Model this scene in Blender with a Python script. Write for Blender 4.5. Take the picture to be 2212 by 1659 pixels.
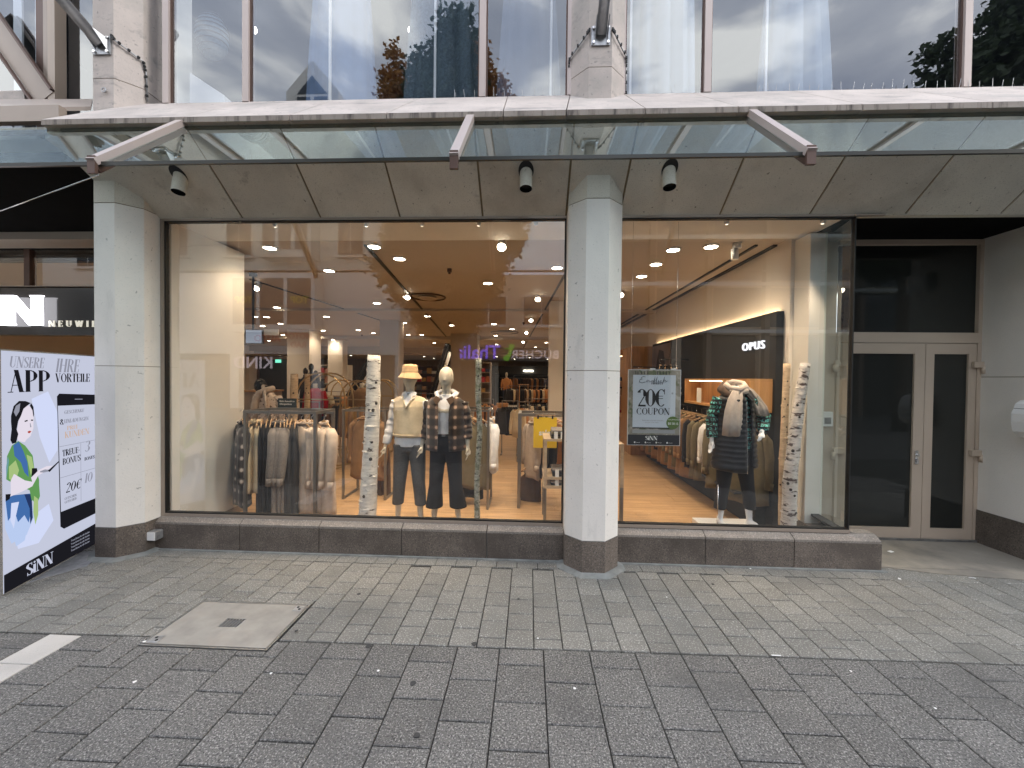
import bpy, bmesh, math, random
from mathutils import Vector, Matrix, noise as mnoise
random.seed(7)
for o in list(bpy.data.objects): bpy.data.objects.remove(o)
S=bpy.context.scene; COL=S.collection; PI=math.pi
sin,cos,rad=math.sin,math.cos,math.radians

# ---------------- camera ----------------
cd=bpy.data.cameras.new('camera'); cam=bpy.data.objects.new('camera',cd); COL.objects.link(cam)
R=(0.998990,0.043648,0.010699); U=(-0.011359,0.014919,0.999824); F=(-0.043481,0.998936,-0.015399)
cam.matrix_world=Matrix(((R[0],U[0],-F[0],0),(R[1],U[1],-F[1],0),(R[2],U[2],-F[2],1.83),(0,0,0,1)))
cd.sensor_width=36; cd.lens=856.0/2212*36; cd.clip_end=2000; cd.clip_start=.05
S.camera=cam
S.render.resolution_x=1024; S.render.resolution_y=768

# ---------------- sky, sun, exposure ----------------
SUN_EL,SUN_ROT=rad(27),rad(108)
W=bpy.data.worlds.new("World"); S.world=W; W.use_nodes=True
nt=W.node_tree; nt.nodes.clear()
sky=nt.nodes.new('ShaderNodeTexSky'); sky.sky_type='NISHITA'; sky.sun_disc=False
sky.sun_elevation=SUN_EL; sky.sun_rotation=SUN_ROT; sky.dust_density=3.0; sky.air_density=1.2
tc=nt.nodes.new('ShaderNodeTexCoord'); mp=nt.nodes.new('ShaderNodeMapping'); mp.inputs['Scale'].default_value=(1,1,2.4); mp.inputs['Location'].default_value=(0.6,2.2,.5)
n1=nt.nodes.new('ShaderNodeTexNoise'); n1.inputs['Scale'].default_value=2.9; n1.inputs['Detail'].default_value=7; n1.inputs['Roughness'].default_value=.52; n1.inputs['Distortion'].default_value=.3
nt.links.new(tc.outputs['Generated'],mp.inputs[0]); nt.links.new(mp.outputs[0],n1.inputs['Vector'])
cr=nt.nodes.new('ShaderNodeValToRGB'); e=cr.color_ramp.elements
e[0].position=.34; e[0].color=(4.9,5.6,7.6,1); e[1].position=.63; e[1].color=(20,20,20,1)
m1=e=cr.color_ramp.elements.new(.52); m1.color=(8.6,9.2,10.8,1)
nt.links.new(n1.outputs['Fac'],cr.inputs[0])
mx=nt.nodes.new('ShaderNodeMix'); mx.data_type='RGBA'; mx.inputs['Factor'].default_value=.82
bg=nt.nodes.new('ShaderNodeBackground'); bg.inputs['Strength'].default_value=.13
wo=nt.nodes.new('ShaderNodeOutputWorld')
nt.links.new(sky.outputs[0],mx.inputs['A']); nt.links.new(cr.outputs[0],mx.inputs['B'])
nt.links.new(mx.outputs['Result'],bg.inputs[0]); nt.links.new(bg.outputs[0],wo.inputs[0])
sl=bpy.data.lights.new('sun','SUN'); sl.energy=.9; sl.angle=rad(16); sl.color=(1,.97,.92)
sun=bpy.data.objects.new('sun',sl); COL.objects.link(sun)
az=SUN_ROT
sd=Vector((sin(az)*cos(SUN_EL),cos(az)*cos(SUN_EL),sin(SUN_EL)))
sun.rotation_euler=sd.to_track_quat('Z','Y').to_euler(); sun.location=(0,-5,20)
vs=S.view_settings; vs.view_transform='Standard'; vs.look='None'; vs.exposure=0.95; vs.gamma=1; vs.use_curve_mapping=False
S.render.engine='CYCLES'
cy=S.cycles; cy.max_bounces=10; cy.transparent_max_bounces=24; cy.diffuse_bounces=4; cy.glossy_bounces=5; cy.sample_clamp_indirect=8
cy.caustics_reflective=False; cy.caustics_refractive=False

# ---------------- materials ----------------
MATS={}
def new_mat(name):
    m=bpy.data.materials.new(name); m.use_nodes=True; m.node_tree.nodes.clear(); MATS[name]=m
    return m,m.node_tree
def N(nt,t,**kw):
    n=nt.nodes.new('ShaderNode'+t)
    for k,v in kw.items():
        if k in n.inputs: n.inputs[k].default_value=v
        else: setattr(n,k,v)
    return n
def coords(nt,kind,scale=(1,1,1),rot=(0,0,0)):
    if kind=='pos': out=N(nt,'NewGeometry').outputs['Position']
    else: out=N(nt,'TexCoord').outputs['Object']
    if scale!=(1,1,1) or rot!=(0,0,0):
        mp=N(nt,'Mapping'); mp.inputs['Scale'].default_value=scale; mp.inputs['Rotation'].default_value=rot
        nt.links.new(out,mp.inputs[0]); out=mp.outputs[0]
    return out
def ramp(nt,src,stops):
    r=N(nt,'ValToRGB'); el=r.color_ramp.elements
    while len(el)<len(stops): el.new(.5)
    for e,(p,c) in zip(el,stops):
        e.position=p; e.color=(c,c,c,1) if isinstance(c,(int,float)) else (*c,1)
    nt.links.new(src,r.inputs[0]); return r.outputs[0]
def mixc(nt,a,b,f,mode='MIX'):
    m=N(nt,'Mix',data_type='RGBA',blend_type=mode)
    for k,v in (('A',a),('B',b),('Factor',f)):
        if isinstance(v,(int,float)): m.inputs[k].default_value=v
        elif isinstance(v,tuple): m.inputs[k].default_value=(*v,1) if len(v)==3 else v
        else: nt.links.new(v,m.inputs[k])
    return m.outputs['Result']
def noise(nt,co,scale,detail=3,rough=.55,w=None,dist=0):
    n=N(nt,'TexNoise',Scale=scale,Detail=detail,Roughness=rough,Distortion=dist)
    nt.links.new(co,n.inputs['Vector'])
    if w is not None:
        n.noise_dimensions='4D'; nt.links.new(w,n.inputs['W'])
    return n.outputs['Fac']
def pmat(name,col,rough=.6,metal=0.,var=.15,scale=4.,specks=(),bump=0.,bscale=60.,objvar=0.,spec=.4,kind='pos',stretch=(1,1,1),objcol=False,stains=None,sheen=0.,coat=0.,streak=None,bdist=.004,emit=None):
    m,nt=new_mat(name)
    co=coords(nt,kind,stretch); b=N(nt,'BsdfPrincipled'); o=N(nt,'OutputMaterial'); nt.links.new(b.outputs[0],o.inputs[0])
    b.inputs['Roughness'].default_value=rough; b.inputs['Metallic'].default_value=metal; b.inputs['Specular IOR Level'].default_value=spec
    if sheen: b.inputs['Sheen Weight'].default_value=sheen
    if coat: b.inputs['Coat Weight'].default_value=coat
    oi=N(nt,'ObjectInfo')
    base=oi.outputs['Color'] if objcol else None
    c=base if objcol else tuple(col)
    if var:
        f=noise(nt,co,scale,4); v=ramp(nt,f,[(.3,1-var),(.7,1+var*.6)])
        c=mixc(nt,c,v,1.0,'MULTIPLY')
    for (sc,th,scol,amt) in specks:
        f=noise(nt,co,sc,2,.6); fm=ramp(nt,f,[(th,0.),(min(th+.06,1),amt)]) if amt>0 else ramp(nt,f,[(th-.06,-amt),(th,0.)])
        c=mixc(nt,c,scol,fm)
    if stains:
        for (sc,th,scol,amt,st) in stains:
            f=noise(nt,coords(nt,kind,st),sc,5,.65); fm=ramp(nt,f,[(th,0.),(min(th+.16,1),amt)]); c=mixc(nt,c,scol,fm)
    if objvar:
        v=ramp(nt,oi.outputs['Random'],[(0,1-objvar),(1,1+objvar)]); c=mixc(nt,c,v,1.0,'MULTIPLY')
    if isinstance(c,tuple): b.inputs['Base Color'].default_value=(*c,1)
    else: nt.links.new(c,b.inputs['Base Color'])
    if bump:
        bn=N(nt,'Bump',Strength=bump,Distance=bdist); nt.links.new(noise(nt,co,bscale,3),bn.inputs['Height']); nt.links.new(bn.outputs[0],b.inputs['Normal'])
    if emit: b.inputs['Emission Color'].default_value=(*emit[0],1); b.inputs['Emission Strength'].default_value=emit[1]
    return m
def emat(name,col,strength):
    m,nt=new_mat(name); e=N(nt,'Emission',Strength=strength); e.inputs[0].default_value=(*col,1)
    o=N(nt,'OutputMaterial'); nt.links.new(e.outputs[0],o.inputs[0]); return m
def glassmat(name,tint=(.97,.985,.98),ior=1.8,wav=0.,gc=(.98,1,.995)):
    m,nt=new_mat(name); t=N(nt,'BsdfTransparent'); t.inputs[0].default_value=(*tint,1)
    g=N(nt,'BsdfGlossy',Roughness=0.0); g.inputs[0].default_value=(*gc,1)
    f=N(nt,'Fresnel',IOR=ior); ge=N(nt,'NewGeometry'); s=N(nt,'Math',operation='SUBTRACT'); s.inputs[0].default_value=1
    nt.links.new(ge.outputs['Backfacing'],s.inputs[1]); mu=N(nt,'Math',operation='MULTIPLY')
    nt.links.new(f.outputs[0],mu.inputs[0]); nt.links.new(s.outputs[0],mu.inputs[1])
    t2=mixc(nt,tint,(1.,1.,1.),ge.outputs['Backfacing']); nt.links.new(t2,t.inputs[0])
    if wav:
        bn=N(nt,'Bump',Strength=wav,Distance=.02); nt.links.new(noise(nt,coords(nt,'pos'),1.3,1),bn.inputs['Height'])
        nt.links.new(bn.outputs[0],g.inputs['Normal'])
    mx=N(nt,'MixShader'); nt.links.new(mu.outputs[0],mx.inputs[0]); nt.links.new(t.outputs[0],mx.inputs[1]); nt.links.new(g.outputs[0],mx.inputs[2])
    o=N(nt,'OutputMaterial'); nt.links.new(mx.outputs[0],o.inputs[0]); return m

# ---------------- mesh building ----------------
class MB:
    def __init__(s): s.v=[]; s.f=[]; s.sm=[]
    def add(s,vs,fs,smooth=False):
        n=len(s.v); s.v+= [tuple(v) for v in vs]; s.f+=[tuple(i+n for i in f) for f in fs]; s.sm+=[smooth]*len(fs); return s
    def box(s,x0,x1,y0,y1,z0,z1,rz=0,c=None,bev=0):
        if bev:
            b=bev; pr=[]
            for z,i in ((z0,b),(z0+b,0),(z1-b,0),(z1,b)):
                pr.append([(x0+i,y0+i,z),(x1-i,y0+i,z),(x1-i,y1-i,z),(x0+i,y1-i,z)])
            vs=[p for r in pr for p in r]
            fs=[(3,2,1,0),(12,13,14,15)]+[(4*r+k,4*r+(k+1)%4,4*r+4+(k+1)%4,4*r+4+k) for r in range(3) for k in range(4)]
        else:
            vs=[(x0,y0,z0),(x1,y0,z0),(x1,y1,z0),(x0,y1,z0),(x0,y0,z1),(x1,y0,z1),(x1,y1,z1),(x0,y1,z1)]
            fs=[(3,2,1,0),(4,5,6,7),(0,1,5,4),(1,2,6,5),(2,3,7,6),(3,0,4,7)]
        if rz:
            cx,cy=c or ((x0+x1)/2,(y0+y1)/2); C,Sn=cos(rz),sin(rz)
            vs=[(cx+(x-cx)*C-(y-cy)*Sn,cy+(x-cx)*Sn+(y-cy)*C,z) for x,y,z in vs]
        return s.add(vs,fs)
    def prism(s,poly,d):
        "closed prism: 3D polygon extruded by vector d"
        n=len(poly); P=[Vector(p) for p in poly]; d=Vector(d)
        nn=Vector((0,0,0))
        for i in range(n): nn+= P[i].cross(P[(i+1)%n])
        if nn.dot(d)>0: P=P[::-1]
        vs=P+[p+d for p in P]
        fs=[tuple(range(n)),tuple(range(2*n-1,n-1,-1))]+[(i,n+i,n+(i+1)%n,(i+1)%n) for i in range(n)]
        return s.add(vs,fs)
    def bar(s,a,b,w,h,up=(0,0,1)):
        a=Vector(a); b=Vector(b); d=(b-a).normalized(); u=Vector(up)
        x=d.cross(u)
        if x.length<1e-4: x=d.cross(Vector((0,1,0)))
        x.normalize(); y=x.cross(d).normalized(); x*=w/2; y*=h/2
        return s.prism([a-x-y,a+x-y,a+x+y,a-x+y],b-a)
    def tube(s,pts,r,n=8,cap=True,closed=False,smooth=True):
        P=[Vector(p) for p in pts]; R=r if isinstance(r,list) else [r]*len(P)
        vs=[];prev=None
        for i,p in enumerate(P):
            if closed: t=P[(i+1)%len(P)]-P[i-1]
            else: t=P[min(i+1,len(P)-1)]-P[max(i-1,0)]
            t.normalize()
            if prev is None:
                x=t.cross(Vector((0,0,1)))
                if x.length<.05: x=t.cross(Vector((0,1,0)))
            else: x=prev-t*prev.dot(t)
            x.normalize(); prev=x; y=t.cross(x)
            rr=R[i]; rx,ry=rr if isinstance(rr,tuple) else (rr,rr)
            vs+=[p+x*(rx*cos(2*PI*k/n))+y*(ry*sin(2*PI*k/n)) for k in range(n)]
        fs=[]; m=len(P)
        for i in range(m if closed else m-1):
            j=(i+1)%m
            fs+=[(i*n+k,i*n+(k+1)%n,j*n+(k+1)%n,j*n+k) for k in range(n)]
        if cap and not closed: fs+=[tuple(range(n-1,-1,-1)),tuple((m-1)*n+k for k in range(n))]
        return s.add(vs,fs,smooth)
    def loft(s,rings,cap=True,smooth=True,closed=True):
        n=len(rings[0]); vs=[p for r in rings for p in r]; fs=[]
        for i in range(len(rings)-1):
            for k in range(n if closed else n-1):
                fs.append((i*n+k,i*n+(k+1)%n,(i+1)*n+(k+1)%n,(i+1)*n+k))
        if cap and closed: fs+=[tuple(range(n-1,-1,-1)),tuple((len(rings)-1)*n+k for k in range(n))]
        return s.add(vs,fs,smooth)
    def ell(s,c,r,n=12,m=8,smooth=True):
        rings=[[ (c[0]+r[0]*max(sin(PI*i/m),.02)*cos(2*PI*k/n),c[1]+r[1]*max(sin(PI*i/m),.02)*sin(2*PI*k/n),c[2]-r[2]*cos(PI*i/m)) for k in range(n)] for i in range(m+1)]
        return s.loft(rings,smooth=smooth)
    def cyl(s,c,r,h,n=16,axis=(0,0,1),r2=None):
        a=Vector(c); b=a+Vector(axis).normalized()*h
        P=[a,b]; r2=r if r2 is None else r2
        t=Vector(axis).normalized(); x=t.cross(Vector((0,0,1)))
        if x.length<.05: x=t.cross(Vector((0,1,0)))
        x.normalize(); y=t.cross(x); vs=[]
        for p,q in ((a,r),(b,r2)): vs+=[p+x*(q*cos(2*PI*k/n))+y*(q*sin(2*PI*k/n)) for k in range(n)]
        s.add(vs,[tuple(range(n-1,-1,-1)),tuple(range(n,2*n))]); n0=len(s.v)-2*n
        s.f+=[tuple(n0+i for i in (k,(k+1)%n,n+(k+1)%n,n+k)) for k in range(n)]; s.sm+=[True]*n
        return s
    def obj(s,name,mat,parent=None,off=None,loc=None):
        o0=Vector(off) if off is not None else (Vector(LOC[parent.name]) if parent is not None and parent.name in LOC else Vector((0,0,0)))
        me=bpy.data.meshes.new(name); me.from_pydata([tuple(Vector(v)-o0) for v in s.v],[],s.f)
        me.polygons.foreach_set('use_smooth',s.sm); 
        me.materials.append(MATS[mat] if isinstance(mat,str) else mat); me.update()
        o=bpy.data.objects.new(name,me); COL.objects.link(o)
        if parent is not None:
            o.parent=parent
            LOC[o.name]=tuple(o0)
        if loc is not None: o.location=loc
        return o
LOC={}
def thing(name,label,cat,loc=(0,0,0),rz=0,group=None,kind=None):
    o=bpy.data.objects.new(name,None); COL.objects.link(o); o.location=loc; o.rotation_euler=(0,0,rz); o.empty_display_size=.1
    if label: o['label']=label
    if cat: o['category']=cat
    if group: o['group']=group
    if kind: o['kind']=kind
    return o
def wthing(name,label,cat,loc=(0,0,0),group=None,kind=None):
    "thing whose part meshes are authored in world coordinates"
    o=thing(name,label,cat,loc,0,group,kind); LOC[o.name]=tuple(loc); return o
def tag(o,label,cat,group=None):
    o['label']=label; o['category']=cat
    if group: o['group']=group
    return o
def struct(o): o['kind']='structure'; return o
def dup(root,loc=None,rz=None,label=None,group=None,color=None):
    def rec(o,par):
        c=o.copy(); COL.objects.link(c); c.parent=par
        for ch in CH.get(o.name,[]): rec(ch,c)
        return c
    CH={}
    for o in bpy.data.objects:
        if o.parent: CH.setdefault(o.parent.name,[]).append(o)
    r=rec(root,root.parent)
    if loc is not None: r.location=loc
    if rz is not None: r.rotation_euler[2]=rz
    if label: r['label']=label
    if group: r['group']=group
    return r
def remesh(o,vox,smooth=2,it=4):
    m=o.modifiers.new('remesh','REMESH'); m.mode='VOXEL'; m.voxel_size=vox; m.use_smooth_shade=True
    if smooth: k=o.modifiers.new('smooth','SMOOTH'); k.factor=.6; k.iterations=it
    return o
def bake(o):
    "apply the modifiers of o"
    dg=bpy.context.evaluated_depsgraph_get(); dg.update(); me=bpy.data.meshes.new_from_object(o.evaluated_get(dg))
    old=o.data; o.modifiers.clear(); o.data=me; me.name=old.name; return o

# ---- lettering ----
def sans(name,body,size,mat,mtx,parent=None,ext=.002,squeeze=1.0,spacing=1.0,align='LEFT',shear=0.,off=0.):
    cu=bpy.data.curves.new(name,'FONT'); cu.body=body; cu.size=size; cu.extrude=ext; cu.space_character=spacing; cu.align_x=align; cu.shear=shear; cu.resolution_u=3; cu.offset=off
    t=bpy.data.objects.new('tmp',cu); me=bpy.data.meshes.new_from_object(t); bpy.data.objects.remove(t); bpy.data.curves.remove(cu)
    o0=Vector(LOC[parent.name]) if parent is not None and parent.name in LOC else Vector((0,0,0))
    for v in me.vertices:
        p=mtx@Vector((v.co.x*squeeze,v.co.y,v.co.z)); v.co=p-o0
    me.materials.clear(); me.materials.append(MATS[mat]); me.name=name
    o=bpy.data.objects.new(name,me); COL.objects.link(o)
    if parent is not None: o.parent=parent
    return o
def frame(origin,u,v=(0,0,1)):
    "matrix: local x along u, y along v, z = outward normal"
    u=Vector(u).normalized(); v=Vector(v).normalized(); n=u.cross(v)
    m=Matrix((u,v,n)).transposed().to_4x4(); m.translation=Vector(origin); return m
TH,HN=.19,.035
def _st(*a): return ('L',)+a
GL={
'I':(.34,[_st(.17,0,.17,1,TH)],[(.17,0),(.17,1)]),
'i':(.30,[_st(.15,0,.15,.72,TH),('D',.15,.9,.09)],[(.15,0)]),
'N':(.90,[_st(.14,0,.14,1,HN),_st(.16,1,.72,0,TH),_st(.76,0,.76,1,HN)],[(.14,0),(.14,1),(.76,1)]),
'E':(.66,[_st(.17,0,.17,1,TH),('H',.17,.58,.98),('H',.17,.58,.02),('H',.17,.48,.52),('V',.58,.98,.76),('V',.58,.02,.26),('V',.48,.42,.62)],[(.17,0),(.17,1)]),
'L':(.60,[_st(.17,0,.17,1,TH),('H',.17,.54,.02),('V',.54,.02,.3)],[(.17,0),(.17,1)]),
'H':(.86,[_st(.17,0,.17,1,TH),_st(.69,0,.69,1,TH),('H',.17,.69,.52)],[(.17,0),(.17,1),(.69,0),(.69,1)]),
'A':(.82,[_st(.40,1,.14,0,HN),_st(.40,1,.66,0,TH),('H',.24,.56,.32)],[(.12,0),(.68,0)]),
'V':(.80,[_st(.14,1,.40,0,TH),_st(.42,0,.66,1,HN)],[(.14,1),(.66,1)]),
'W':(1.14,[_st(.12,1,.34,0,TH),_st(.36,0,.56,1,HN),_st(.56,1,.78,0,TH),_st(.80,0,1.0,1,HN)],[(.12,1),(.56,1),(1.0,1)]),
'T':(.72,[_st(.36,0,.36,1,TH),('H',.06,.66,.98),('V',.06,.98,.72),('V',.66,.98,.72)],[(.36,0)]),
'U':(.84,[_st(.17,.3,.17,1,TH),('A',.42,.3,.25,.3,180,360,1),_st(.67,.3,.67,1,HN)],[(.17,1),(.67,1)]),
'P':(.70,[_st(.17,0,.17,1,TH),('A',.34,.74,.24,.25,-90,90,0),('H',.17,.36,.98),('H',.17,.36,.49)],[(.17,0),(.17,1)]),
'R':(.80,[_st(.17,0,.17,1,TH),('A',.34,.75,.24,.24,-90,90,0),('H',.17,.36,.98),('H',.17,.36,.51),_st(.40,.5,.66,0,TH)],[(.17,0),(.17,1),(.68,0)]),
'B':(.74,[_st(.17,0,.17,1,TH),('A',.34,.76,.21,.23,-90,90,0),('A',.34,.27,.26,.26,-90,90,0),('H',.17,.36,.98),('H',.17,.36,.52),('H',.17,.36,.02)],[(.17,0),(.17,1)]),
'D':(.84,[_st(.17,0,.17,1,TH),('A',.34,.5,.36,.49,-90,90,0),('H',.17,.36,.98),('H',.17,.36,.02)],[(.17,0),(.17,1)]),
'O':(.88,[('A',.44,.5,.33,.5,0,360,0)],[]),
'0':(.70,[('A',.35,.5,.25,.5,0,360,0)],[]),
'3':(.60,[('A',.28,.76,.2,.24,-90,150,0),('A',.28,.27,.23,.27,-150,90,0)],[]),
'1':(.40,[_st(.2,0,.2,1,TH)],[(.2,0)]),
'C':(.82,[('A',.45,.5,.34,.5,50,310,0),('V',.68,.7,1.0),('V',.68,.0,.25)],[]),
'G':(.88,[('A',.45,.5,.34,.5,50,310,0),('V',.68,.7,1.0),_st(.68,.05,.68,.42,TH)],[(.68,.42)]),
'K':(.82,[_st(.17,0,.17,1,TH),_st(.66,1,.22,.42,HN),_st(.34,.56,.66,0,TH)],[(.17,0),(.17,1),(.66,1),(.68,0)]),
'S':(.66,[('A',.32,.75,.22,.24,40,250,0),('A',.34,.25,.22,.25,-140,70,0),_st(.16,.66,.52,.34,TH),('V',.53,.74,1.0),('V',.12,0,.26)],[]),
'2':(.68,[('A',.32,.72,.22,.28,-30,165,0),_st(.50,.6,.1,.04,HN*2.2),('B',.08,.60,0,.10)],[]),
'€':(.80,[('A',.50,.5,.30,.5,50,310,0),('H',.06,.62,.6),('H',.06,.62,.46),('V',.72,.7,1.0)],[]),
'-':(.34,[('B',.06,.28,.36,.46)],[]),
'&':(.84,[('A',.34,.77,.16,.22,0,360,0),('A',.34,.27,.27,.27,60,330,0),_st(.2,.7,.72,.02,TH)],[]),
}
def didone(name,text,hgt,mat,mtx,parent=None,ext=.002,squeeze=1.,track=.0,slant=0.,thick=1.,align='LEFT',bold_n=False):
    mb=MB(); x=0; 
    tot=sum((GL[c][0] if c in GL else .4)+track for c in text)
    x=-tot if align=='RIGHT' else (-tot/2 if align=='CENTER' else 0)
    cnt=[0]
    def put(poly):
        P=[]; cnt[0]+=1
        for (a,b) in poly: P.append(mtx@Vector(((a+slant*b)*hgt*squeeze,b*hgt,0)))
        nrm=(mtx.to_3x3()@Vector((0,0,1))).normalized()*(ext+.00025*(cnt[0]%9))
        mb.prism(P,nrm)
    for c in text:
        if c not in GL: x+=.4+track; continue
        adv,st,se=GL[c]
        for s_ in st:
            k=s_[0]
            if k=='L':
                _,x0,y0,x1,y1,w=s_
                w=w*thick if w==TH else (w if not bold_n else TH*thick*.9)
                put([(x+x0-w/2,y0),(x+x0+w/2,y0),(x+x1+w/2,y1),(x+x1-w/2,y1)])
            elif k=='H': put([(x+s_[1],s_[3]-HN/2),(x+s_[2],s_[3]-HN/2),(x+s_[2],s_[3]+HN/2),(x+s_[1],s_[3]+HN/2)])
            elif k=='V': a,b=sorted(s_[2:4]); put([(x+s_[1]-HN*.7,a),(x+s_[1]+HN*.7,a),(x+s_[1]+HN*.7,b),(x+s_[1]-HN*.7,b)])
            elif k=='B': put([(x+s_[1],s_[3]),(x+s_[2],s_[3]),(x+s_[2],s_[4]),(x+s_[1],s_[4])])
            elif k=='D': put([(x+s_[1]+s_[3]*cos(2*PI*q/8),s_[2]+s_[3]*sin(2*PI*q/8)) for q in range(8)])
            elif k=='A':
                _,cx,cyy,rx,ry,a0,a1,lite=s_
                nseg=max(5,int(abs(a1-a0)/24)); pts=[]
                for q in range(nseg+1):
                    a=rad(a0+(a1-a0)*q/nseg); w=HN+(TH*thick-HN)*abs(cos(a))**1.5
                    if lite: w=HN+(TH*thick-HN)*max(0,-cos(a))
                    pts.append(((x+cx+(rx+w*0-.0)*cos(a)+w/2*cos(a)*0+ (w/2)*cos(a),cyy+(ry+0)*sin(a)*(1)),(x+cx+rx*cos(a)-(w/2)*cos(a),cyy+(ry-HN*1.2)*sin(a))))
                for q in range(nseg): put([pts[q][0],pts[q+1][0],pts[q+1][1],pts[q][1]])
        for (sx,sy) in se:
            yy=sy*(1-HN); put([(x+sx-.13,yy),(x+sx+.13,yy),(x+sx+.13,yy+HN),(x+sx-.13,yy+HN)])
        x+=adv+track
    return mb.obj(name,mat,parent)
# ---------------- material palette ----------------
pmat('paver_big',(.135,.132,.124),.75,var=.12,scale=3,specks=[(105,.55,(.36,.35,.33),.85),(90,.555,(.04,.04,.04),.9),(60,.62,(.07,.07,.07),.6)],bump=.5,bscale=170,objvar=.10,stains=[(1.3,.50,(.085,.083,.08),.5,(1,1,1)),(5,.66,(.06,.058,.055),.5,(1,1,1))])
pmat('paver_small',(.195,.190,.172),.7,var=.12,scale=3,specks=[(95,.57,(.46,.455,.42),.85),(110,.59,(.12,.12,.11),.7)],bump=.5,bscale=170,objvar=.10,stains=[(1.2,.5,(.12,.12,.112),.5,(1,1,1)),(6,.66,(.09,.088,.08),.5,(1,1,1))])
pmat('paver_white',(.50,.48,.45),.7,var=.1,specks=[(150,.62,(.2,.2,.19),.5)],bump=.4,bscale=170,objvar=.05)
pmat('grout',(.028,.027,.025),.95,var=.3,scale=20)
pmat('asphalt',(.06,.06,.06),.9,var=.2,scale=2,bump=.3)
pmat('mortar',(.24,.25,.24),.9,var=.3,scale=8,bump=.5,bscale=80)
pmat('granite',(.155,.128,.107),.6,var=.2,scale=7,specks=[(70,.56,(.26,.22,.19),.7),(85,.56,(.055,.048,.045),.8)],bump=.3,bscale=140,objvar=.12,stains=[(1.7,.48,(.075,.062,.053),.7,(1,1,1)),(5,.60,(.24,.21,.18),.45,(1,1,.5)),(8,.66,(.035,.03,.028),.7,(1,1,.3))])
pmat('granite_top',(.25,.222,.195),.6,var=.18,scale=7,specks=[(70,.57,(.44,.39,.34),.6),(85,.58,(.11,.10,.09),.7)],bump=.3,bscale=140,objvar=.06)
pmat('plaster',(.84,.80,.745),.7,var=.05,scale=2.5,specks=[(20,.685,(.34,.32,.29),.75),(60,.62,(.62,.61,.58),.45)],bump=.45,bscale=55,stains=[(.9,.55,(.58,.57,.54),.5,(1,1,.35)),(6,.62,(.50,.485,.45),.45,(1,1,.3)),(14,.70,(.22,.20,.18),.6,(1,1,.25))],bdist=.003)
pmat('wall_render',(.74,.71,.66),.8,var=.06,scale=2,specks=[(80,.62,(.52,.51,.48),.4)],bump=.5,bscale=90,stains=[(1.0,.60,(.48,.47,.45),.45,(1,1,1))],bdist=.004)
pmat('limestone',(.55,.49,.445),.75,var=.16,scale=3,specks=[(24,.66,(.27,.25,.23),.75),(50,.60,(.44,.41,.38),.6)],bump=.35,bscale=60,objvar=.03,stains=[(7,.56,(.22,.21,.20),.75,(.3,1,1)),(2,.52,(.38,.36,.33),.6,(1,1,1)),(18,.62,(.16,.15,.14),.6,(.5,1,1))])
pmat('limestone_edge',(.33,.29,.25),.8,var=.2,scale=3,bump=.4,bscale=60,stains=[(14,.5,(.05,.042,.038),.85,(1,.2,.12))])
pmat('soffit',(.68,.645,.56),.85,var=.12,scale=2.2,specks=[(26,.69,(.14,.125,.10),.85),(110,.58,(.40,.37,.31),.5)],bump=.6,bscale=80,objvar=.07,stains=[(1.2,.55,(.40,.365,.30),.55,(1,1,1)),(4.5,.64,(.17,.15,.125),.65,(1,1,1))])
pmat('joint_brown',(.24,.185,.11),.9,var=.2)
pmat('black_soffit',(.010,.010,.010),.9,var=.2,spec=.05)
pmat('bronze',(.36,.30,.25),.42,metal=.25,var=.06,scale=3)
pmat('bronze_pink',(.50,.425,.39),.4,metal=.2,var=.05,scale=3)
pmat('bronze_dark',(.12,.075,.06),.45,metal=.3,var=.1)
pmat('door_paint',(.52,.425,.335),.45,var=.05,scale=2)
pmat('gasket',(.012,.012,.012),.5,var=0)
pmat('black_gloss',(.012,.012,.013),.12,var=0,spec=.5)
pmat('dark_glass',(.022,.024,.022),.03,var=.0,spec=.5)
pmat('steel',(.36,.37,.38),.38,metal=.9,var=.2,scale=14,stains=[(9,.55,(.55,.55,.56),.5,(1,1,1))])
pmat('galvanized',(.42,.43,.44),.45,metal=.7,var=.25,scale=22)
pmat('chrome',(.7,.7,.7),.15,metal=1,var=0)
pmat('rack_metal',(.27,.255,.235),.35,metal=.8,var=.05)
pmat('brass',(.50,.36,.18),.28,metal=.9,var=.05)
pmat('white_paint',(.80,.80,.79),.5,var=.02)
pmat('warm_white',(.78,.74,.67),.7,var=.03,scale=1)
pmat('ceiling_paint',(.47,.41,.34),.8,var=.02,scale=.6)  # pale ceiling darkened: its dim light is put into the colour
pmat('cream',(.74,.72,.66),.8,var=.05,scale=2)
pmat('wood',(.50,.27,.11),.42,var=.25,scale=1.6,stretch=(9,9,.9),objvar=.12)
pmat('wood_floor',(.52,.335,.175),.38,var=.30,scale=1.3,stretch=(1.1,22,1),objvar=.09,specks=[(3.2,.56,(.36,.215,.10),.45)],spec=.35)
pmat('grey_oak',(.33,.27,.22),.6,var=.2,scale=2,stretch=(8,8,1))
pmat('concrete_floor',(.30,.27,.225),.85,var=.15,scale=2,specks=[(150,.6,(.2,.19,.17),.5)],bump=.3,bscale=150,stains=[(1.3,.50,(.16,.15,.135),.75,(1,1,1)),(9,.66,(.05,.045,.04),.85,(1,1,1)),(3,.6,(.40,.37,.32),.5,(1,1,1))])
pmat('steel_plate',(.33,.315,.285),.6,metal=.1,var=.2,scale=6,bump=.15,bscale=40,stains=[(2.5,.55,(.33,.29,.25),.5,(1,1,1)),(1.4,.62,(.60,.56,.52),.6,(1,1,1))])
pmat('dark_hole',(.01,.01,.01),.9,var=0)
pmat('black_panel',(.022,.024,.026),.7,var=.1)
pmat('gum',(.05,.05,.05),.8,var=.1)
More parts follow.
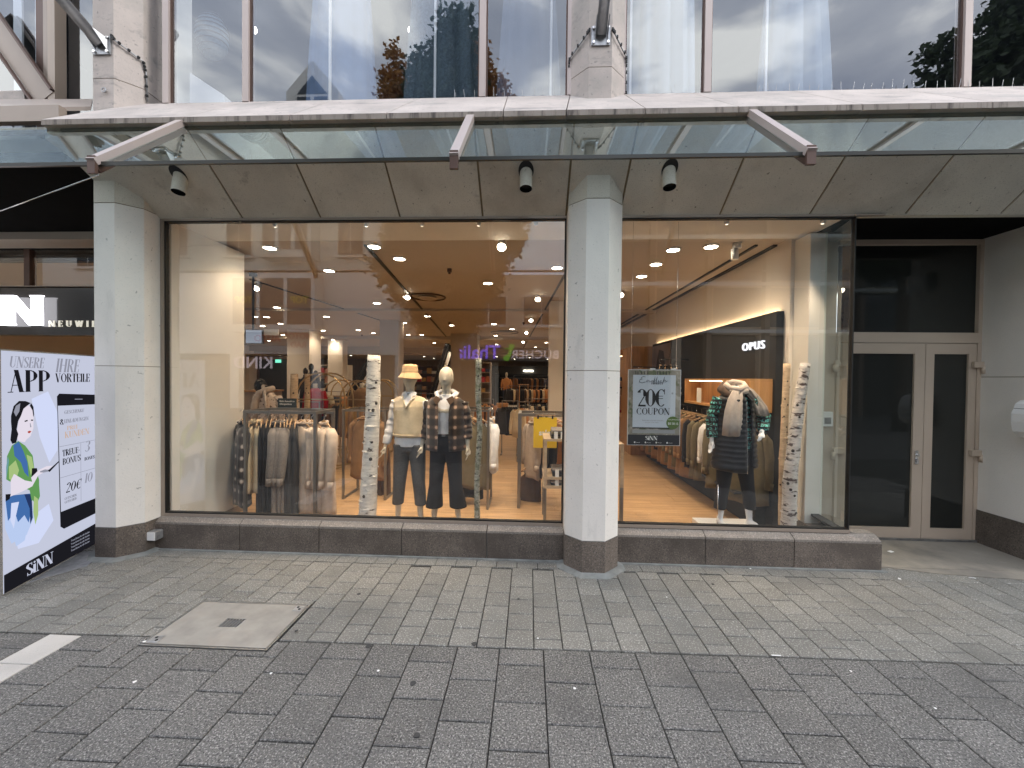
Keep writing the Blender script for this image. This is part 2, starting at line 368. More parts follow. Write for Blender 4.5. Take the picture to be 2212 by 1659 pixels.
pmat('paper',(.82,.82,.80),.8,var=.03)
pmat('cable',(.02,.02,.02),.5,var=0)
glassmat('shop_glass',(.97,.98,.975),2.0)
glassmat('upper_glass',(.80,.84,.88),2.15)
glassmat('canopy_glass',(.80,.89,.87),2.2,gc=(.86,.99,.98))
glassmat('side_glass',(.80,.86,.80),1.9)

# ---------------- the ground ----------------
g=MB().box(-45,45,-30,40,-.32,-.032); struct(g.obj('ground','grout'))
g=MB().box(-30,30,-25.5,-.2,-.031,-.004); struct(g.obj('street','asphalt'))
g=MB().box(-45,-30,-30,40,-.031,-.003).box(30,45,-30,40,-.031,-.003); struct(g.obj('far_pavement','asphalt'))

# pavement: every paver is a part of the pavement
YB=2.655
pav=wthing('pavement','',None,kind='structure')
bed=MB().box(-8,9,-.2,5.6,-.04,-.012); bed.obj('bedding','grout',pav)
def paver_mesh(w,d,mat,seed):
    r=random.Random(seed); b=.004
    mb=MB(); x,y=w/2,d/2
    top=[(-x+b,-y+b),(x-b,-y+b),(x-b,y-b),(-x+b,y-b)]
    vs=[(-x,-y,-.03),(x,-y,-.03),(x,y,-.03),(-x,y,-.03),(-x,-y,-b),(x,-y,-b),(x,y,-b),(-x,y,-b)]+[(a,c,r.uniform(-.0008,.0008)) for a,c in top]
    fs=[(0,1,5,4),(1,2,6,5),(2,3,7,6),(3,0,4,7),(4,5,9,8),(5,6,10,9),(6,7,11,10),(7,4,8,11),(8,9,10,11)]
    mb.add(vs,fs); me=bpy.data.meshes.new('paver'); me.from_pydata(mb.v,[],mb.f); me.materials.append(MATS[mat]); return me
PM={}
def pm(w,d,mat):
    k=(round(w,3),round(d,3),mat)
    if k not in PM: PM[k]=paver_mesh(w-.007,d-.007,mat,len(PM))
    return PM[k]
def put_paver(w,d,mat,x,y,name='paver',rz=0):
    o=bpy.data.objects.new(name,pm(w,d,mat)); COL.objects.link(o); o.parent=pav
    o.location=(x,y,random.uniform(-.0015,.0015)); o.rotation_euler=(random.uniform(-.003,.003),random.uniform(-.003,.003),rz+random.uniform(-.002,.002)); return o
MH=(-2.60,-1.735,2.545,3.055)   # manhole cover footprint
def cut(s):
    "what is left of a paver beside the manhole cover"
    x0,x1,y0,y1=s[0]-s[2]/2,s[0]+s[2]/2,s[1]-s[3]/2,s[1]+s[3]/2; a,b,c,d=MH[0]-.014,MH[1]+.014,MH[2]-.014,MH[3]+.014
    if x1<=a or x0>=b or y1<=c or y0>=d: return [s]
    out=[]
    if x0<a: out.append((x0,a,y0,y1))
    if x1>b: out.append((b,x1,y0,y1))
    xa,xb=max(x0,a),min(x1,b)
    if y0<c: out.append((xa,xb,y0,c))
    if y1>d: out.append((xa,xb,d,y1))
    return [((p+q)/2,(r+t)/2,q-p,t-r) for p,q,r,t in out if q-p>.018 and t-r>.018]
SK=.012   # the courses run very slightly askew of the facade
def bl(x): return YB+SK*x
# big pavers, columns along Y
x=-6.9; ci=0; rr=random.Random(3)
WHITE=(-3.40,-3.10)
while x<6.6:
    w=rr.choice((.285,.295,.295,.305))
    if abs(x-WHITE[0])<.16: w=WHITE[1]-x
    off=.15 if ci%2 else .285
    mat='paver_white' if x<-3.15<x+w else 'paver_big'
    y1=bl(x+w/2)-.004; d=off
    while y1>-.1:
        if mat=='paver_white' and False: d=.3
        if not (y1-d<1.45 and abs(x)>abs(y1)*1.7+.9) and y1>1.2:
            cx=x+w/2; cyc=y1-d/2
            for s_ in cut((cx,cyc,w,d)): put_paver(s_[2],s_[3],mat,s_[0],s_[1])
        elif y1<=1.2 and abs(x)<3.2: put_paver(w,d,mat,x+w/2,y1-d/2)
        y1-=d; d=.292
    x+=w; ci+=1
# small pavers
MH=(-2.60,-1.735,2.545,3.055)   # manhole cover footprint
small=[]; x=-7.2; ci=0
while x<8.0:
    w=.196; ytop=3.79 if -3.95<x+w/2<3.42 else (5.2 if x<-4 else 4.30)
    y=bl(x+w/2)+.004; d=.098 if ci%2 else .196
    while y<ytop-.03:
        dd=min(d,ytop-y)
        cx,cyc=x+w/2,y+dd/2
        if ytop-(y+dd)<.07: dd=ytop-y
        if dd>.02: small+=cut((cx,cyc,w,dd))
        y+=dd; d=.196
    x+=w; ci+=1
# soldier course along the plinth
x=-3.9
while x<3.75:
    small.append((x+.1,3.862,.2,.14))
    x+=.2
vis=[s for s in small if abs(s[0]+.05)<1.36*s[1]+.15]
vis.sort(key=lambda s:s[1]*s[1]/(s[2]*s[3]))
for s in vis[:300]: put_paver(s[2],s[3],'paver_small',s[0],s[1],'small_paver')
rest=MB()
done=set(vis[:300])
for s in small:
    if s in done: continue
    z=random.uniform(-.0015,.0015); rest.box(s[0]-s[2]/2+.0035,s[0]+s[2]/2-.0035,s[1]-s[3]/2+.0035,s[1]+s[3]/2-.0035,-.03,z)
o=rest.obj('small_pavers_rest','paver_small',pav); o['kind']='stuff'
# mortar ring cut round the centre pillar and the plinth fillet
mo=MB(); 
def octo(cx,cyy,r,z,rot=PI/8): return [(cx+r*cos(rot+k*PI/4),cyy+r*sin(rot+k*PI/4),z) for k in range(8)]
for px in (.615,-4.148): mo.loft([octo(px,3.953,.36,-.02),octo(px,3.953,.355,.004),octo(px,3.953,.285,.022)],smooth=False)
mo.box(-3.9,3.46,3.925,3.955,-.02,.010)

mo.obj('mortar_fillet','mortar',pav)
# niche floor
g=MB().box(3.42,5.2,4.02,5.6,-.02,.012).prism([(3.42,4.06,-.02),(3.9,3.93,-.02),(4.6,3.86,-.02),(5.2,4.0,-.02),(5.2,4.06,-.02),(3.42,4.07,-.02)],(0,0,.028))
struct(g.obj('concrete_landing','concrete_floor'))

# manhole cover
mh=wthing('manhole_cover','rectangular pale steel cover plate with slotted vent set in the pavers','manhole cover',((MH[0]+MH[1])/2,(MH[2]+MH[3])/2,0))
a,b,c,d=MH
MB().box(a-.012,b+.012,c-.012,c,-.03,.002).box(a-.012,b+.012,d,d+.012,-.03,.002).box(a-.012,a,c,d,-.03,.002).box(b,b+.012,c,d,-.03,.002).obj('frame','steel',mh)
mx_,my_=(a+b)/2,(c+d)/2
pl=MB(); hw,hd=.075,.05
pl.box(a+.006,b-.006,c+.006,my_-hd,-.02,.004).box(a+.006,b-.006,my_+hd,d-.006,-.02,.004).box(a+.006,mx_-hw,my_-hd,my_+hd,-.02,.004).box(mx_+hw,b-.006,my_-hd,my_+hd,-.02,.004)
plo=pl.obj('cover_plate','steel_plate',mh)
gr=MB(); 
for k in range(7): gr.box(mx_-hw+k*.0232,mx_-hw+k*.0232+.007,my_-hd+.001,my_+hd-.001,-.018,.001)
gr.obj('grate_bars','galvanized',mh); MB().box(mx_-hw,mx_+hw,my_-hd,my_+hd,-.03,-.019).obj('grate_pit','dark_hole',mh)
for (cx,cyy) in ((a+.055,c+.05),(b-.05,d-.05)):
    k=MB().box(cx-.035,cx+.035,cyy-.035,cyy+.035,.0042,.0075,bev=.002); k.obj('lifting_corner','galvanized',mh)
    MB().cyl((cx-.012,cyy+.012,.0078),.010,.001,10).cyl((cx+.012,cyy-.014,.0078),.010,.001,10).obj('key_hole','dark_hole',mh)

# ---------------- the shop building ----------------
bd=wthing('shop_building','pale limestone shop building with coffered stone soffit, sloping sill and granite plinth','building',(0,4.1,0))
# soffit panels (slope from window head up and outwards) with recessed joints
jb=[-4.20,-3.0,-2.17,-1.34,-.49,.35,.88,1.86,2.72,3.62,4.5,5.4,6.3,7.4]
Y0,Z0,Y1,Z1=4.03,3.455,3.36,3.955
sx=lambda x,y: x*1.0
for i in range(len(jb)-1):
    x0,x1=jb[i]+.010,jb[i+1]-.010
    if i==0: x0o=-4.30
    else: x0o=x0
    mb=MB(); P=[(x0,Y0,Z0),(x1,Y0,Z0),(x1,Y1,Z1),(x0o,Y1,Z1)]
    mb.prism(P,(0,.045,.06)); mb.obj('soffit_panel','soffit',bd)
MB().prism([(-4.1,Y0,Z0+.012),(7.4,Y0,Z0+.012),(7.4,Y1+.01,Z1+.006),(-4.24,Y1+.01,Z1+.006)],(0,.06,.08)).obj('soffit_joints','joint_brown',bd)
MB().box(-4.0,7.4,4.032,4.10,3.45,3.60).obj('lintel','soffit',bd)
# sloping sill slabs on top
js=[-4.27,-2.98,-2.05,-1.22,-.24,.28,.92,1.66,2.62,3.6,4.6,5.6,6.6,7.4]
jt=[-3.98,-2.82,-1.95,-1.10,-.24,.36,.87,1.50,2.42,3.35,4.3,5.3,6.3,7.4]
zt0,zt1,ztop=3.985,4.035,4.545
for i in range(len(js)-1):
    a0,a1=js[i]+.004,js[i+1]-.004; b0,b1=jt[i]+.004,jt[i+1]-.004
    vs=[(a0,3.30,zt0),(a1,3.30,zt0),(a1,3.30,zt1),(a0,3.30,zt1),(b0,3.86,ztop),(b1,3.86,ztop),(b0,3.86,ztop-.08),(b1,3.86,ztop-.08),(a0,3.42,zt0),(a1,3.42,zt0)]
    fs=[(0,1,2,3),(3,2,5,4),(0,3,4,6,8),(1,9,7,5,2),(8,6,7,9),(0,8,9,1),(4,5,7,6)]
    o=MB().add(vs,fs).obj('sill_slab','limestone',bd)
    e=MB().box(a0+.001,a1-.001,3.296,3.2999,zt0+.001,zt1-.004).obj('sill_slab_edge','limestone_edge',bd)
MB().box(-4.15,7.4,3.42,3.9,3.99,4.02).obj('sill_joints','joint_brown',bd)
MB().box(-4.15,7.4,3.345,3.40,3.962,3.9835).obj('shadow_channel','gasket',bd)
# plinth under the windows
pj=[-3.91,-2.98,-2.14,-1.28,-.41,.37]; pj2=[.86,1.75,2.60,3.42]
for arr in (pj,pj2):
    for i in range(len(arr)-1):
        x0,x1=arr[i]+.004,arr[i+1]-.004; end=x1 if arr is pj or i<len(arr)-2 else x1
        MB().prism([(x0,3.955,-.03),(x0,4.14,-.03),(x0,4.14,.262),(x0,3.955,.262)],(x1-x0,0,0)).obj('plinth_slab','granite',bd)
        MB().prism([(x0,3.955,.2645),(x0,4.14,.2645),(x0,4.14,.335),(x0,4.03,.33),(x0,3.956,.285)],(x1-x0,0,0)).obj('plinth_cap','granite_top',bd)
MB().box(-3.90,.36,3.97,4.12,-.03,.25).box(.87,3.41,3.97,4.12,-.03,.25).obj('plinth_joints','mortar',bd)
MB().prism([(3.42,3.955,-.03),(3.42,4.14,-.03),(3.30,4.78,-.03),(3.05,4.78,-.03),(3.05,4.14,-.03)],(0,0,.29)).obj('plinth_slab','granite',bd)
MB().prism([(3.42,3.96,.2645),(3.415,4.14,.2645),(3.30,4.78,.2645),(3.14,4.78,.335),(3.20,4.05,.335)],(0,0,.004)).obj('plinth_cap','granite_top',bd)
# body above and behind
MB().box(-4.2,7.4,3.9,4.25,4.02,4.50).obj('floor_band','limestone',bd)
MB().box(-9,9,4.2,30,4.42,4.54).obj('upper_floor_slab','warm_white',bd)
# pillars, lower and upper
def pillar(cx,label):
    p=wthing('stone_pillar',label,'pillar',(cx,3.953,0)); r=.2745
    def seg(name,r,z0,z1,mat): MB().loft([octo(cx,3.953,r,z0),octo(cx,3.953,r,z1)],smooth=False).obj(name,mat,p)
    seg('granite_base',r+.004,-.03,.312,'granite'); seg('base_joint',r-.004,.312,.318,'mortar')
    seg('shaft_block',r,.318,1.903,'plaster'); seg('shaft_joint',r-.006,1.903,1.909,'joint_brown'); seg('shaft_block',r,1.909,3.487,'plaster')
    seg('capital_joint',r-.006,3.487,3.495,'joint_brown'); seg('capital',r,3.495,3.93,'soffit')
    seg('upper_base',r,4.2,4.68,'limestone'); seg('upper_joint',r-.006,4.68,4.687,'joint_brown'); seg('upper_shaft',r,4.687,8.2,'limestone')
    return p
pillar(.615,'octagonal white stone pillar on a granite foot between the two shop windows')
pillar(-4.148,'octagonal white stone pillar on a granite foot at the left end beside the glowing display')
# hidden end wall pieces
MB().box(-4.40,-3.89,4.19,5.2,-.03,3.47).obj('pier_wall','warm_white',bd)
# ---------------- display windows ----------------
def window(name,label,x0,x1,z0,z1,yg,fr=.05,gas=.012,glass='shop_glass',left=True,right=True):
    w=wthing(name,label,'shop window',((x0+x1)/2,yg,z0))
    f=MB(); f.box(x0,x1,yg-.03,yg+.05,z0,z0+fr*.6,).box(x0,x1,yg-.03,yg+.05,z1-fr*.45,z1)
    if left: f.box(x0,x0+fr,yg-.029,yg+.049,z0+fr*.6,z1-fr*.45)
    if right: f.box(x1-fr*.4,x1,yg-.029,yg+.049,z0+fr*.6,z1-fr*.45)
    f.obj('frame','bronze',w)
    a=x0+(fr if left else 0); b=x1-(fr*.4 if right else 0); c=z0+fr*.6; d=z1-fr*.45
    g=MB().box(a,b,yg-.02,yg+.03,c,c+gas).box(a,b,yg-.02,yg+.03,d-gas,d).box(a,a+gas,yg-.02,yg+.03,c+gas,d-gas).box(b-gas,b,yg-.02,yg+.03,c+gas,d-gas)
    g.obj('gasket','gasket',w); MB().box(a+gas,b-gas,yg,yg+.012,c+gas,d-gas).obj('pane',glass,w); return w
window('shop_window','large left shop window showing two mannequins and the clothes rail',-3.905,.375,.325,3.462,4.05,fr=.05)
window('shop_window','narrower right shop window with the hanging coupon poster',.885,3.17,.335,3.462,4.05,left=False,right=False)
sg=wthing('side_window','clear greenish return pane at the corner of the entrance niche','shop window',(3.17,4.4,.33))
MB().prism([(3.165,4.05,.34),(3.177,4.05,.34),(3.262,4.76,.34),(3.25,4.76,.34)],(0,0,3.11)).obj('pane','side_glass',sg)
MB().prism([(3.158,4.046,.338),(3.166,4.04,.338),(3.18,4.046,.338),(3.176,4.056,.338)],(0,0,3.11)).obj('corner_bead','gasket',sg)
MB().prism([(3.232,4.74,.34),(3.275,4.74,.34),(3.275,4.775,.34),(3.232,4.775,.34)],(0,0,3.0)).obj('rear_mullion','gasket',sg)
MB().prism([(3.07,4.10,.345),(3.155,4.10,.345),(3.24,4.73,.345),(3.19,4.73,.345),(3.10,4.4,.345)],(0,0,.02)).obj('foot_panel','black_panel',sg)
# ---------------- niche with the double door ----------------
YD=4.76
dr=wthing('double_door','taupe framed double door with dark glass and a dark transom light','door',(4.2,YD,0))
xl,xr=(3.567, 4.760, 1.420)[0],(5.134, 4.760, 1.444)[0]
zt=(4.514, 4.760, 3.455)[2]; z1a=(4.516, 4.760, 3.397)[2]; z1b=(4.541, 4.760, 2.398)[2]; z2=(4.544, 4.760, 2.281)[2]
xm=(4.524, 4.760, 0.899)[0]; lg=((3.723, 4.760, 1.422)[0],(4.408, 4.760, 1.433)[0]); rg=((4.622, 4.760, 1.436)[0],(4.998, 4.760, 1.441)[0])
gt,gb=(4.036, 4.760, 2.155)[2],(4.084, 4.760, 0.151)[2]; zf=.03
f=MB(); f.box(xl-.02,xr,YD-.03,YD+.06,z1a,zt).box(xl-.02,xr,YD-.03,YD+.06,z2,z1b).box(xr-.05,xr,YD-.029,YD+.06,zf,z2).box(xr-.05,xr,YD-.029,YD+.06,z1b,z1a).box(xl-.02,xl+.01,YD-.029,YD+.06,zf,z2)
f.obj('frame','door_paint',dr)
MB().box(xl+.0,xr-.05,YD+.01,YD+.022,z1b,z1a).obj('transom_pane','dark_glass',dr)
def leaf(x0,x1,g0,g1,first):
    m=MB(); y0,y1=YD-.022,YD+.04
    m.box(x0,g0,y0,y1,zf,z2-.006).box(g1,x1,y0,y1,zf,z2-.006).box(g0,g1,y0+.001,y1,zf,gb).box(g0,g1,y0+.001,y1,gt,z2-.006)
    l=m.obj('door_leaf','door_paint',dr); MB().box(g0,g1,YD,YD+.012,gb,gt).obj('door_pane','dark_glass',l); return l
l1=leaf(xl+.014,xm-.003,*lg,True); l2=leaf(xm+.003,xr-.054,*rg,False)
hx,hz=(4.447, 4.740, 0.966)[0],(4.447, 4.740, 0.966)[2]
MB().box(hx-.018,hx+.018,YD-.034,YD-.022,hz-.08,hz+.08,bev=.005).cyl((hx+.004,YD-.05,hz+.03),.014,.02,12,(0,1,0)).box(hx-.008,hx+.012,YD-.045,YD-.034,hz-.06,hz-.01,bev=.003).obj('door_lock','chrome',l1)
for hxx in (xl+.0,xr-.055):
    for zz in ((5.036, 4.740, 2.035)[2],(5.064, 4.740, 1.031)[2]):
        s_=1 if hxx>4 else -1
        MB().box(hxx-.06,hxx+.06,YD-.062,YD-.031,zz-.035,zz+.035,bev=.004).cyl((hxx+s_*.055,YD-.05,zz-.10),.026,.09,12).obj('hinge','door_paint',dr)
MB().box(xl-.02,xr,YD-.05,YD-.03,.012,.035).obj('threshold','steel',dr)
MB().box(3.262,xl-.021,YD,YD+.07,.012,3.44).obj('niche_wall','door_paint',dr)
ic=wthing('intercom','small pale intercom box on the niche wall left of the double door','intercom',(3.441, 4.750, 1.392))
c_=(3.441, 4.750, 1.392); MB().box(c_[0]-.065,c_[0]+.065,4.725,4.7585,c_[2]-.085,c_[2]+.085,bev=.006).obj('housing','white_paint',ic)
MB().box(c_[0]-.03,c_[0]+.045,4.722,4.7248,c_[2]-.055,c_[2]+.02).obj('keypad','steel',ic)
MB().cyl((c_[0]-.045,4.7235,c_[2]-.05),.006,.002,8,(0,-1,0)).obj('button','gasket',ic)
nc=wthing('entrance_niche','dark ceiling and rough white side wall of the recessed doorway','wall',(5.2,4.4,0))
MB().box(3.14,5.5,4.035,5.2,3.462,3.50).obj('niche_ceiling','black_soffit',nc)
MB().box(3.14,3.42,4.005,4.034,3.44,3.452).obj('corner_strip','bronze',nc)
XR=(5.125, 4.760, 2.501)[0]
MB().box(XR,XR+1.8,3.95,5.2,.385,1.893).obj('wall_panel','wall_render',nc)
MB().box(XR,XR+1.8,3.95,5.2,1.901,3.62).obj('wall_panel','wall_render',nc)
MB().box(XR+.006,XR+1.8,3.96,5.2,1.893,1.901).obj('wall_joint','joint_brown',nc)
MB().box(XR-.012,XR+1.8,3.93,5.2,-.03,.385).obj('wall_plinth','granite',nc)
# mailbox / bin on the right wall
bx=wthing('wall_box','rounded glossy white box fixed low on the right niche wall','box',(XR-.1,4.2,1.5))
yb0,yb1=3.98,4.29; zc=1.47
prof=[(0,-.20),(-.10,-.19),(-.17,-.13),(-.19,-.03),(-.19,.05),(-.165,.10),(0,.10)]
MB().prism([(XR+p[0]*.9-.002,yb0,zc+p[1]) for p in prof],(0,yb1-yb0,0)).obj('body','white_paint',bx)
prof2=[(0,.105),(-.16,.105),(-.14,.15),(-.09,.185),(0,.19)]
MB().prism([(XR+p[0]*.9-.002,yb0-.004,zc+p[1]) for p in prof2],(0,yb1-yb0+.008,0)).obj('lid','white_paint',bx)
MB().box(XR-.149,XR-.003,yb0+.002,yb1-.002,zc+.1005,zc+.1045).obj('slot','gasket',bx)
b2=wthing('wall_lamp_box','plain white box mounted high on the right niche wall','box',(XR,4.1,3.2))
MB().box(XR-.10,XR-.001,3.98,4.26,3.02,3.24,bev=.01).obj('body','white_paint',b2); MB().box(XR-.11,XR-.002,3.97,4.27,2.995,3.018,bev=.005).obj('base_rim','white_paint',b2)

pmat('edge_dark',(.035,.038,.032),.3,var=0)
# ---------------- glass canopy ----------------
cn=wthing('glass_canopy','long sloping green glass canopy on pinkish metal arms above the shop windows','canopy',(0,3.0,3.6))
ya,za,yb_,zb=2.66,3.29,3.37,4.0
sl_=(zb-za)/(yb_-ya)
def gpane(x0,x1): MB().prism([(x0,ya,za),(x1,ya,za),(x1,yb_,zb),(x0,yb_,zb)],(0,-.0085,.0085)).obj('glass_pane','canopy_glass',cn)
arms=[-5.75,-3.02,-.513,1.77,4.3]
seams=[-6.2]+arms[1:]+[7.2]
for i in range(len(seams)-1): gpane(seams[i]+.004,seams[i+1]-.004)
MB().prism([(-6.2,ya-.013,za-.012),(-6.2,ya+.006,za-.012),(-6.2,ya+.006,za+.012),(-6.2,ya-.013,za+.012)],(13.4,0,0)).obj('front_edge','edge_dark',cn)
dn=Vector((0,-1,1)).normalized()
for ax in arms[1:4]:
    a_=Vector((ax,ya-.02,za-.03)); b_=Vector((ax,yb_-.03,zb-.03))
    MB().bar(a_+dn*.035,b_+dn*.035,.062,.045,up=dn).obj('arm','bronze_pink',cn)
    MB().bar(a_-dn*.022,b_-dn*.022,.02,.035,up=dn).obj('arm_web','bronze_dark',cn)
    MB().box(ax-.028,ax+.028,ya-.05,ya-.028,za-.085,za+.035).obj('arm_cap','bronze_dark',cn)
MB().box(-6.2,7.2,3.375,3.41,3.965,3.992).obj('rear_rail','bronze_dark',cn)
# ---------------- recessed tube spotlights in the soffit ----------------
def soffit_spot(px,py,label):
    y=3.62; c=Vector((-1.406, 1.000, 2.812)) if False else None
def tube_spot(x,label):
    y=3.66; z=Z0+(Y0-y)*(Z1-Z0)/(Y0-Y1)
    t=wthing('soffit_spotlight',label,'spotlight',(x,y,z),group='tube spotlights under the soffit')
    L=.17; m=MB(); ang=rad(8)
    top=Vector((x,y+.03,z+.03)); bot=Vector((x,y-.005,z-L))
    m.tube([top,bot],.058,24,cap=False); m.obj('tube','soffit',t)
    mi=MB(); mi.tube([bot+Vector((0,0,.0)),bot+Vector((0,.01,.05))],.055,24,cap=False); mi.cyl(bot+Vector((0,.008,.03)),.054,.003,24,(0,0,1)); mi.obj('dark_bore','dark_hole',t)
    # cut collar around the tube on the slope
    sl=Vector((0,-(Y0-Y1),Z1-Z0)).normalized(); n_=Vector((0,-(Z1-Z0),-(Y0-Y1))).normalized()
    ring=[]; 
    for k in range(24):
        a=2*PI*k/24; ring.append(Vector((x,y,z))+Vector((1,0,0))*(.070*cos(a))+sl*(.092*sin(a))+n_*.003)
    MB().prism(ring,n_*.002).obj('cutout','gasket',t)
    return t
tube_spot((-3.357, 3.660, 3.566)[0],'tube spotlight in the soffit beside the left pillar, leftmost of three')
tube_spot((-0.051, 3.660, 3.563)[0],'tube spotlight in the soffit just left of the centre pillar')
tube_spot((1.243, 3.660, 3.559)[0],'tube spotlight in the soffit just right of the centre pillar')
# grey junction box on the plinth
jx=wthing('junction_box','small grey plastic junction box on the granite plinth beside the left pillar','box',(-3.85,3.90,.17))
MB().box(-3.895,-3.805,3.87,3.955,.12,.215,bev=.008).obj('housing','galvanized',jx); MB().box(-3.89,-3.81,3.862,3.8695,.125,.21,bev=.003).obj('cover','white_paint',jx)

# ---------------- flagpole brackets on the upper pillars ----------------
def pole(cx,y0,z,dirv,label,side):
    t=wthing('pole_bracket',label,'flagpole',(cx,y0,z),group='steel poles on the upper pillars')
    c=Vector((cx,y0,z)); u=Vector((-side[1],side[0],0)) if side!=(0,-1) else Vector((1,0,0)); n=Vector((side[0],side[1],0))
    w,h=.085,.085
    P=[c-u*w-Vector((0,0,h)),c+u*w-Vector((0,0,h)),c+u*w+Vector((0,0,h)),c-u*w+Vector((0,0,h))]
    MB().prism([p+n*.003 for p in P],n*.012).obj('base_plate','galvanized',t)
    for a in (-1,1):
        for b in (-1,1): MB().cyl(c+u*(a*.065)+Vector((0,0,b*.065))+n*.015,.012,.018,8,n).obj('bolt','chrome',t)
    d=Vector(dirv).normalized(); st=c+n*.02
    MB().tube([st,st+d*2.6],.048,16).obj('pole','steel',t)
    for a in (-1,1): MB().prism([st+u*(a*.055)+Vector((0,0,-.05)),st+u*(a*.055)+Vector((0,0,.06)),st+u*(a*.055)+d*.14],u*.008).obj('gusset','galvanized',t)
    return t
pole(.615,3.70,(0.597, 3.700, 4.954)[2],(.02,-1,1.25),'galvanised steel pole bolted to the centre pillar above the sill',(0,-1))
pole(-4.148,3.70,(-4.106, 3.700, 4.989)[2],(-.62,-.9,1.05),'galvanised steel pole bolted to the left pillar above the sill',(0,-1))
# clipped cable with bird wire round the pillars
def clipwire(cx,label,zt,mir=1):
    t=wthing('clip_wire',label,'cable',(cx,3.7,zt)); r=.283
    P=[(cx+.10*mir*q,3.69,zt) for q in (1,)]
    def ring(sgn):
        return [Vector((cx+sgn*.10,3.688,zt+.02)),Vector((cx+sgn*.13,3.69,zt-.02)),Vector((cx+sgn*.268,3.84,zt-.11)),Vector((cx+sgn*.272,3.86,zt-.2)),Vector((cx+sgn*.275,3.87,zt-.48))]
    for sgn in ((-1,1) if mir==0 else (mir,)):
        P=ring(sgn if sgn else 1); MB().tube(P,.007,6).obj('wire','galvanized',t)
        for i in range(len(P)-1):
            for k in range(3):
                p=P[i].lerp(P[i+1],(k+.5)/3); MB().box(p.x-.008,p.x+.008,p.y-.016,p.y+.004,p.z-.006,p.z+.016).obj('clip','cable',t)
clipwire(.615,'thin wire with clips round both sides of the centre pillar under the pole',(0.596, 3.700, 4.987)[2],0)
clipwire(-4.148,'thin wire with clips down the right side of the left pillar',(-4.068, 3.700, 5.054)[2],1)
# eye bolt
eb=wthing('eye_bolt','small round eye bolt in the base of the upper left pillar','eye bolt',(-4.120, 3.690, 4.558)); c_=Vector((-4.120, 3.690, 4.558))
MB().tube([c_+Vector((.02*cos(a*PI/6),-.012,.02*sin(a*PI/6))) for a in range(12)],.005,6,closed=True).obj('eye','galvanized',eb); MB().cyl(c_+Vector((0,-.008,0)),.007,.02,8,(0,1,0)).obj('shank','galvanized',eb)
# bird spikes
bsx=wthing('bird_spikes','row of fine wire bird spikes along the back of the stone sill','bird spikes',(1,3.84,4.54))
r_=random.Random(5)
for x in [(-.75+.0),]+[i*.095+r_.uniform(-.02,.02) for i in range(-8,50)]:
    if .25<x<.98: continue
    if 0.95<x<2.1 and r_.random()<.8: continue
    MB().tube([(x,3.845,4.53),(x+r_.uniform(-.01,.01),3.84,4.53+r_.uniform(.05,.085))],.0018,4,cap=False).obj('spike','galvanized',bsx)

# ---------------- upper windows ----------------
YU=3.88
def upwin(x0,x1,label,mull=()):
    w=wthing('upper_window',label,'window',((x0+x1)/2,YU,4.55))
    z0,z1=4.53,8.0
    xs=[x0]+list(mull)+[x1]
    f=MB(); f.box(x0,x1,YU-.02,YU+.06,z0,z0+.012)
    for i,x in enumerate(xs):
        wd=.032
        f.box(x-wd,x+wd,YU-.035,YU+.06,z0+.012,z1)
    f.obj('frame','bronze_pink',w)
    g=MB()
    for x in xs: g.box(x-.045,x-.0325,YU-.012,YU+.04,z0+.013,z1).box(x+.0325,x+.045,YU-.012,YU+.04,z0+.013,z1)
    g.obj('gasket','bronze_dark',w)
    for i in range(len(xs)-1): MB().box(xs[i]+.046,xs[i+1]-.046,YU,YU+.01,z0+.013,z1).obj('pane','upper_glass',w)
    return w
ux=[(-3.663, 3.880, 4.897)[0],(-2.841, 3.880, 4.878)[0],(-0.485, 3.880, 4.824)[0],(0.361, 3.880, 4.805)[0],(0.846, 3.880, 4.794)[0],(1.645, 3.880, 4.775)[0],(3.976, 3.880, 4.849)[0]]
upwin(ux[0],ux[3],'upper window left of the centre pillar with blue garments behind it',(ux[1],ux[2]))
upwin(ux[4],ux[6]+1.6,'upper window right of the centre pillar reflecting sky and trees',(ux[5],ux[6]))

# ---------------- left bay: angled upper frames, dark soffit, fascia ----------------
lb=wthing('entrance_bay','brown metal glazed bay with dark soffit over the shop entrance at the left','bay',(-6,4.6,0))
MB().prism([(-9.5,3.62,3.90),(-4.36,3.62,3.90),(-4.27,5.2,3.46),(-9.5,5.2,3.46)],(0,.02,.05)).obj('dark_soffit','black_soffit',lb)
def Lb(a,b,w,h,mat,name): MB().bar(a,b,w,h).obj(name,mat,lb)
Lb((-4.909, 3.300, 3.917),(-6.759, 5.100, 3.977),.10,.06,'bronze','soffit_beam')
MB().box(-9.5,-4.42,3.55,3.615,(-4.863, 3.550, 4.189)[2],(-4.862, 3.550, 4.336)[2]).obj('fascia_rail','bronze',lb)
MB().box(-9.5,-4.3,5.25,5.35,(-6.796, 5.300, 3.387)[2],3.6).obj('dark_lining','black_panel',lb)  # black sheet added behind the transom so the glass reads dark
MB().prism([(-4.36,3.40,3.93),(-4.20,3.37,3.95),(-4.22,5.1,3.46),(-4.46,5.1,3.46)],(0,0,.03)).obj('soffit_edge_beam','soffit',lb)
zt_=(-6.535, 5.100, 3.969)[2]
MB().box(-9.5,-4.2,5.06,5.16,zt_-.04,zt_+.05).obj('head_rail','bronze',lb)
xm_=(-6.783, 5.100, 3.429)[0]
zs0,zs1=(-6.547, 5.100, 2.342)[2],(-6.542, 5.100, 2.979)[2]
MB().box(xm_-.04,xm_+.04,5.07,5.15,zs1,zt_-.04).obj('transom_mullion','bronze_dark',lb)
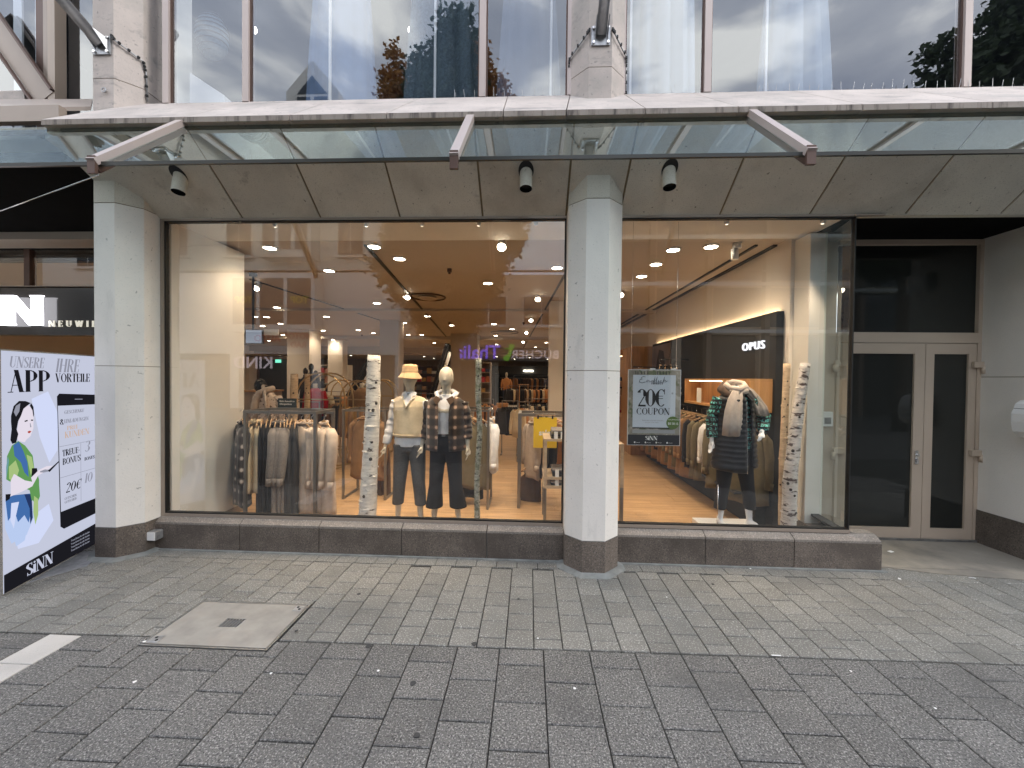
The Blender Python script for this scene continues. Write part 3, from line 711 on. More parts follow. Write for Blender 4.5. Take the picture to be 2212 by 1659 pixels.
MB().box(-9.5,xm_-.041,5.10,5.112,zs1,zt_-.04).obj('transom_pane','shop_glass',lb); MB().box(xm_+.041,-4.2,5.10,5.112,zs1,zt_-.04).obj('transom_pane','shop_glass',lb)
MB().box(-9.5,-4.2,5.02,5.2,zs1-.0,zs1+.012).obj('sign_rail','bronze',lb)
# upper part of the bay: receding canted frames
zl=(-4.988, 3.900, 4.590)[2]
MB().prism([(-5.478, 3.620, 4.245),(-4.770, 3.620, 4.364),(-4.336, 3.750, 4.453),(-4.604, 4.000, 4.704),(-6.050, 4.000, 4.732)],(0,0,-.04)).obj('bay_ledge','bronze',lb)
# mullions and panes of the bay
def ubar(xa,xb,y,mat,name): MB().box(xa,xb,y-.05,y+.06,4.42,8.0).obj(name,mat,lb)
ubar((-5.422, 4.200, 5.335)[0],(-5.303, 4.200, 5.332)[0],4.2,'bronze_dark','mullion')
ubar((-5.303, 4.200, 5.332)[0]+.002,(-5.212, 4.200, 5.329)[0],4.17,'bronze','mullion')
ubar((-5.201, 4.200, 5.329)[0],(-5.120, 4.200, 5.327)[0],4.13,'door_paint','mullion')
MB().box((-5.120, 4.200, 5.327)[0]+.002,-4.25,4.2,4.21,4.42,8.0).obj('pane','upper_glass',lb)
MB().box(-9.5,(-5.422, 4.200, 5.335)[0]-.002,4.2,4.21,4.42,8.0).obj('pane','upper_glass',lb)
a_,b_=Vector((-5.977, 4.100, 5.813)),Vector((-5.228, 4.100, 4.776))
MB().bar(a_,b_,.22,.05,up=(0,-1,0)).obj('diagonal_beam','bronze',lb)
dd_=(b_-a_).normalized(); nn_=dd_.cross(Vector((0,-1,0)))
for s_ in (-1,1): MB().bar(a_+nn_*.125*s_+Vector((0,-.04,0)),b_+nn_*.125*s_+Vector((0,-.04,0)),.02,.04,up=(0,-1,0)).obj('beam_lip','bronze_dark',lb)
MB().box(-9.5,(-5.428, 4.080, 4.795)[0],4.05,4.16,(-5.587, 4.080, 4.729)[2],(-5.586, 4.080, 4.863)[2],bev=.02).obj('stone_end_block','limestone',lb)
# hanging store banner strips behind the bay glass
MB().box((-6.297, 4.600, 6.010)[0],(-6.190, 4.600, 6.007)[0],4.6,4.62,4.7,8).obj('white_blind','white_paint',lb)
MB().box((-5.691, 4.350, 5.775)[0],(-5.624, 4.350, 5.773)[0],4.35,4.37,4.6,8).obj('white_blind','white_paint',lb)
wr=wthing('stay_wire','thin taut steel wire running from the canopy arm down to the left','wire',(-3.151, 2.750, 3.276))
MB().tube([(-3.630, 3.200, 3.497),(-5.364, 3.600, 3.279)],.004,6).obj('wire','chrome',wr)

# fascia sign
YS=5.0
fs=wthing('fascia_sign','black fascia with large glowing white shop letters over the entrance','sign',(-5.6,YS,2.6))
ft,fb=(-6.285, 5.000, 2.957)[2],(-6.289, 5.000, 2.332)[2]
MB().box(-9.5,-4.2,YS,YS+.18,fb,ft).obj('board','black_gloss',fs)
emat('letter_white',(.97,.95,1.0),3.2)
pmat('letter_warm',(.75,.72,.62),.4,var=0,emit=((1,.95,.8),.25))
bl_=(-6.424, 5.000, 2.454); tp_=(-6.421, 5.000, 2.841); hh=tp_[2]-bl_[2]
didone('glowing_letters','SiNN',hh,'letter_white',frame((bl_[0]+.0,YS-.055,bl_[2]),(1,0,0)),fs,ext=.035,squeeze=1.62,align='RIGHT',track=-.10,thick=1.25,bold_n=True)
c0=(-6.353, 5.000, 2.442); c1=(-6.353, 5.000, 2.522)
didone('small_letters','NEUWIED',c1[2]-c0[2],'letter_warm',frame((c0[0],YS-.02,c0[2]),(1,0,0)),fs,ext=.008,squeeze=1.25,track=.42,thick=1.2,bold_n=True)

# ---------------- backlit display with the app poster ----------------
LA=Vector((-4.285,3.03,0)); LBv=Vector((-4.64,4.10,0)); ud=(LBv-LA).normalized()
emat('screen_white',(.77,.81,1.0),.37)
for nm,cl in (('ink_black',(.012,.012,.016)),('ink_grey',(.30,.31,.38)),('ink_skin',(.80,.74,.84)),('ink_green',(.13,.33,.10)),('ink_teal',(.16,.34,.36)),('ink_blue',(.06,.16,.42)),('ink_lightblue',(.50,.62,.90)),('ink_navy',(.02,.04,.13)),('ink_red',(.45,.08,.06)),('ink_gold',(.62,.45,.36)),('ink_pale',(.66,.72,.96)),('ink_lime',(.40,.55,.22))): emat(nm,cl,.5)
ld=wthing('light_display','backlit white advertising display with black lettering and a painted woman beside a phone','display',(-4.45,3.5,0))
nrm=ud.cross(Vector((0,0,1))); H=2.02
def LP(u,z,d=0): return LA+ud*u+Vector((0,0,z))+nrm*d
wL=(LBv-LA).length
MB().prism([LP(0,.0,-.10),LP(wL,.0,-.10),LP(wL,.0,-.004),LP(0,.0,-.004)],(0,0,H)).obj('housing','steel_plate',ld)
MB().prism([LP(.012,.012,-.0039),LP(wL-.012,.012,-.0039),LP(wL-.012,H-.012,-.0039),LP(.012,H-.012,-.0039)],nrm*.003).obj('lit_face','screen_white',ld)
def shp(name,mat,pts,d): MB().prism([LP(u,z,0) + nrm*d for u,z in pts],nrm*.0006).obj(name,mat,ld)
def LM(u,z,d=.0012): return frame(LP(u,z)+nrm*d,ud)
shp('watercolour_wash','ink_pale',[(.28,1.60),(.45,1.66),(.56,1.45),(.55,1.1),(.46,1.0),(.36,1.25)],.0005)
shp('watercolour_wash','ink_pale',[(.10,.50),(.45,.62),(.50,.45),(.34,.30),(.14,.33)],.0005)
shp('phone_body','ink_black',[(.548,1.61),(.575,1.635),(wL-.03,1.60),(wL-.03,.34),(.62,.325),(.578,.36)],.001)
shp('phone_screen','screen_white',[(.556,1.52),(wL-.05,1.50),(wL-.05,.50),(.584,.50)],.002)
shp('phone_speaker','ink_grey',[(.76,1.575),(.86,1.57),(.86,1.563),(.76,1.568)],.002)
for z in (1.13,.83): shp('screen_rule','ink_grey',[(.57,z),(wL-.06,z-.005),(wL-.06,z-.009),(.57,z-.004)],.0025)
shp('screen_rule','ink_grey',[(.83,1.12),(.834,1.12),(.834,.53),(.83,.53)],.0025)
shp('base_band','ink_black',[(.013,.013),(wL-.013,.013),(wL-.013,.235),(.013,.165)],.001)
didone('headline','UNSERE',.095,'ink_grey',LM(.070,1.872),ld,ext=.0006,squeeze=.78,slant=.22)
didone('headline','APP',.19,'ink_black',LM(.060,1.663),ld,ext=.0006,squeeze=.98,thick=1.15)
didone('headline','IHRE',.13,'ink_grey',LM(.53,1.838),ld,ext=.0006,squeeze=.82,slant=.22)
didone('headline','VORTEILE',.085,'ink_black',LM(.53,1.742),ld,ext=.0006,squeeze=.93)
didone('screen_text','GESCHENKE',.034,'ink_grey',LM(.625,1.435,.003),ld,ext=.0006,squeeze=1.05,slant=.2)
didone('screen_text','EINLADUNGEN',.038,'ink_grey',LM(.62,1.345,.003),ld,ext=.0006,squeeze=1.0,slant=.2)
didone('screen_text','&',.055,'ink_black',LM(.578,1.335,.003),ld,ext=.0006)
didone('screen_text','PREI',.040,'ink_gold',LM(.66,1.275,.003),ld,ext=.0006,squeeze=1.3)
didone('screen_text','KUNDEN',.062,'ink_gold',LM(.632,1.20,.003),ld,ext=.0006,squeeze=1.02)
didone('screen_text','TREUE-',.062,'ink_black',LM(.602,1.028,.003),ld,ext=.0006,squeeze=.86)
didone('screen_text','BONUS',.062,'ink_black',LM(.604,.945,.003),ld,ext=.0006,squeeze=.9)
didone('screen_text','3',.11,'ink_grey',LM(.88,1.02,.003),ld,ext=.0006,slant=.2)
didone('screen_text','BONUS',.035,'ink_black',LM(.88,.93,.003),ld,ext=.0006)
didone('screen_text','20€',.095,'ink_black',LM(.636,.665,.003),ld,ext=.0006,squeeze=.92,slant=.2)
didone('screen_text','GUTSCHEIN',.024,'ink_grey',LM(.625,.60,.003),ld,ext=.0006,squeeze=.95)
didone('screen_text','GUTSCHEIN',.024,'ink_grey',LM(.625,.565,.003),ld,ext=.0006,squeeze=.95)
didone('screen_text','10',.095,'ink_grey',LM(.875,.70,.003),ld,ext=.0006,slant=.2)
didone('shop_name','SiNN',.105,'screen_white',LM(.212,.056,.003),ld,ext=.0006,squeeze=.98,track=-.02,thick=1.25)
for k in range(4): sans('small_print','Treue-Bonus fur alle Kunden',.026,'ink_grey',LM(.70,.165-k*.033,.003),ld,ext=.0004,squeeze=.8)
# painted woman
def sh2(nm,m,p): shp(nm,m,p,.001)
shp('painted_skirt','ink_lightblue',[(.03,.80),(.26,.74),(.30,.56),(.22,.42),(.08,.40),(.025,.55)],.001)
nz=[0]
def lay(nm,m,pts):
    nz[0]+=1; MB().prism([LP(u,z)+nrm*(.0016+.0004*nz[0]) for u,z in pts],nrm*.0003).obj(nm,m,ld)
lay('painted_skirt','ink_blue',[(.03,.79),(.10,.80),(.26,.77),(.275,.66),(.24,.52),(.20,.60),(.14,.56),(.11,.66),(.05,.60)])
lay('painted_skirt','ink_navy',[(.20,.78),(.27,.76),(.28,.55),(.255,.50),(.25,.64)])
lay('painted_skirt','ink_pale',[(.08,.74),(.15,.73),(.12,.62),(.10,.52),(.07,.60)])
lay('painted_skirt','ink_lightblue',[(.15,.5),(.22,.47),(.20,.38),(.12,.36),(.10,.44)])
lay('painted_top','ink_green',[(.088,1.22),(.146,1.25),(.21,1.20),(.282,1.10),(.30,.96),(.33,.92),(.345,.87),(.344,.74),(.27,.70),(.25,.80),(.06,.93),(.036,.95),(.045,1.14)])
lay('painted_top','ink_blue',[(.10,1.22),(.15,1.245),(.19,1.16),(.23,1.05),(.24,.92),(.20,.97),(.17,1.06),(.11,1.13)])
lay('painted_top','ink_lime',[(.06,1.05),(.12,1.09),(.15,1.0),(.11,.90),(.06,.95)])
lay('painted_top','ink_teal',[(.036,.95),(.06,1.10),(.05,1.14),(.035,1.05)])
lay('painted_top','ink_lime',[(.22,1.12),(.27,1.09),(.29,.99),(.26,.93),(.24,1.02)])
lay('painted_top','ink_green',[(.28,.86),(.34,.85),(.35,.72),(.31,.64),(.27,.72)])
lay('painted_top','ink_lime',[(.29,.74),(.33,.70),(.33,.56),(.30,.48),(.28,.60)])
lay('painted_top','ink_black',[(.27,.99),(.32,.98),(.33,.92),(.29,.87),(.265,.90)])
lay('painted_bag','ink_black',[(.025,.83),(.07,.82),(.06,.78),(.025,.77)])
lay('painted_arm','ink_skin',[(.07,.93),(.10,.98),(.20,.90),(.27,.87),(.26,.91),(.34,.96),(.42,.975),(.49,.965),(.42,.935),(.33,.91),(.27,.83),(.17,.81),(.07,.80)])
lay('painted_hand','ink_grey',[(.35,.945),(.40,.95),(.47,.93),(.43,.922),(.385,.925),(.35,.935)])
lay('painted_phone','ink_black',[(.43,.93),(.56,1.00),(.555,.985),(.45,.915)])
lay('painted_face','ink_skin',[(.17,1.50),(.23,1.55),(.275,1.52),(.287,1.44),(.284,1.34),(.255,1.275),(.215,1.25),(.20,1.23),(.14,1.25),(.125,1.30),(.14,1.40)])
lay('painted_hair','ink_black',[(.076,1.47),(.10,1.55),(.15,1.59),(.21,1.585),(.26,1.565),(.235,1.55),(.19,1.52),(.165,1.46),(.14,1.42),(.125,1.35),(.14,1.31),(.12,1.24),(.085,1.235),(.068,1.27),(.08,1.36),(.075,1.42)])
lay('painted_hair','ink_grey',[(.12,1.55),(.16,1.57),(.15,1.50),(.12,1.46),(.10,1.50)])
lay('painted_hair','ink_black',[(.262,1.565),(.285,1.53),(.29,1.46),(.283,1.44),(.275,1.50),(.25,1.54)])
lay('painted_eye','ink_black',[(.195,1.415),(.225,1.422),(.228,1.410),(.20,1.405)])
lay('painted_eye','ink_black',[(.257,1.42),(.28,1.418),(.278,1.407),(.26,1.409)])
lay('painted_nose','ink_grey',[(.247,1.39),(.252,1.39),(.262,1.355),(.25,1.352)])
lay('painted_lips','ink_red',[(.222,1.318),(.24,1.325),(.262,1.318),(.245,1.302),(.23,1.305)])
bp=MB(); p_=[LP(.2,0,.01),LP(.85,0,.01),LP(.80,0,.20),LP(.45,0,.28)]; bp.prism([q+Vector((0,0,.002)) for q in p_],(0,0,.006)); bp.obj('foot_plate','galvanized',ld)
DLP=13.5
# ---------------- shop interior shell ----------------
ZC=3.50
fl=wthing('shop_floor','',None,(0,4.2,0),kind='structure')
MB().box(-16,3.3,4.14,30,-.25,-.004).obj('subfloor','wood_floor',fl)
# planks near the window as pieces
r_=random.Random(11); PK={}
def plank(L):
    k=round(L,2)
    if k not in PK:
        mb=MB().box(-L/2+.001,L/2-.001,-.094,.094,-.018,0,bev=.0012); me=bpy.data.meshes.new('floor_plank'); me.from_pydata(mb.v,[],mb.f); me.materials.append(MATS['wood_floor']); PK[k]=me
    return PK[k]
n=0; y=4.25
while y<10.2:
    x=-5.2+r_.uniform(-1.2,0)
    while x<3.1 and n<290:
        L=r_.choice((1.2,1.45,1.7)); 
        if abs(x+L/2+.4)<y*1.0:
            xe=min(x+L,3.28); Lm=xe-x
            if Lm>.3:
                o=bpy.data.objects.new('floor_plank',plank(Lm)); COL.objects.link(o); o.parent=fl; o.location=((x+xe)/2,y-4.2,.001+r_.uniform(-.0004,.0004)); n+=1
        x+=L+.001
    y+=.19
sh=wthing('shop_interior','warm lit interior shell of the clothes shop with cream ceiling and walls','room',(0,8,0))
MB().box(-4.39,3.3,4.10,4.72,3.465,3.62).obj('window_soffit','cream',sh)
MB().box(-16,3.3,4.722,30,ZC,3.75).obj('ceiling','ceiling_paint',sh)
MB().box(3.02,3.14,4.76,30,0,ZC-.001).obj('right_wall','warm_white',sh)
MB().box(3.06,3.24,4.50,4.759,0,3.452).obj('right_return','cream',sh)
MB().box(-16,3.3,29.5,29.8,0,ZC-.001).obj('back_wall','grey_oak',sh)
MB().box(-16.2,-16,4.2,30,0,ZC-.001).obj('left_wall','warm_white',sh)
MB().box(-4.39,-3.855,4.11,5.20,0,3.464).obj('left_return_wall','cream',sh)
MB().box(-3.854,-3.845,4.2,5.19,0,.09).obj('skirting','grey_oak',sh)
# bulkheads across the ceiling
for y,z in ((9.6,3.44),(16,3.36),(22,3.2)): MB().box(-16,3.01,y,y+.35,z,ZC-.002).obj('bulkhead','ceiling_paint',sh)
MB().box(-16,3.01,22.36,29.4,3.12,3.2).obj('low_ceiling','ceiling_paint',sh)
# ceiling tracks
def track(a,b,w=.035): MB().bar((a[0],a[1],ZC-.012),(b[0],b[1],ZC-.012),w,.02).obj('ceiling_track','gasket',sh)
def ZP(t): return t
track((-2.089, 4.958, 3.500),(-3.489, 16.747, 3.500),.045)
track((0.550, 6.340, 3.500),(-0.859, 30.792, 3.500)); track((2.766, 5.015, 3.500),(2.756, 12.191, 3.500)); track((3.000, 5.018, 3.500),(2.904, 12.837, 3.500),.06)
track((-4.854, 6.687, 3.500),(-4.330, 12.439, 3.500),.02)
# air rings
def ring(c,r,label):
    t=wthing('air_diffuser',label,'ceiling vent',c,group='round ceiling air diffusers')
    MB().tube([(c[0]+r*cos(k*PI/12),c[1]+r*sin(k*PI/12),ZC-.02) for k in range(24)],.016,6,closed=True).obj('outer_ring','bronze_dark',t)
    MB().cyl((c[0],c[1],ZC-.05),r*.55,.02,20).obj('inner_disc','ceiling_paint',t)
ring((-0.918, 14.422, 3.500),.50,'dark rimmed round air diffuser in the shop ceiling above the far centre aisle')
ring((-2.119, 8.142, 3.500),.36,'round air diffuser in the shop ceiling above the bucket hat mannequin')

# ---------------- downlights ----------------
emat('lamp_glow',(1,.86,.66),22)
emat('lamp_glow_soft',(1,.88,.70),9)
DLs=[(583,536),(711,585),(598,664),(551,684),(705,684),(606,699),(698,714),(611,723),(687,724),(774,713),(581,736),(719,734),(680,741),(746,742),(645,748),(681,758),(732,755),(603,761),(558,768),(764,726),(769,749),
(808,533),(863,559),(1054,612),(814,655),(879,641),(923,683),(873,697),(1063,672),(1067,700),(1071,725),(911,723),(938,741),(981,741),(862,736),(862,752),(962,758),(916,763),(912,793),(941,794),(1076,757),(1077,768),(1115,777),(1171,777),(1177,789),(1049,798),(1073,744),(893,752),(896,783),(1010,735),(1205,700),(1180,740),
(1536,533),(1454,540),(1417,571),(1386,597)]
DL=[
]
DLW=[(-3.403, 5.056, 3.490),(-3.177, 6.152, 3.490),(-6.178, 9.443, 3.490),(-7.795, 10.944, 3.490),(-5.699, 10.890, 3.490),(-7.981, 12.385, 3.490),(-7.562, 14.221, 3.490),(-10.053, 15.752, 3.490),(-8.639, 15.848, 3.490),(-6.161, 14.018, 3.490),(-12.508, 18.527, 3.490),(-9.024, 17.832, 3.490),(-10.883, 19.659, 3.490),(-9.374, 19.808, 3.490),(-13.063, 21.903, 3.490),(-11.926, 24.330, 3.490),(-16.046, 24.763, 3.490),(-7.282, 16.127, 3.490),
(-2.005, 5.017, 3.490),(-1.845, 5.531, 3.490),(-0.747, 6.975, 3.490),(-3.473, 8.868, 3.490),(-2.556, 8.144, 3.490),(-2.802, 10.735, 3.490),(-3.858, 12.036, 3.490),(-0.946, 9.874, 3.490),(-1.112, 12.253, 3.490),(-1.340, 15.612, 3.490),(-4.245, 15.436, 3.490),(-4.653, 19.175, 3.490),(-3.660, 19.098, 3.490),(-6.026, 18.073, 3.490),(-7.584, 22.752, 3.490),(-5.053, 23.607, 3.490),(-6.604, 24.575, 3.490),(-1.642, 19.724, 3.490),(-2.775, 17.625, 3.490),(0.768, 18.510, 3.490),
(2.243, 5.065, 3.490),(1.821, 5.185, 3.490),(1.806, 5.826, 3.490),(1.791, 6.503, 3.490)]
DLW=[d for d in DLW if d[1]<28]
# regular grid behind the pillar / beyond what the photograph lets one place
for gx_,gy_2 in ((-.6,13.5),(1.6,13.5),(1.4,10.5),(.4,6.0),(-6.5,7),(-9,9),(-9,13),(-6,15),(1.5,17),(-3,20),(-10,17.5),(-6.5,18.5),(-2,17.5),(-8,21.3),(-4.5,21.5),(0.3,21.3),(-12,12),(2,21),(-11,24),(-8,24),(-5,24.4),(-2,24),(0,24.6),(1.8,24),(-9.5,26.5),(-6.5,26.8),(-3.5,26.5),(-1,26.8),(1.2,26.5),(-13,22.8),(-2.5,12.6),(-4.8,15.5),(-7.5,11)): DLW.append((gx_,gy_2,3.49))
def lampname(x,y):
    return None
def dll(c):
    px=c[0]/c[1]; col='left' if px<-.42 else ('middle' if px<-.12 else ('right' if px<.25 else 'far right'))
    dep='first row' if c[1]<5.6 else ('second row' if c[1]<8 else ('third row' if c[1]<11 else ('distant' if c[1]<16 else 'faint distant')))
    w={'left':'above the front clothes rail','middle':'above the two mannequins','right':'above the sale card rack','far right':'seen through the right window'}[col]
    s='glowing ceiling downlight, '+dep+', '+w+('' if c[1]<16 else (', under the low ceiling' if c[1]>22.3 else ', before the low ceiling')); return s,'downlights, '+dep+' '+w
def make_dl(c,first=None):
    t=thing('ceiling_downlight',dll(c)[0],'ceiling light',(c[0],c[1],ZC),group=dll(c)[1])
    MB().tube([(.085*cos(k*PI/10),.085*sin(k*PI/10),-.006) for k in range(20)],.012,6,closed=True).obj('rim','white_paint',t)
    MB().cyl((0,0,-.012),.078,.006,20).obj('lamp_lens','lamp_glow',t)
    return t
dl0=None; DLO=[]
for i,c in enumerate(DLW):
    zc_=ZC if c[1]<22.3 else 3.12
    if dl0 is None: d=dl0=make_dl(c)
    else: d=dup(dl0,(c[0],c[1],zc_-.002),None,*dll(c))
    DLO.append((d,c))
for d,c in DLO:
    if c[1]<22:
        L=bpy.data.lights.new('downlight_beam','SPOT'); L.energy=DLP*(2.6 if c[1]<6.2 else (1.5 if c[1]<9 else (1 if c[1]<13 else 2.4))); L.color=(1,.76,.52); L.spot_size=rad(140); L.spot_blend=.8; L.shadow_soft_size=.09
        lo=bpy.data.objects.new('downlight_beam',L); COL.objects.link(lo); lo.parent=d; lo.location=(0,0,-.03)
# track spots: bigger, tilted cans
SPW=[(-4.952, 6.952, 3.400),(-0.351, 4.746, 3.400),(0.155, 8.004, 3.420),(0.028, 10.949, 3.420),(-0.122, 13.975, 3.420),(-0.293, 17.579, 3.420),(1.717, 7.593, 3.420),(-2.462, 7.845, 3.420),(-4.566, 22.583, 3.420)]
for i,c in enumerate(SPW):
    lab='glowing track spotlight '+('near the left wall of the shop','at the top right of the left shop window','nearest on the right ceiling track','second on the right ceiling track','third on the right ceiling track','fourth and farthest on the right ceiling track','just right of the centre pillar','on the long left ceiling track','far back above the egg headed mannequin')[i]
    t=thing('track_spotlight',lab,'spotlight',c,group='track spotlights in the shop')
    MB().cyl((0,.03,.0),.055,.11,14,(0,.5,.6)).obj('can','white_paint',t); MB().cyl((0,.026,-.006),.05,.004,14,(0,.5,.6)).obj('lamp_lens','lamp_glow',t); MB().box(-.012,.012,.03,.054,.05,.10).obj('stem','gasket',t)
    if c[1]<14:
        L=bpy.data.lights.new('spot_beam','SPOT'); L.energy=DLP*(.4 if i==0 else 2.6); L.color=(1,.78,.54); L.spot_size=rad(110); L.spot_blend=.9; L.shadow_soft_size=.06
        lo=bpy.data.objects.new('spot_beam',L); COL.objects.link(lo); lo.parent=t; lo.location=(0,-.04,-.06); lo.rotation_euler=(rad(-25),0,0)
emat('lamp_lens_dim',(1,.86,.66),1.6)
# small spots added just inside the panes to light the figures from the front
for i,(x,tgt,pw,lb_) in enumerate(((-2.75,(-2.6,4.9,.9),75,'above the front clothes rail'),(-1.75,(-1.9,4.6,1.0),60,'above the thick birch trunk'),(-1.15,(-1.45,4.6,1.2),70,'above the bucket hat mannequin'),(-.55,(-.95,4.6,1.2),70,'above the plaid mannequin'),(.05,(.3,5.6,1.0),70,'left of the centre pillar'),(2.0,(2.3,4.5,1.2),75,'above the headless mannequin'),(2.95,(2.8,4.5,1.0),45,'above the leaning birch pair'))):
    y=4.17; t=wthing('window_spotlight','small white spotlight at the head of the shop window '+lb_,'spotlight',(x,y,3.46)); d=(Vector(tgt)-Vector((x,y,3.43))).normalized()
    MB().cyl(Vector((x,y,3.44))-d*.02,.022,.035,12,d).box(x-.006,x+.006,y-.006,y+.006,3.44,3.464).obj('can','white_paint',t); MB().cyl(Vector((x,y,3.44))+d*.016,.014,.002,12,d).obj('lamp_lens','lamp_lens_dim',t)
    L=bpy.data.lights.new('window_beam','SPOT'); L.energy=pw*1.15; L.color=(1,.78,.55); L.spot_size=rad(62); L.spot_blend=.7; L.shadow_soft_size=.03
    lo=bpy.data.objects.new('window_beam',L); COL.objects.link(lo); lo.parent=t; lo.location=Vector((0,0,-.02))+d*.03; lo.rotation_euler=(-d).to_track_quat('Z','Y').to_euler()
# camera-like white fitting near right window
cm=wthing('ceiling_fitting','small white cylindrical fitting under the ceiling at the right window','spotlight',(2.514, 4.975, 3.420)); c_=Vector((2.514, 4.975, 3.420))
MB().cyl(c_+Vector((0,0,.02)),.05,.06,14).cyl(c_+Vector((-.03,-.01,-.12)),.042,.13,14).obj('can','white_paint',cm)

# ---------------- columns, walls, counters ----------------
def column(x0,x1,y0,y1,mat,label,top=ZC):
    t=wthing('shop_column',label,'column',((x0+x1)/2,y0,0)); MB().box(x0,x1,y0,y1,0,top-.002).obj('shaft',mat,t); MB().box(x0-.01,x1+.01,y0-.01,y1+.01,0,.08).obj('skirting','grey_oak',t); return t
cxa=(-8.777, 14.000, 2.016)[0]; cxb=(-7.953, 14.000, 2.025)[0]
column(cxa,cxb,14,14.8,'warm_white','cream column behind the black headless figure group')
column((-4.410, 11.500, 2.011)[0],(-3.857, 11.500, 2.016)[0],11.5,12.0,'ceiling_paint','cream column behind the thick birch trunk and the bucket hat mannequin')
column((-3.001, 15.000, 1.210)[0],(-1.989, 15.000, 1.222)[0],15,15.7,'ceiling_paint','beige column behind the egg headed mannequin')
column((0.434, 8.600, 2.002)[0],(0.434, 8.600, 2.002)[0]+.55,8.6,9.2,'warm_white','cream column at the right edge of the left window')
column((-9.345, 18.000, 2.089)[0],(-8.644, 18.000, 2.096)[0],18,18.5,'warm_white','slim cream column deep in the shop left of the escalator')
# dark back zone with shelving
dz=wthing('dark_shop_area','dark framed department at the back of the shop with two lit light bars','display wall',(0,24,0))
ax0,ax1=(-2.196, 23.000, 2.257)[0],3.0
zt2=(-0.634, 23.000, 2.353)[2]
MB().box(ax0,ax1,23,23.12,zt2-.30,zt2+.15).box(ax0,ax0+.2,23,27,0,zt2-.301).obj('portal','black_panel',dz)
MB().box(ax0,ax1,27,27.1,0,zt2).obj('back_panel','black_panel',dz)
for px in (1145,1222): 
    pass
MB().box((-0.336, 22.900, 2.247)[0],(0.225, 22.900, 2.252)[0],22.9,22.96,zt2-.15,zt2-.07).obj('light_bar','lamp_glow_soft',dz)
MB().box((1.846, 22.900, 2.268)[0],(2.085, 22.900, 2.271)[0],22.9,22.96,zt2-.15,zt2-.07).obj('light_bar','lamp_glow_soft',dz)
for zz in (.5,1.15,1.8): MB().box(ax0+.21,ax1-.1,26.4,26.99,zz,zz+.04).obj('shelf','grey_oak',dz)
lz=wthing('back_doorway','dark opening with lit cream reveals at the far left of the shop','doorway',(-8,17,0))
x0,x1=(-11.917, 17.000, 2.044)[0],(-10.679, 17.000, 2.056)[0]
MB().box(x0,x1,17,17.2,0,(-11.077, 17.000, 2.541)[2]).obj('dark_opening','black_panel',lz)
xa_=(-12.391, 16.900, 2.037)[0]
MB().box(xa_,x0-.02,17,17.2,0,2.6).obj('lit_panel','warm_white',lz); MB().box(x0-.03,x0+.02,16.88,16.98,0,2.62).obj('post','bronze_dark',lz); MB().box(xa_,x1,16.88,16.98,2.62,2.68).obj('head','bronze_dark',lz)
ex=wthing('exit_sign','small green exit sign glowing over the dark opening','sign',(-10.926, 16.800, 2.453)); emat('exit_green',(.12,.5,.35),1.2); c_=(-10.926, 16.800, 2.453)
MB().box(c_[0]-.12,c_[0]+.12,16.78,16.82,c_[2]-.07,c_[2]+.07).obj('face','exit_green',ex)
ct=wthing('shop_counter','oak counter at the left edge of the shop behind the clothes rail','counter',(-5.651, 7.896, 0.500)); c_=(-5.6,8.6,0)
MB().box(-6.4,(-5.952, 8.600, 0.385)[0],8.6,9.3,0,1.45).obj('body','grey_oak',ct); MB().box(-6.45,(-5.931, 8.600, 0.385)[0],8.55,9.35,1.452,1.49).obj('top','wood',ct)
# low far shelves to give depth behind racks
for k,(px0,px1,yy,hz_,m) in enumerate([(640,700,20,2.2,'wood'),(700,735,24,2.4,'ceiling_paint'),(885,965,25,2.3,'black_panel'),(1032,1062,24,2.4,'wood')]):
    pass
def shelfwall(name,label,x0,x1,y,h,mat,rows,cols,seed):
    t=wthing(name,label,'shelf',((x0+x1)/2,y,0)); rr=random.Random(seed)
    MB().box(x0,x1,y+.45,y+.5,0,h).box(x0,x0+.04,y,y+.45,0,h).box(x1-.04,x1,y,y+.45,0,h).obj('carcass',mat,t)
    for i in range(rows+1): MB().box(x0+.041,x1-.041,y+.002,y+.449,h*i/rows+(.0 if i<rows else -.03),h*i/rows+.03-(.0 if i<rows else .03)).obj('shelf_board',mat,t)
    dx=(x1-x0-.1)/cols
    for i in range(rows):
        for j in range(cols):
            if rr.random()<.22: continue
            z=h*i/rows+.032; x=x0+.06+dx*j; hh=rr.uniform(.3,.75)*(h/rows)
            s=MB().box(x+.02,x+dx-.03,y+.06,y+.40,z,z+hh,bev=.02).obj('folded_clothes',rr.choice(CLM),t)
    return t
CLM=[]
for nm,c in (('c_black',(.015,.015,.017)),('c_navy',(.03,.04,.09)),('c_rust',(.35,.10,.035)),('c_mustard',(.42,.25,.07)),('c_cream',(.62,.55,.44)),('c_grey',(.16,.16,.165)),('c_olive',(.13,.12,.07)),('c_tan',(.36,.23,.13)),('c_red',(.42,.03,.04)),('c_white',(.74,.72,.68)),('c_pink',(.52,.30,.25))):
    pmat(nm,c,.85,var=.15,scale=30,bump=.2,bscale=300,sheen=.2,kind='obj'); CLM.append(nm)
shelfwall('wall_shelf','bright lit shelving deep in the shop behind the gold rails',(-10.966, 20.000, 0.917)[0],(-9.308, 20.000, 0.937)[0],20,2.4,'warm_white',5,5,1)
shelfwall('wall_shelf','dark shelving with red goods behind the two mannequins',(-7.291, 24.000, 0.807)[0],(-5.030, 24.000, 0.835)[0],24,2.5,'bronze_dark',5,7,2)
shelfwall('wall_shelf','narrow shelving right of the egg headed mannequin deep in the shop',(-2.534, 20.000, 1.021)[0],(-1.945, 20.000, 1.029)[0],20,2.6,'grey_oak',5,2,3)
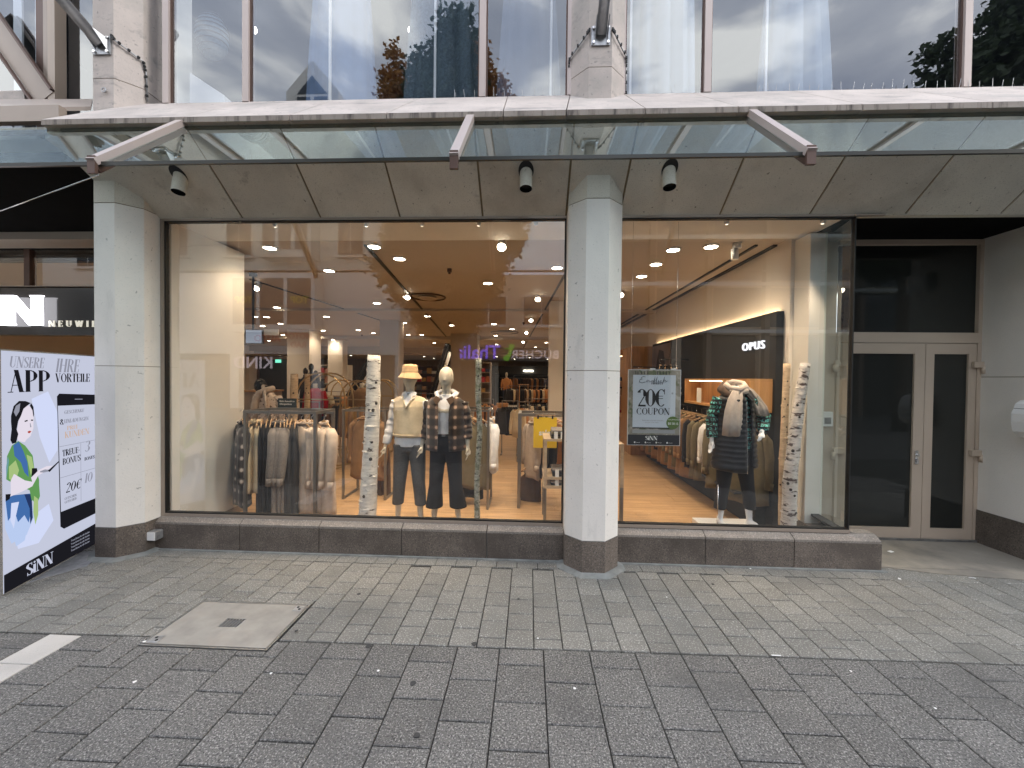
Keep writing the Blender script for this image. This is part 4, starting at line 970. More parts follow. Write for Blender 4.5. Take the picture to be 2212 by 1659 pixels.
# escalators
def escal(a,b,label,w=1.0):
    a=Vector(a); b=Vector(b); t=wthing('escalator',label,'escalator',tuple(a))
    for s in (0,w):
        o=Vector((s,0,0)); MB().bar(a+o,b+o,.05,.50).obj('balustrade','black_gloss',t); MB().bar(a+o+Vector((0,-.03,-.36)),b+o+Vector((0,-.03,-.36)),.10,.16).obj('skirt','white_paint',t); MB().bar(a+o+Vector((0,-.03,.28)),b+o+Vector((0,-.03,.28)),.09,.07).obj('handrail','cable',t)
    MB().bar(a+Vector((w/2,.1,-.45)),b+Vector((w/2,.1,-.45)),w*.95,.1).obj('steps','steel',t)
escal((-7.910, 17.000, 0.666),(-7.031, 17.400, 2.472),'escalator with dark side rising to the right behind the thick birch trunk')
escal((-4.878, 19.000, -0.092),(-3.965, 19.600, 3.440),'escalator with white and dark stripes rising between the two mannequins',.7)
# small ceiling dots (detectors)
for i,c in enumerate([(-6.691, 15.569, 3.490),(-2.445, 11.989, 3.490),(-0.191, 11.915, 3.490),(-1.247, 6.081, 3.490)]):
    t=wthing('smoke_detector','small dark detector on the shop ceiling','detector',c,group='detectors on the shop ceiling'); MB().cyl((c[0],c[1],ZC-.05),.035,.048,12).cyl((c[0],c[1],ZC-.08),.018,.029,10).obj('body','bronze_dark',t)
# hanging monitor
mo_=wthing('hanging_monitor','flat monitor hanging from the ceiling on a black pole beside the left wall','screen',(-4.502, 6.300, 2.438)); c_=(-4.502, 6.300, 2.453)
MB().box(c_[0]-.13,c_[0]+.15,6.28,6.33,c_[2]-.11,c_[2]+.12,bev=.006).obj('casing','cable',mo_); emat('monitor_pic',(.25,.28,.34),.5); MB().box(c_[0]-.12,c_[0]+.14,6.272,6.2795,c_[2]-.10,c_[2]+.11).obj('display','monitor_pic',mo_)
MB().cyl((c_[0]-.03,6.32,c_[2]+.12),.018,ZC-c_[2]-.12,10).cyl((c_[0]-.03,6.32,ZC-.06),.06,.058,14).obj('pole','cable',mo_)
MB().box(c_[0]+.16,c_[0]+.40,6.30,6.32,c_[2]+.03,c_[2]+.13).obj('side_sign','paper',mo_)

# ---------------- right wall fittings ----------------
op=wthing('brand_wall','dark wall panel with glowing white OPUS letters and a warm light cove on its top','display wall',(2.9,7,0))
XW=2.93
MB().box(XW,3.018,4.86,9.6,.0,2.66,bev=.004).obj('panel','black_panel',op)
emat('cove_glow',(1,.66,.36),6); MB().box(XW+.045,XW+.075,4.95,9.55,2.661,2.672).obj('cove_strip','cove_glow',op)
emat('opus_white',(.97,.96,1),.75)
def RW(px,py,X): return None
a_=(2.920, 5.568, 2.240); b_=(2.920, 5.066, 2.257)
a2_=(2.920, 5.572, 2.348)
sans('glowing_letters','OPUS',.15,'opus_white',frame((XW-.02,a_[1],a_[2]-.01),(0,-1,0)),op,ext=.012,squeeze=1.2,off=-.001,spacing=1.25)
# wooden niche
n0,n1=(2.900, 6.339, 1.547),(2.900, 4.687, 1.631)
nb=wthing('wood_niche','lit wooden box shelf on the dark brand wall behind the headless mannequin','shelf',(2.8,6.5,1.7))
yA,yB=(2.750, 6.056, 1.559)[1],4.9
zA,zB=(2.750, 6.051, 1.442)[2],(2.750, 6.068, 1.851)[2]
yC=(2.750, 6.911, 1.516)[1]
MB().box(2.66,2.925,yB,yC,zB-.03,zB).obj('top_board','wood',nb); MB().box(2.66,2.925,yB,yC,zA,zA+.03).obj('bottom_board','wood',nb); MB().box(2.915,2.926,yB,yC,zA+.031,zB-.031).obj('back_board','wood',nb)
MB().box(2.66,2.914,yC-.03,yC,zA+.031,zB-.031).box(2.66,2.914,yB,yB+.03,zA+.031,zB-.031).obj('side_board','wood',nb); ym=(2.750, 5.578, 1.647)[1]
MB().box(2.655,2.914,yB+.031,ym,zA+.0312,zB-.0312).obj('front_panel','wood',nb)
emat('niche_glow',(1,.75,.42),6); MB().box(2.70,2.72,ym+.1,yC-.1,zB-.042,zB-.0305).obj('light_strip','niche_glow',nb)
card=MB().box(2.70,2.71,yC-.55,yC-.40,zA+.032,zA+.26).obj('photo_card','paper',nb)
wc=wthing('wood_cabinet','tall warm wooden cabinet wall beyond the dark brand wall','cabinet',(2.7,10.5,0))
yq=(2.900, 9.538, 2.045)[1]
MB().box(2.45,3.018,9.62,10.6,0,2.62).obj('end_block','wood',wc)
MB().box(2.40,3.018,10.601,16,2.45,2.60).obj('cornice','wood',wc); MB().box(2.9,3.018,10.601,16,0,2.449).obj('back','wood',wc)
for zz in (.8,1.35,1.75): MB().box(2.46,2.899,10.601,16,zz,zz+.03).obj('shelf_board','wood',wc)
rr=random.Random(4)
for k in range(14):
    y=10.8+k*.36; z=(.83,1.38,1.78)[k%3]; MB().box(2.55,2.85,y,y+.24,z,z+rr.uniform(.08,.22),bev=.02).obj('folded_clothes',rr.choice(CLM),wc)
MB().box(2.45,2.47,10.7,15.9,2.44,2.4495).obj('light_strip','niche_glow',wc)
ph=wthing('wall_photo','large mauve photo print of a dark haired person on the wall end above the rail','picture',(2.9,9,2)); pmat('print_mauve',(.22,.18,.19),.6,var=.1); pmat('print_hair',(.05,.035,.035),.6,var=.3)
MB().box(2.905,2.928,8.35,9.55,1.45,2.60).obj('print','print_mauve',ph); MB().prism([(2.904,8.55,1.5),(2.904,9.2,1.5),(2.904,9.25,2.1),(2.904,9.05,2.5),(2.904,8.75,2.45),(2.904,8.6,2.1)],(-.002,0,0)).obj('figure_shape','print_hair',ph)
# ---------------- cloth materials ----------------
def cloth(name,col,sc=220,var=.12,rough=.9,specks=(),bump=.35,stretch=(1,1,1)):
    return pmat(name,col,rough,var=var,scale=14,bump=bump,bscale=sc,specks=specks,kind='obj',sheen=.08,spec=.2,stretch=stretch)
def plaidmat(name,dark,mid,light,sx,sz,orient='obj'):
    m,nt=new_mat(name); co=coords(nt,'obj'); sp=N(nt,'SeparateXYZ'); nt.links.new(co,sp.inputs[0])
    def tri(out,s,ph=0.,pw=2.2):
        a=N(nt,'Math',operation='MULTIPLY_ADD'); nt.links.new(out,a.inputs[0]); a.inputs[1].default_value=2*PI/s; a.inputs[2].default_value=ph
        b=N(nt,'Math',operation='SINE'); nt.links.new(a.outputs[0],b.inputs[0])
        c=N(nt,'Math',operation='MULTIPLY_ADD'); nt.links.new(b.outputs[0],c.inputs[0]); c.inputs[1].default_value=.5; c.inputs[2].default_value=.5
        d=N(nt,'Math',operation='POWER'); nt.links.new(c.outputs[0],d.inputs[0]); d.inputs[1].default_value=pw; return d.outputs[0]
    ax=N(nt,'Math',operation='ADD'); nt.links.new(sp.outputs[0],ax.inputs[0]); nt.links.new(sp.outputs[1],ax.inputs[1])
    X=tri(ax.outputs[0] if orient!='obj' else sp.outputs[0],sx); Z=tri(sp.outputs[2],sz)
    pr=N(nt,'Math',operation='MULTIPLY'); nt.links.new(X,pr.inputs[0]); nt.links.new(Z,pr.inputs[1])
    su=N(nt,'Math',operation='ADD'); nt.links.new(X,su.inputs[0]); nt.links.new(Z,su.inputs[1])
    c=mixc(nt,dark,mid,ramp(nt,su.outputs[0],[(.25,0.),(1.,.85)])); c=mixc(nt,c,light,ramp(nt,pr.outputs[0],[(.32,0.),(.85,1.)]))
    f=noise(nt,co,160,2); c=mixc(nt,c,ramp(nt,f,[(.3,.75),(.7,1.15)]),1.,'MULTIPLY')
    b=N(nt,'BsdfPrincipled',Roughness=.95); b.inputs['Sheen Weight'].default_value=.3; nt.links.new(c,b.inputs['Base Color']); o=N(nt,'OutputMaterial'); nt.links.new(b.outputs[0],o.inputs[0]); return m
cloth('cl_cream',(.66,.54,.36)); cloth('cl_black',(.016,.015,.017),120); cloth('cl_grey',(.05,.05,.052)); cloth('cl_tweed',(.22,.19,.165),260,specks=[(170,.56,(.42,.38,.34),.8),(150,.58,(.06,.05,.045),.8)])
cloth('cl_beige',(.52,.43,.35),180); cloth('cl_tan',(.27,.155,.075),180); cloth('cl_olive',(.15,.125,.075),160); cloth('cl_white',(.74,.74,.75),90); cloth('cl_red',(.50,.018,.03),120); cloth('cl_mustard',(.40,.22,.06),120); cloth('cl_pinkish',(.50,.30,.22),120); cloth('cl_orange',(.55,.25,.09),120); cloth('cl_navy',(.03,.038,.06),120); cloth('cl_brown',(.09,.055,.035),120); cloth('cl_denim',(.10,.15,.26),160)
pmat('cl_floral',(.02,.018,.018),.85,var=0,specks=[(26,.58,(.62,.52,.42),1.)],kind='obj')
pmat('cl_leopard',(.58,.47,.38),.85,var=0,specks=[(30,.57,(.06,.04,.035),1.)],kind='obj')
plaidmat('cl_plaid',(.022,.016,.014),(.085,.055,.04),(.62,.40,.27),.105,.115)
plaidmat('cl_plaid_dark',(.02,.018,.02),(.07,.06,.058),(.60,.52,.44),.13,.14,'xy')
pmat('skin_form',(.62,.55,.43),.5,var=.05,scale=6,bump=.2,bscale=300,kind='obj')
pmat('skin_white',(.82,.82,.82),.35,var=.02,kind='obj'); pmat('skin_black',(.012,.012,.012),.25,var=0,kind='obj')
pmat('trouser_check',(.105,.10,.095),.9,var=.25,scale=60,bump=.3,bscale=250,kind='obj',specks=[(200,.6,(.2,.19,.18),.5)])
pmat('trouser_black',(.013,.012,.014),.85,var=.2,bump=.3,bscale=200,kind='obj')
pmat('hanger_wood',(.55,.36,.20),.45,var=.1,kind='obj'); 
def scribmat():
    m,nt=new_mat('shirt_script'); co=coords(nt,'obj',(1,1,1))
    # handwriting: thin iso-lines of stretched noise kept in text rows
    mp=N(nt,'Mapping'); mp.inputs['Scale'].default_value=(32,32,17); mp.inputs['Rotation'].default_value=(0,.35,0); nt.links.new(co,mp.inputs[0])
    f=N(nt,'TexNoise',Scale=1.0,Detail=1.0,Roughness=.4,Distortion=.9); nt.links.new(mp.outputs[0],f.inputs['Vector'])
    band=ramp(nt,f.outputs['Fac'],[(.44,0.),(.47,1.),(.525,1.),(.555,0.)])
    sp=N(nt,'SeparateXYZ'); nt.links.new(co,sp.inputs[0]); a=N(nt,'Math',operation='MULTIPLY'); nt.links.new(sp.outputs[2],a.inputs[0]); a.inputs[1].default_value=1/.048
    fr=N(nt,'Math',operation='FRACT'); nt.links.new(a.outputs[0],fr.inputs[0]); row=ramp(nt,fr.outputs[0],[(.08,0.),(.2,1.),(.74,1.),(.86,0.)])
    mu=N(nt,'Math',operation='MULTIPLY'); nt.links.new(band,mu.inputs[0]); nt.links.new(row,mu.inputs[1])
    c=mixc(nt,(.012,.014,.016),(.16,.62,.54),mu.outputs[0]); b=N(nt,'BsdfPrincipled',Roughness=.8); nt.links.new(c,b.inputs['Base Color']); o=N(nt,'OutputMaterial'); nt.links.new(b.outputs[0],o.inputs[0])
scribmat()

# ---------------- a garment on its hanger ----------------
# local frame: hangs below the origin (rail), shoulders along local X, front to -Y
def garment(name,mat,label,group,length=.95,width=.44,thick=.05,sleeve=.55,flare=1.1,seed=0,collar=True,hood=False,vest=False,cat='garment',lod=1,fold=.5):
    r=random.Random(seed); t=thing(name,label,cat,(0,0,0),0,group)
    n=28 if lod else 16; top=-.115; rings=[]
    zs=[0,.025,.06,.12,.25,.45,.65,.82,.93,1.0] if lod else [0,.05,.25,.6,1.]
    ph=r.uniform(0,6); 
    for s in zs:
        z=top-.05*0-length*s
        w=width*(.16+ (1-.16)*min(1,(s/.10)))/2 if s<.10 else width/2*(.90+(flare-.90)*((s-.1)/.9))
        if s<.10: w=width/2*(.30+.70*(s/.10)**.7)
        d=thick*(.45+.55*min(1,s/.2))*(1+.25*s)
        ring=[]
        for k in range(n):
            a=2*PI*k/n; f=1+fold*.28*s*sin(a*5+ph+s*2)+fold*.12*s*sin(a*9+ph*2)
            x=w*cos(a); y=d*f*sin(a)+.012*s*sin(x*38+ph)*fold
            ring.append((x,y,z-.06*(abs(cos(a))**1.5)*(1 if s<.1 else max(0,1-s*3))-.012*s*sin(a*3+ph)))
        rings.append(ring)
    MB().loft(rings).obj('body',mat,t)
    if not vest:
        for sg in (-1,1):
            x0=sg*width*.46; z0=top-.085; L=sleeve
            P=[(x0*.80,0,z0+.01),(x0*1.02,-.002,z0-.05),(x0*1.14,-.01,z0-.22*L/.55),(x0*1.17,-.02+r.uniform(-.02,.01),z0-.45*L/.55),(x0*1.15,-.02+r.uniform(-.03,.01),z0-.55*L/.55-.02)]
            MB().tube(P,[(.055,.05),(.068,.058),(.06,.052),(.05,.042),(.045,.038)],12 if lod else 8).obj('sleeve',mat,t)
            if lod: 
                a_,b_=Vector(P[-2]),Vector(P[-1]); MB().tube([a_.lerp(b_,.4),b_+(b_-a_)*.08],[(.051,.043),(.048,.041)],12).obj('cuff',mat,t)
    if collar and lod:
        c=MB(); 
        c.tube([(.075*sin(a*PI/7)*(1 if True else 0),.03*cos(a*PI/7)-.0,top+.0+.012*cos(a*PI/7)) for a in range(14)],(.016,.03),8,closed=True); c.obj('collar',mat,t)
    if hood and lod: MB().ell((0,.05,top-.03),(.10,.05,.10),14,10).obj('hood',mat,t)
    if lod:
        h=MB(); h.tube([(-width*.40,0,top-.045),(-.07,0,top+.012),(0,0,top+.03),(.07,0,top+.012),(width*.40,0,top-.045)],(.008,.013),8); h.obj('hanger',"hanger_wood",t)
        k=MB(); k.tube([(0,0,top+.03),(0,0,-.045),(0,.024,-.028),(0,.03,0),(0,.015,.026),(0,-.012,.028),(0,-.028,.008)],.0035,6); k.obj('hanger_hook','chrome',t)
    return t
def hang(first,x,y,z,rz,label=None,group=None):
    if not first.get('_used'): 
        first['_used']=1; first.location=(x,y,z); first.rotation_euler[2]=rz
        if label: first['label']=label
        if group: first['group']=group
        return first
    return dup(first,(x,y,z),rz,label,group)

def frame_rack(x0,x1,y0,y1,h,label,group=None,w=.03,mat='rack_metal'):
    t=wthing('clothes_rack',label,'clothes rack',((x0+x1)/2,(y0+y1)/2,0),group)
    for x in (x0,x1):
        for y in (y0,y1): MB().box(x-w/2,x+w/2,y-w/2,y+w/2,w,h-w).obj('post',mat,t)
    for y in (y0,y1): MB().box(x0-w/2,x1+w/2,y-w/2,y+w/2,h-w,h).obj('top_rail',mat,t)
    for x in (x0,x1):
        MB().box(x-w/2,x+w/2,y0+w/2,y1-w/2,h-w,h).obj('top_rail',mat,t); MB().box(x-w/2,x+w/2,y0-w/2,y1+w/2,0,w).obj('floor_rail',mat,t)
    return t
# --- front left rail ---
hz=(-3.159, 4.850, 1.375)[2]; xa,xb=(-3.640, 4.850, 1.368)[0],(-2.582, 4.700, 1.396)[0]
yr=4.85
rk=frame_rack((-3.410, 4.850, 0.132)[0],(-2.547, 4.620, 0.509)[0],4.62,5.05,hz+.03,'grey steel clothes rail at the left of the large window, hung with coats and vests',w=.034)
MB().box(xa+.05,(-2.426, 4.720, 1.396)[0],yr-.012,yr+.012,hz-.02,hz+.008).obj('hanging_bar','rack_metal',rk)
gA='garments on the front left clothes rail'
specs=[]
pl=garment('plaid_shirt_jacket','cl_plaid_dark','black and cream plaid shirt jacket at the left end of the front rail',None,1.02,.54,.075,.62,1.15,seed=1)
cv=garment('cream_vest','cl_cream','cream sleeveless knit vest on the front rail beside the plaid jacket','cream vests on the front rail',.86,.42,.045,0,1.02,seed=2,vest=True,collar=True)
bk=garment('black_dress','cl_black','long black dress on the front rail next to the cream vests','black dresses on the front rail',1.22,.46,.05,.5,1.05,seed=3,vest=True,collar=False)
tw=garment('tweed_coat','cl_tweed','long grey flecked tweed coat in the middle of the front rail','tweed coats on the front rail',1.36,.46,.055,.62,1.12,seed=4)
bk2=garment('dark_dress','cl_grey','charcoal dress between the tweed coats and the beige jackets','charcoal dresses on the front rail',1.22,.45,.05,.5,1.05,seed=5,vest=True,collar=False)
bg=garment('beige_jacket','cl_beige','beige wool shirt jacket with broad collar at the right end of the front rail','beige jackets on the front rail',1.10,.50,.075,.66,1.12,seed=6,collar=True)
RZ=rad(-62)
def atx(px): return None
xs=[(-3.628, 4.850, 1.304)[0],(-3.490, 4.850, 1.306)[0],(-3.423, 4.850, 1.307)[0],(-3.357, 4.850, 1.308)[0],(-3.297, 4.850, 1.309)[0],(-3.237, 4.850, 1.310)[0],(-3.177, 4.850, 1.310)[0],(-3.123, 4.850, 1.311)[0],(-3.075, 4.850, 1.312)[0],(-3.028, 4.850, 1.313)[0],(-2.974, 4.850, 1.313)[0],(-2.926, 4.850, 1.314)[0],(-2.860, 4.850, 1.315)[0],(-2.795, 4.850, 1.316)[0],(-2.724, 4.850, 1.317)[0],(-2.557, 4.850, 1.320)[0]]
seq=[pl,cv,cv,bk,bk,bk,tw,tw,tw,bk2,bk2,bk2,bg,bg,bg,bg]
r_=random.Random(2)
for i,(x,gm) in enumerate(zip(xs,seq)):
    rz=RZ+r_.uniform(-.08,.08)
    if gm is pl: rz=rad(-48)
    if gm is bg: rz=rad(-50+i*1.5)
    if i==15: rz=rad(-40)
    hang(gm,x,yr+r_.uniform(-.01,.01),hz-.02,rz, 'beige wool shirt jacket right of the rack post at the end of the rail' if i==15 else None)
# small hook row on top: seen as bright curls
# --- rack 2 behind the thick birch ---
hz2=(-2.515, 6.000, 1.337)[2]
frame_rack((-2.744, 6.000, 0.487)[0],(-2.112, 6.000, 0.500)[0],5.75,6.25,hz2,'square steel rack behind the thick birch trunk with tan jackets')
tn=garment('tan_jacket','cl_tan','tan brown jacket on the rack behind the thick birch trunk','tan jackets behind the birch trunk',.92,.52,.07,.6,1.1,seed=8)
dk=garment('dark_trousers','cl_brown','dark brown trousers hanging low behind the thick birch trunk','dark trousers behind the birch trunk',1.0,.36,.05,0,1.0,seed=9,vest=True,collar=False)
for k in range(2): hang(tn,(-2.551, 6.000, 1.208)[0]+.13*k,6.0,hz2-.04,rad(-30+8*k))
for k in range(3): hang(dk,(-2.482, 6.100, 1.199)[0]+.12*k,6.1,hz2-.42,rad(-50))
# --- rack 3 right of the plaid mannequin ---
hz3=(-0.552, 5.700, 1.388)[2]
frame_rack((-0.949, 5.700, 0.588)[0],(-0.558, 5.700, 0.596)[0],5.45,5.95,hz3,'square steel rack right of the plaid mannequin with dark trousers')
ol=garment('olive_trousers','cl_olive','dark olive trousers hanging right of the plaid shirt mannequin','olive trousers right of the plaid mannequin',.95,.40,.06,0,1.0,seed=10,vest=True,collar=False)
ws=garment('white_shirt','cl_white','white shirt at the near end of the rack behind the thin birch trunk',None,.72,.46,.06,.55,1.05,seed=11)
bs=garment('black_shirt','cl_black','black shirt on the rack between the plaid mannequin and the thin birch',None,1.15,.5,.06,.5,1.05,seed=12)
hang(ws,(-0.528, 5.600, 1.277)[0],5.62,hz3-.03,rad(-72)); hang(bs,(-0.889, 5.800, 1.252)[0],5.75,hz3-.03,rad(-20))
for k in range(3): hang(ol,(-0.905, 5.600, 1.271)[0]+.10*k,5.62,hz3-.06,rad(-25))
# --- rack 4 with the yellow sale card ---
hz4=(-0.225, 5.900, 1.335)[2]
frame_rack((-0.480, 5.900, 0.554)[0]+.35,(0.390, 5.900, 0.572)[0]+.3,5.55,6.05,hz4,'steel rack behind the yellow sale card with grey and orange tops',w=.04)
gt_=garment('grey_sweater','cl_grey','dark grey knit top on the rack with the yellow sale card','grey tops behind the sale card',.78,.48,.06,.55,1.05,seed=13)
lt_=garment('beige_sweater','cl_beige','light grey beige top peeking out left of the yellow sale card',None,.80,.48,.06,.55,1.05,seed=14)
or_=garment('orange_sweater','cl_orange','orange knit top hanging right behind the yellow sale card',None,.86,.48,.06,.5,1.05,seed=15)
pk_=garment('salmon_sweater','cl_pinkish','salmon top hanging behind the yellow sale card',None,.80,.48,.06,.5,1.05,seed=16)
x4=(0.051, 5.800, 1.266)[0]
hang(lt_,x4+.0,5.84,hz4-.04,rad(-70)); hang(gt_,x4+.08,5.86,hz4-.04,rad(-62)); hang(gt_,x4+.16,5.9,hz4-.04,rad(-50)); hang(or_,x4+.24,5.95,hz4-.04,rad(-10)); hang(pk_,x4+.34,6.0,hz4-.04,rad(-10))
hang(dk,x4-.02,5.9,hz4-.75,rad(-12),'dark folded trousers hanging under the tops with the yellow sale card')
sc=wthing('sale_card','bright yellow hanging card reading sale on a rack near the centre pillar','sign',(0.222, 5.460, 1.078))
q0,q1=(0.066, 5.460, 0.871),(0.366, 5.460, 1.291); pmat('yellow_card',(.80,.55,.03),.5,var=.02); pmat('print_white',(.85,.85,.80),.5,var=0)
MB().box(q0[0],q1[0]+.02,5.46,5.466,q0[2],q1[2]).obj('card','yellow_card',sc); tp=(0.140, 5.460, 1.045)
sans('lettering','sale',.105,'print_white',frame((tp[0],5.458,tp[2]),(1,0,0)),sc,ext=.0008,off=.003)
for xx in (q0[0]+.06,q1[0]-.04): MB().box(xx-.012,xx+.012,5.450,5.472,q1[2]-.02,q1[2]+.03).obj('clip','cable',sc)
MB().tube([(q0[0]+.02,5.463,q1[2]+.03),(q1[0],5.463,q1[2]+.03)],.006,6).obj('hanger','hanger_wood',sc); MB().tube([(q0[0]+.12,5.463,q1[2]+.035),(q0[0]+.12,5.50,hz4)],.004,6).obj('hanger_hook','chrome',sc)
# shelf unit in front of it
su=wthing('wood_shelf_table','tall light wood side table with metal legs and folded tops beside the centre pillar','table',(0.285, 4.900, 0.209)); sx0=(0.191, 4.850, 0.793)[0]; z1_=(0.215, 4.850, 1.089)[2]; z2_=(0.222, 4.850, 0.560)[2]; 
pmat('light_wood',(.52,.40,.27),.5,var=.2,scale=2,stretch=(2,2,8))
for yy in (4.85,5.3): 
    for xx in (sx0,sx0+.62): MB().box(xx,xx+.035,yy,yy+.035,0,z2_-.08).obj('leg','rack_metal',su); MB().box(xx,xx+.035,yy,yy+.035,z2_-.079,z1_-.03).obj('upright','light_wood',su)
for zz in (z1_,z2_+.06,z2_-.05+.0): MB().box(sx0-.005,sx0+.66,4.845,5.34,zz-.029,zz).obj('shelf_board','light_wood',su)
def pile(name,label,x0,x1,y0,y1,z,mats,seed,th=.028):
    r=random.Random(seed); t=wthing(name,label,'folded clothes',((x0+x1)/2,(y0+y1)/2,z))
    zz=z+.002
    for m in mats:
        h=th*r.uniform(.8,1.2); a=r.uniform(-.015,.015)
        MB().box(x0+a,x1+a,y0+r.uniform(-.01,.01),y1,zz,zz+h,bev=.011).obj('folded_top',m,t); zz+=h+.001
    for k in range(2): MB().box(x0+.04+k*.08,x0+.085+k*.08,y0-.018,y0-.014,z+.0,z+.09,rz=.2*k).obj('price_tag','paper',t)
    return t
pile('folded_pile','folded green and grey tops with white price tags on the top board by the pillar',sx0+.08,sx0+.5,4.87,5.2,z1_,['cl_olive','cl_grey','cl_olive','cl_tweed'],3)
pile('folded_pile','low pile of folded grey clothes on the lowest board of the wood side table',sx0+.10,sx0+.5,4.88,5.2,z2_-.05,['cl_grey','cl_beige','cl_tweed','cl_grey'],4)
pile('folded_pile','folded dark clothes on the middle board of the wood side table',sx0+.10,sx0+.5,4.88,5.2,z2_+.06,['cl_grey','cl_navy','cl_tweed'],5)
s2=wthing('wood_side_unit','narrow wood and metal unit at the left edge of the right window','table',(1.164, 4.900, 0.231)); q=(1.143, 4.700, 1.063)
MB().box(q[0]-.5,q[0]-.02,4.7,5.1,q[2]-.03,q[2]).box(q[0]-.06,q[0]-.02,4.7,4.74,.55,q[2]-.031).obj('wood_frame','light_wood',s2); MB().box(q[0]-.06,q[0]-.02,4.7,4.74,0,.549).obj('metal_leg','rack_metal',s2)
# --- right wall rail ---
rl=wthing('wall_rail','dark wall rail along the dark brand wall carrying olive and black garments','clothes rack',(2.75,7,1.4))
hr=(2.720, 5.983, 1.391)[2]
MB().tube([(2.70,5.1,hr),(2.70,9.4,hr)],.013,10).obj('rail','cable',rl)
for y in (5.2,6.6,8,9.3): MB().box(2.70,2.93,y-.01,y+.01,hr-.01,hr+.012).obj('bracket','cable',rl)
MB().box(2.55,2.929,5.0,9.5,.42,.45).obj('low_shelf','black_panel',rl); MB().box(2.80,2.929,5.0,9.5,0,.419).obj('low_back','black_panel',rl)
go=garment('olive_jacket','cl_olive','olive jacket in the row on the rail of the dark brand wall','olive jackets on the wall rail',.92,.46,.06,.6,1.08,seed=20,lod=1)
gk=garment('tan_coat','cl_tan','tan coat in the row on the rail of the dark brand wall','tan coats on the wall rail',1.0,.46,.06,.6,1.08,seed=21)
gb_=garment('black_jacket','cl_black','black jacket in the row on the rail of the dark brand wall','black jackets on the wall rail',.80,.46,.06,.6,1.08,seed=22)
gw_=garment('white_shirt','cl_white','white top near the front of the rail on the dark brand wall',None,.75,.44,.05,.5,1.0,seed=23)
r_=random.Random(9); y=5.55; seqr=[go,gw_,go,go,gb_,gk,gk,go,gk,go,gk,gk,gb_,gk,go,gk,go,gk,gb_,gk]
seqr=[gw_ if i==1 else s for i,s in enumerate(seqr) if not(s is gw_ and i!=1)]
for i,gm in enumerate(seqr):
    o_=('first','second','third','fourth','fifth','sixth','seventh','eighth','ninth','tenth','eleventh','twelfth','thirteenth','fourteenth','fifteenth','sixteenth','seventeenth','eighteenth','nineteenth','twentieth')[i]
    hang(gm,2.70,y,hr-.02,rad(-12)+r_.uniform(-.1,.1),gm.name.split('.')[0].replace('_',' ')+', '+o_+' garment from the window on the dark wall rail','garments on the dark wall rail'); y+=.17+r_.uniform(0,.04)
hang(go,2.72,5.05,hr-.05,rad(-40),'large olive jacket behind the right side of the headless mannequin')
# floral tops hanging high
r2=wthing('front_rail_arm','dark rail arm high on the dark brand wall carrying patterned dresses','clothes rack',(2.6,7.2,2.2))
hf=(2.600, 6.754, 2.181)[2]; MB().tube([(2.93,7.45,hf+.02),(2.45,7.45,hf+.02)],.012,8).obj('arm','cable',r2)
fl_=garment('floral_dress','cl_floral','black dress with pale flowers hanging high left of the wood niche','floral dresses on the high arm',1.05,.34,.07,.4,1.0,seed=30,lod=1)
for k in range(4): hang(fl_,(2.550, 6.901, 2.069)[0]-.12+k*.09,7.45,hf,rad(60+k*7))
ka=garment('khaki_dress','cl_olive','khaki dress hanging high behind the coupon poster','khaki dresses on the high arm',.95,.4,.07,.45,1.0,seed=31)
for k in range(3): hang(ka,2.42-.02*k,8.6+.25*k,hf-.12,rad(40+k*9))
MB().tube([(2.93,8.9,hf-.08),(2.3,8.9,hf-.08)],.012,8).obj('arm','cable',r2)

# --- gold arched rails and background racks ---
def arch_rack(x,y,w,h,label,n=2):
    t=wthing('gold_arch_rail',label,'clothes rack',(x,y,0),group='gold arched rails deep in the shop')
    for k in range(n):
        yy=y+k*.35; P=[(x,yy,.15)]+[(x,yy,h-w/2)]+[(x+w/2-w/2*cos(a*PI/10),yy,h-w/2+w/2*sin(a*PI/10)) for a in range(1,10)]+[(x+w,yy,h-w/2),(x+w,yy,.15)]
        P+=[(x+w/2+w/2*cos(a*PI/8),yy,.15-.0-.12*sin(a*PI/8)) for a in range(1,8)]
        MB().tube(P,.016,8,closed=True).obj('hoop','brass',t)
    MB().box(x-.01,x+w+.01,y-.012,y+.012,h-w*.55,h-w*.55+.024).obj('hanging_bar','brass',t)
    return h-w*.55
small_p=[]
for i,(nm,mt) in enumerate((('mustard_sweater','cl_mustard'),('tan_sweater','cl_tan'),('rust_sweater','cl_orange'),('black_sweater','cl_black'),('cream_sweater','cl_cream'),('grey_sweater','cl_grey'),('salmon_sweater','cl_pinkish'),('navy_sweater','cl_navy'),('brown_sweater','cl_brown'),('denim_shirt','cl_denim'))):
    p=garment(nm,mt,nm.replace('_',' ')+' hanging on a rack deep in the shop',nm.replace('_',' ')+'s on racks deep in the shop',.66,.42,.05,.5,1.06,seed=50+i,lod=0); small_p.append(p)
WH={1:'on the gold arched rail left of the thick birch',2:'hanging just left of the gold arched rail',5:'on the arched rail behind the red figure',6:'on the arched rail behind the thick birch'}
def row(x0,x1,y,z,idx,n,rz=-60,seed=1,where=None):
    r=random.Random(seed)
    for k in range(n):
        p=small_p[r.choice(idx)]; w=p.name.split('.')[0].replace('_',' ')+' '+(where or WH[seed]); hang(p,x0+(x1-x0)*(k+.5)/n,y+r.uniform(-.02,.02),z,rad(rz)+r.uniform(-.12,.12),w,w)
h_=arch_rack((-3.986, 8.200, 1.462)[0],8.2,.75,(-3.738, 8.200, 1.738)[2],'gold arched rail with mustard and tan tops left of the thick birch trunk')
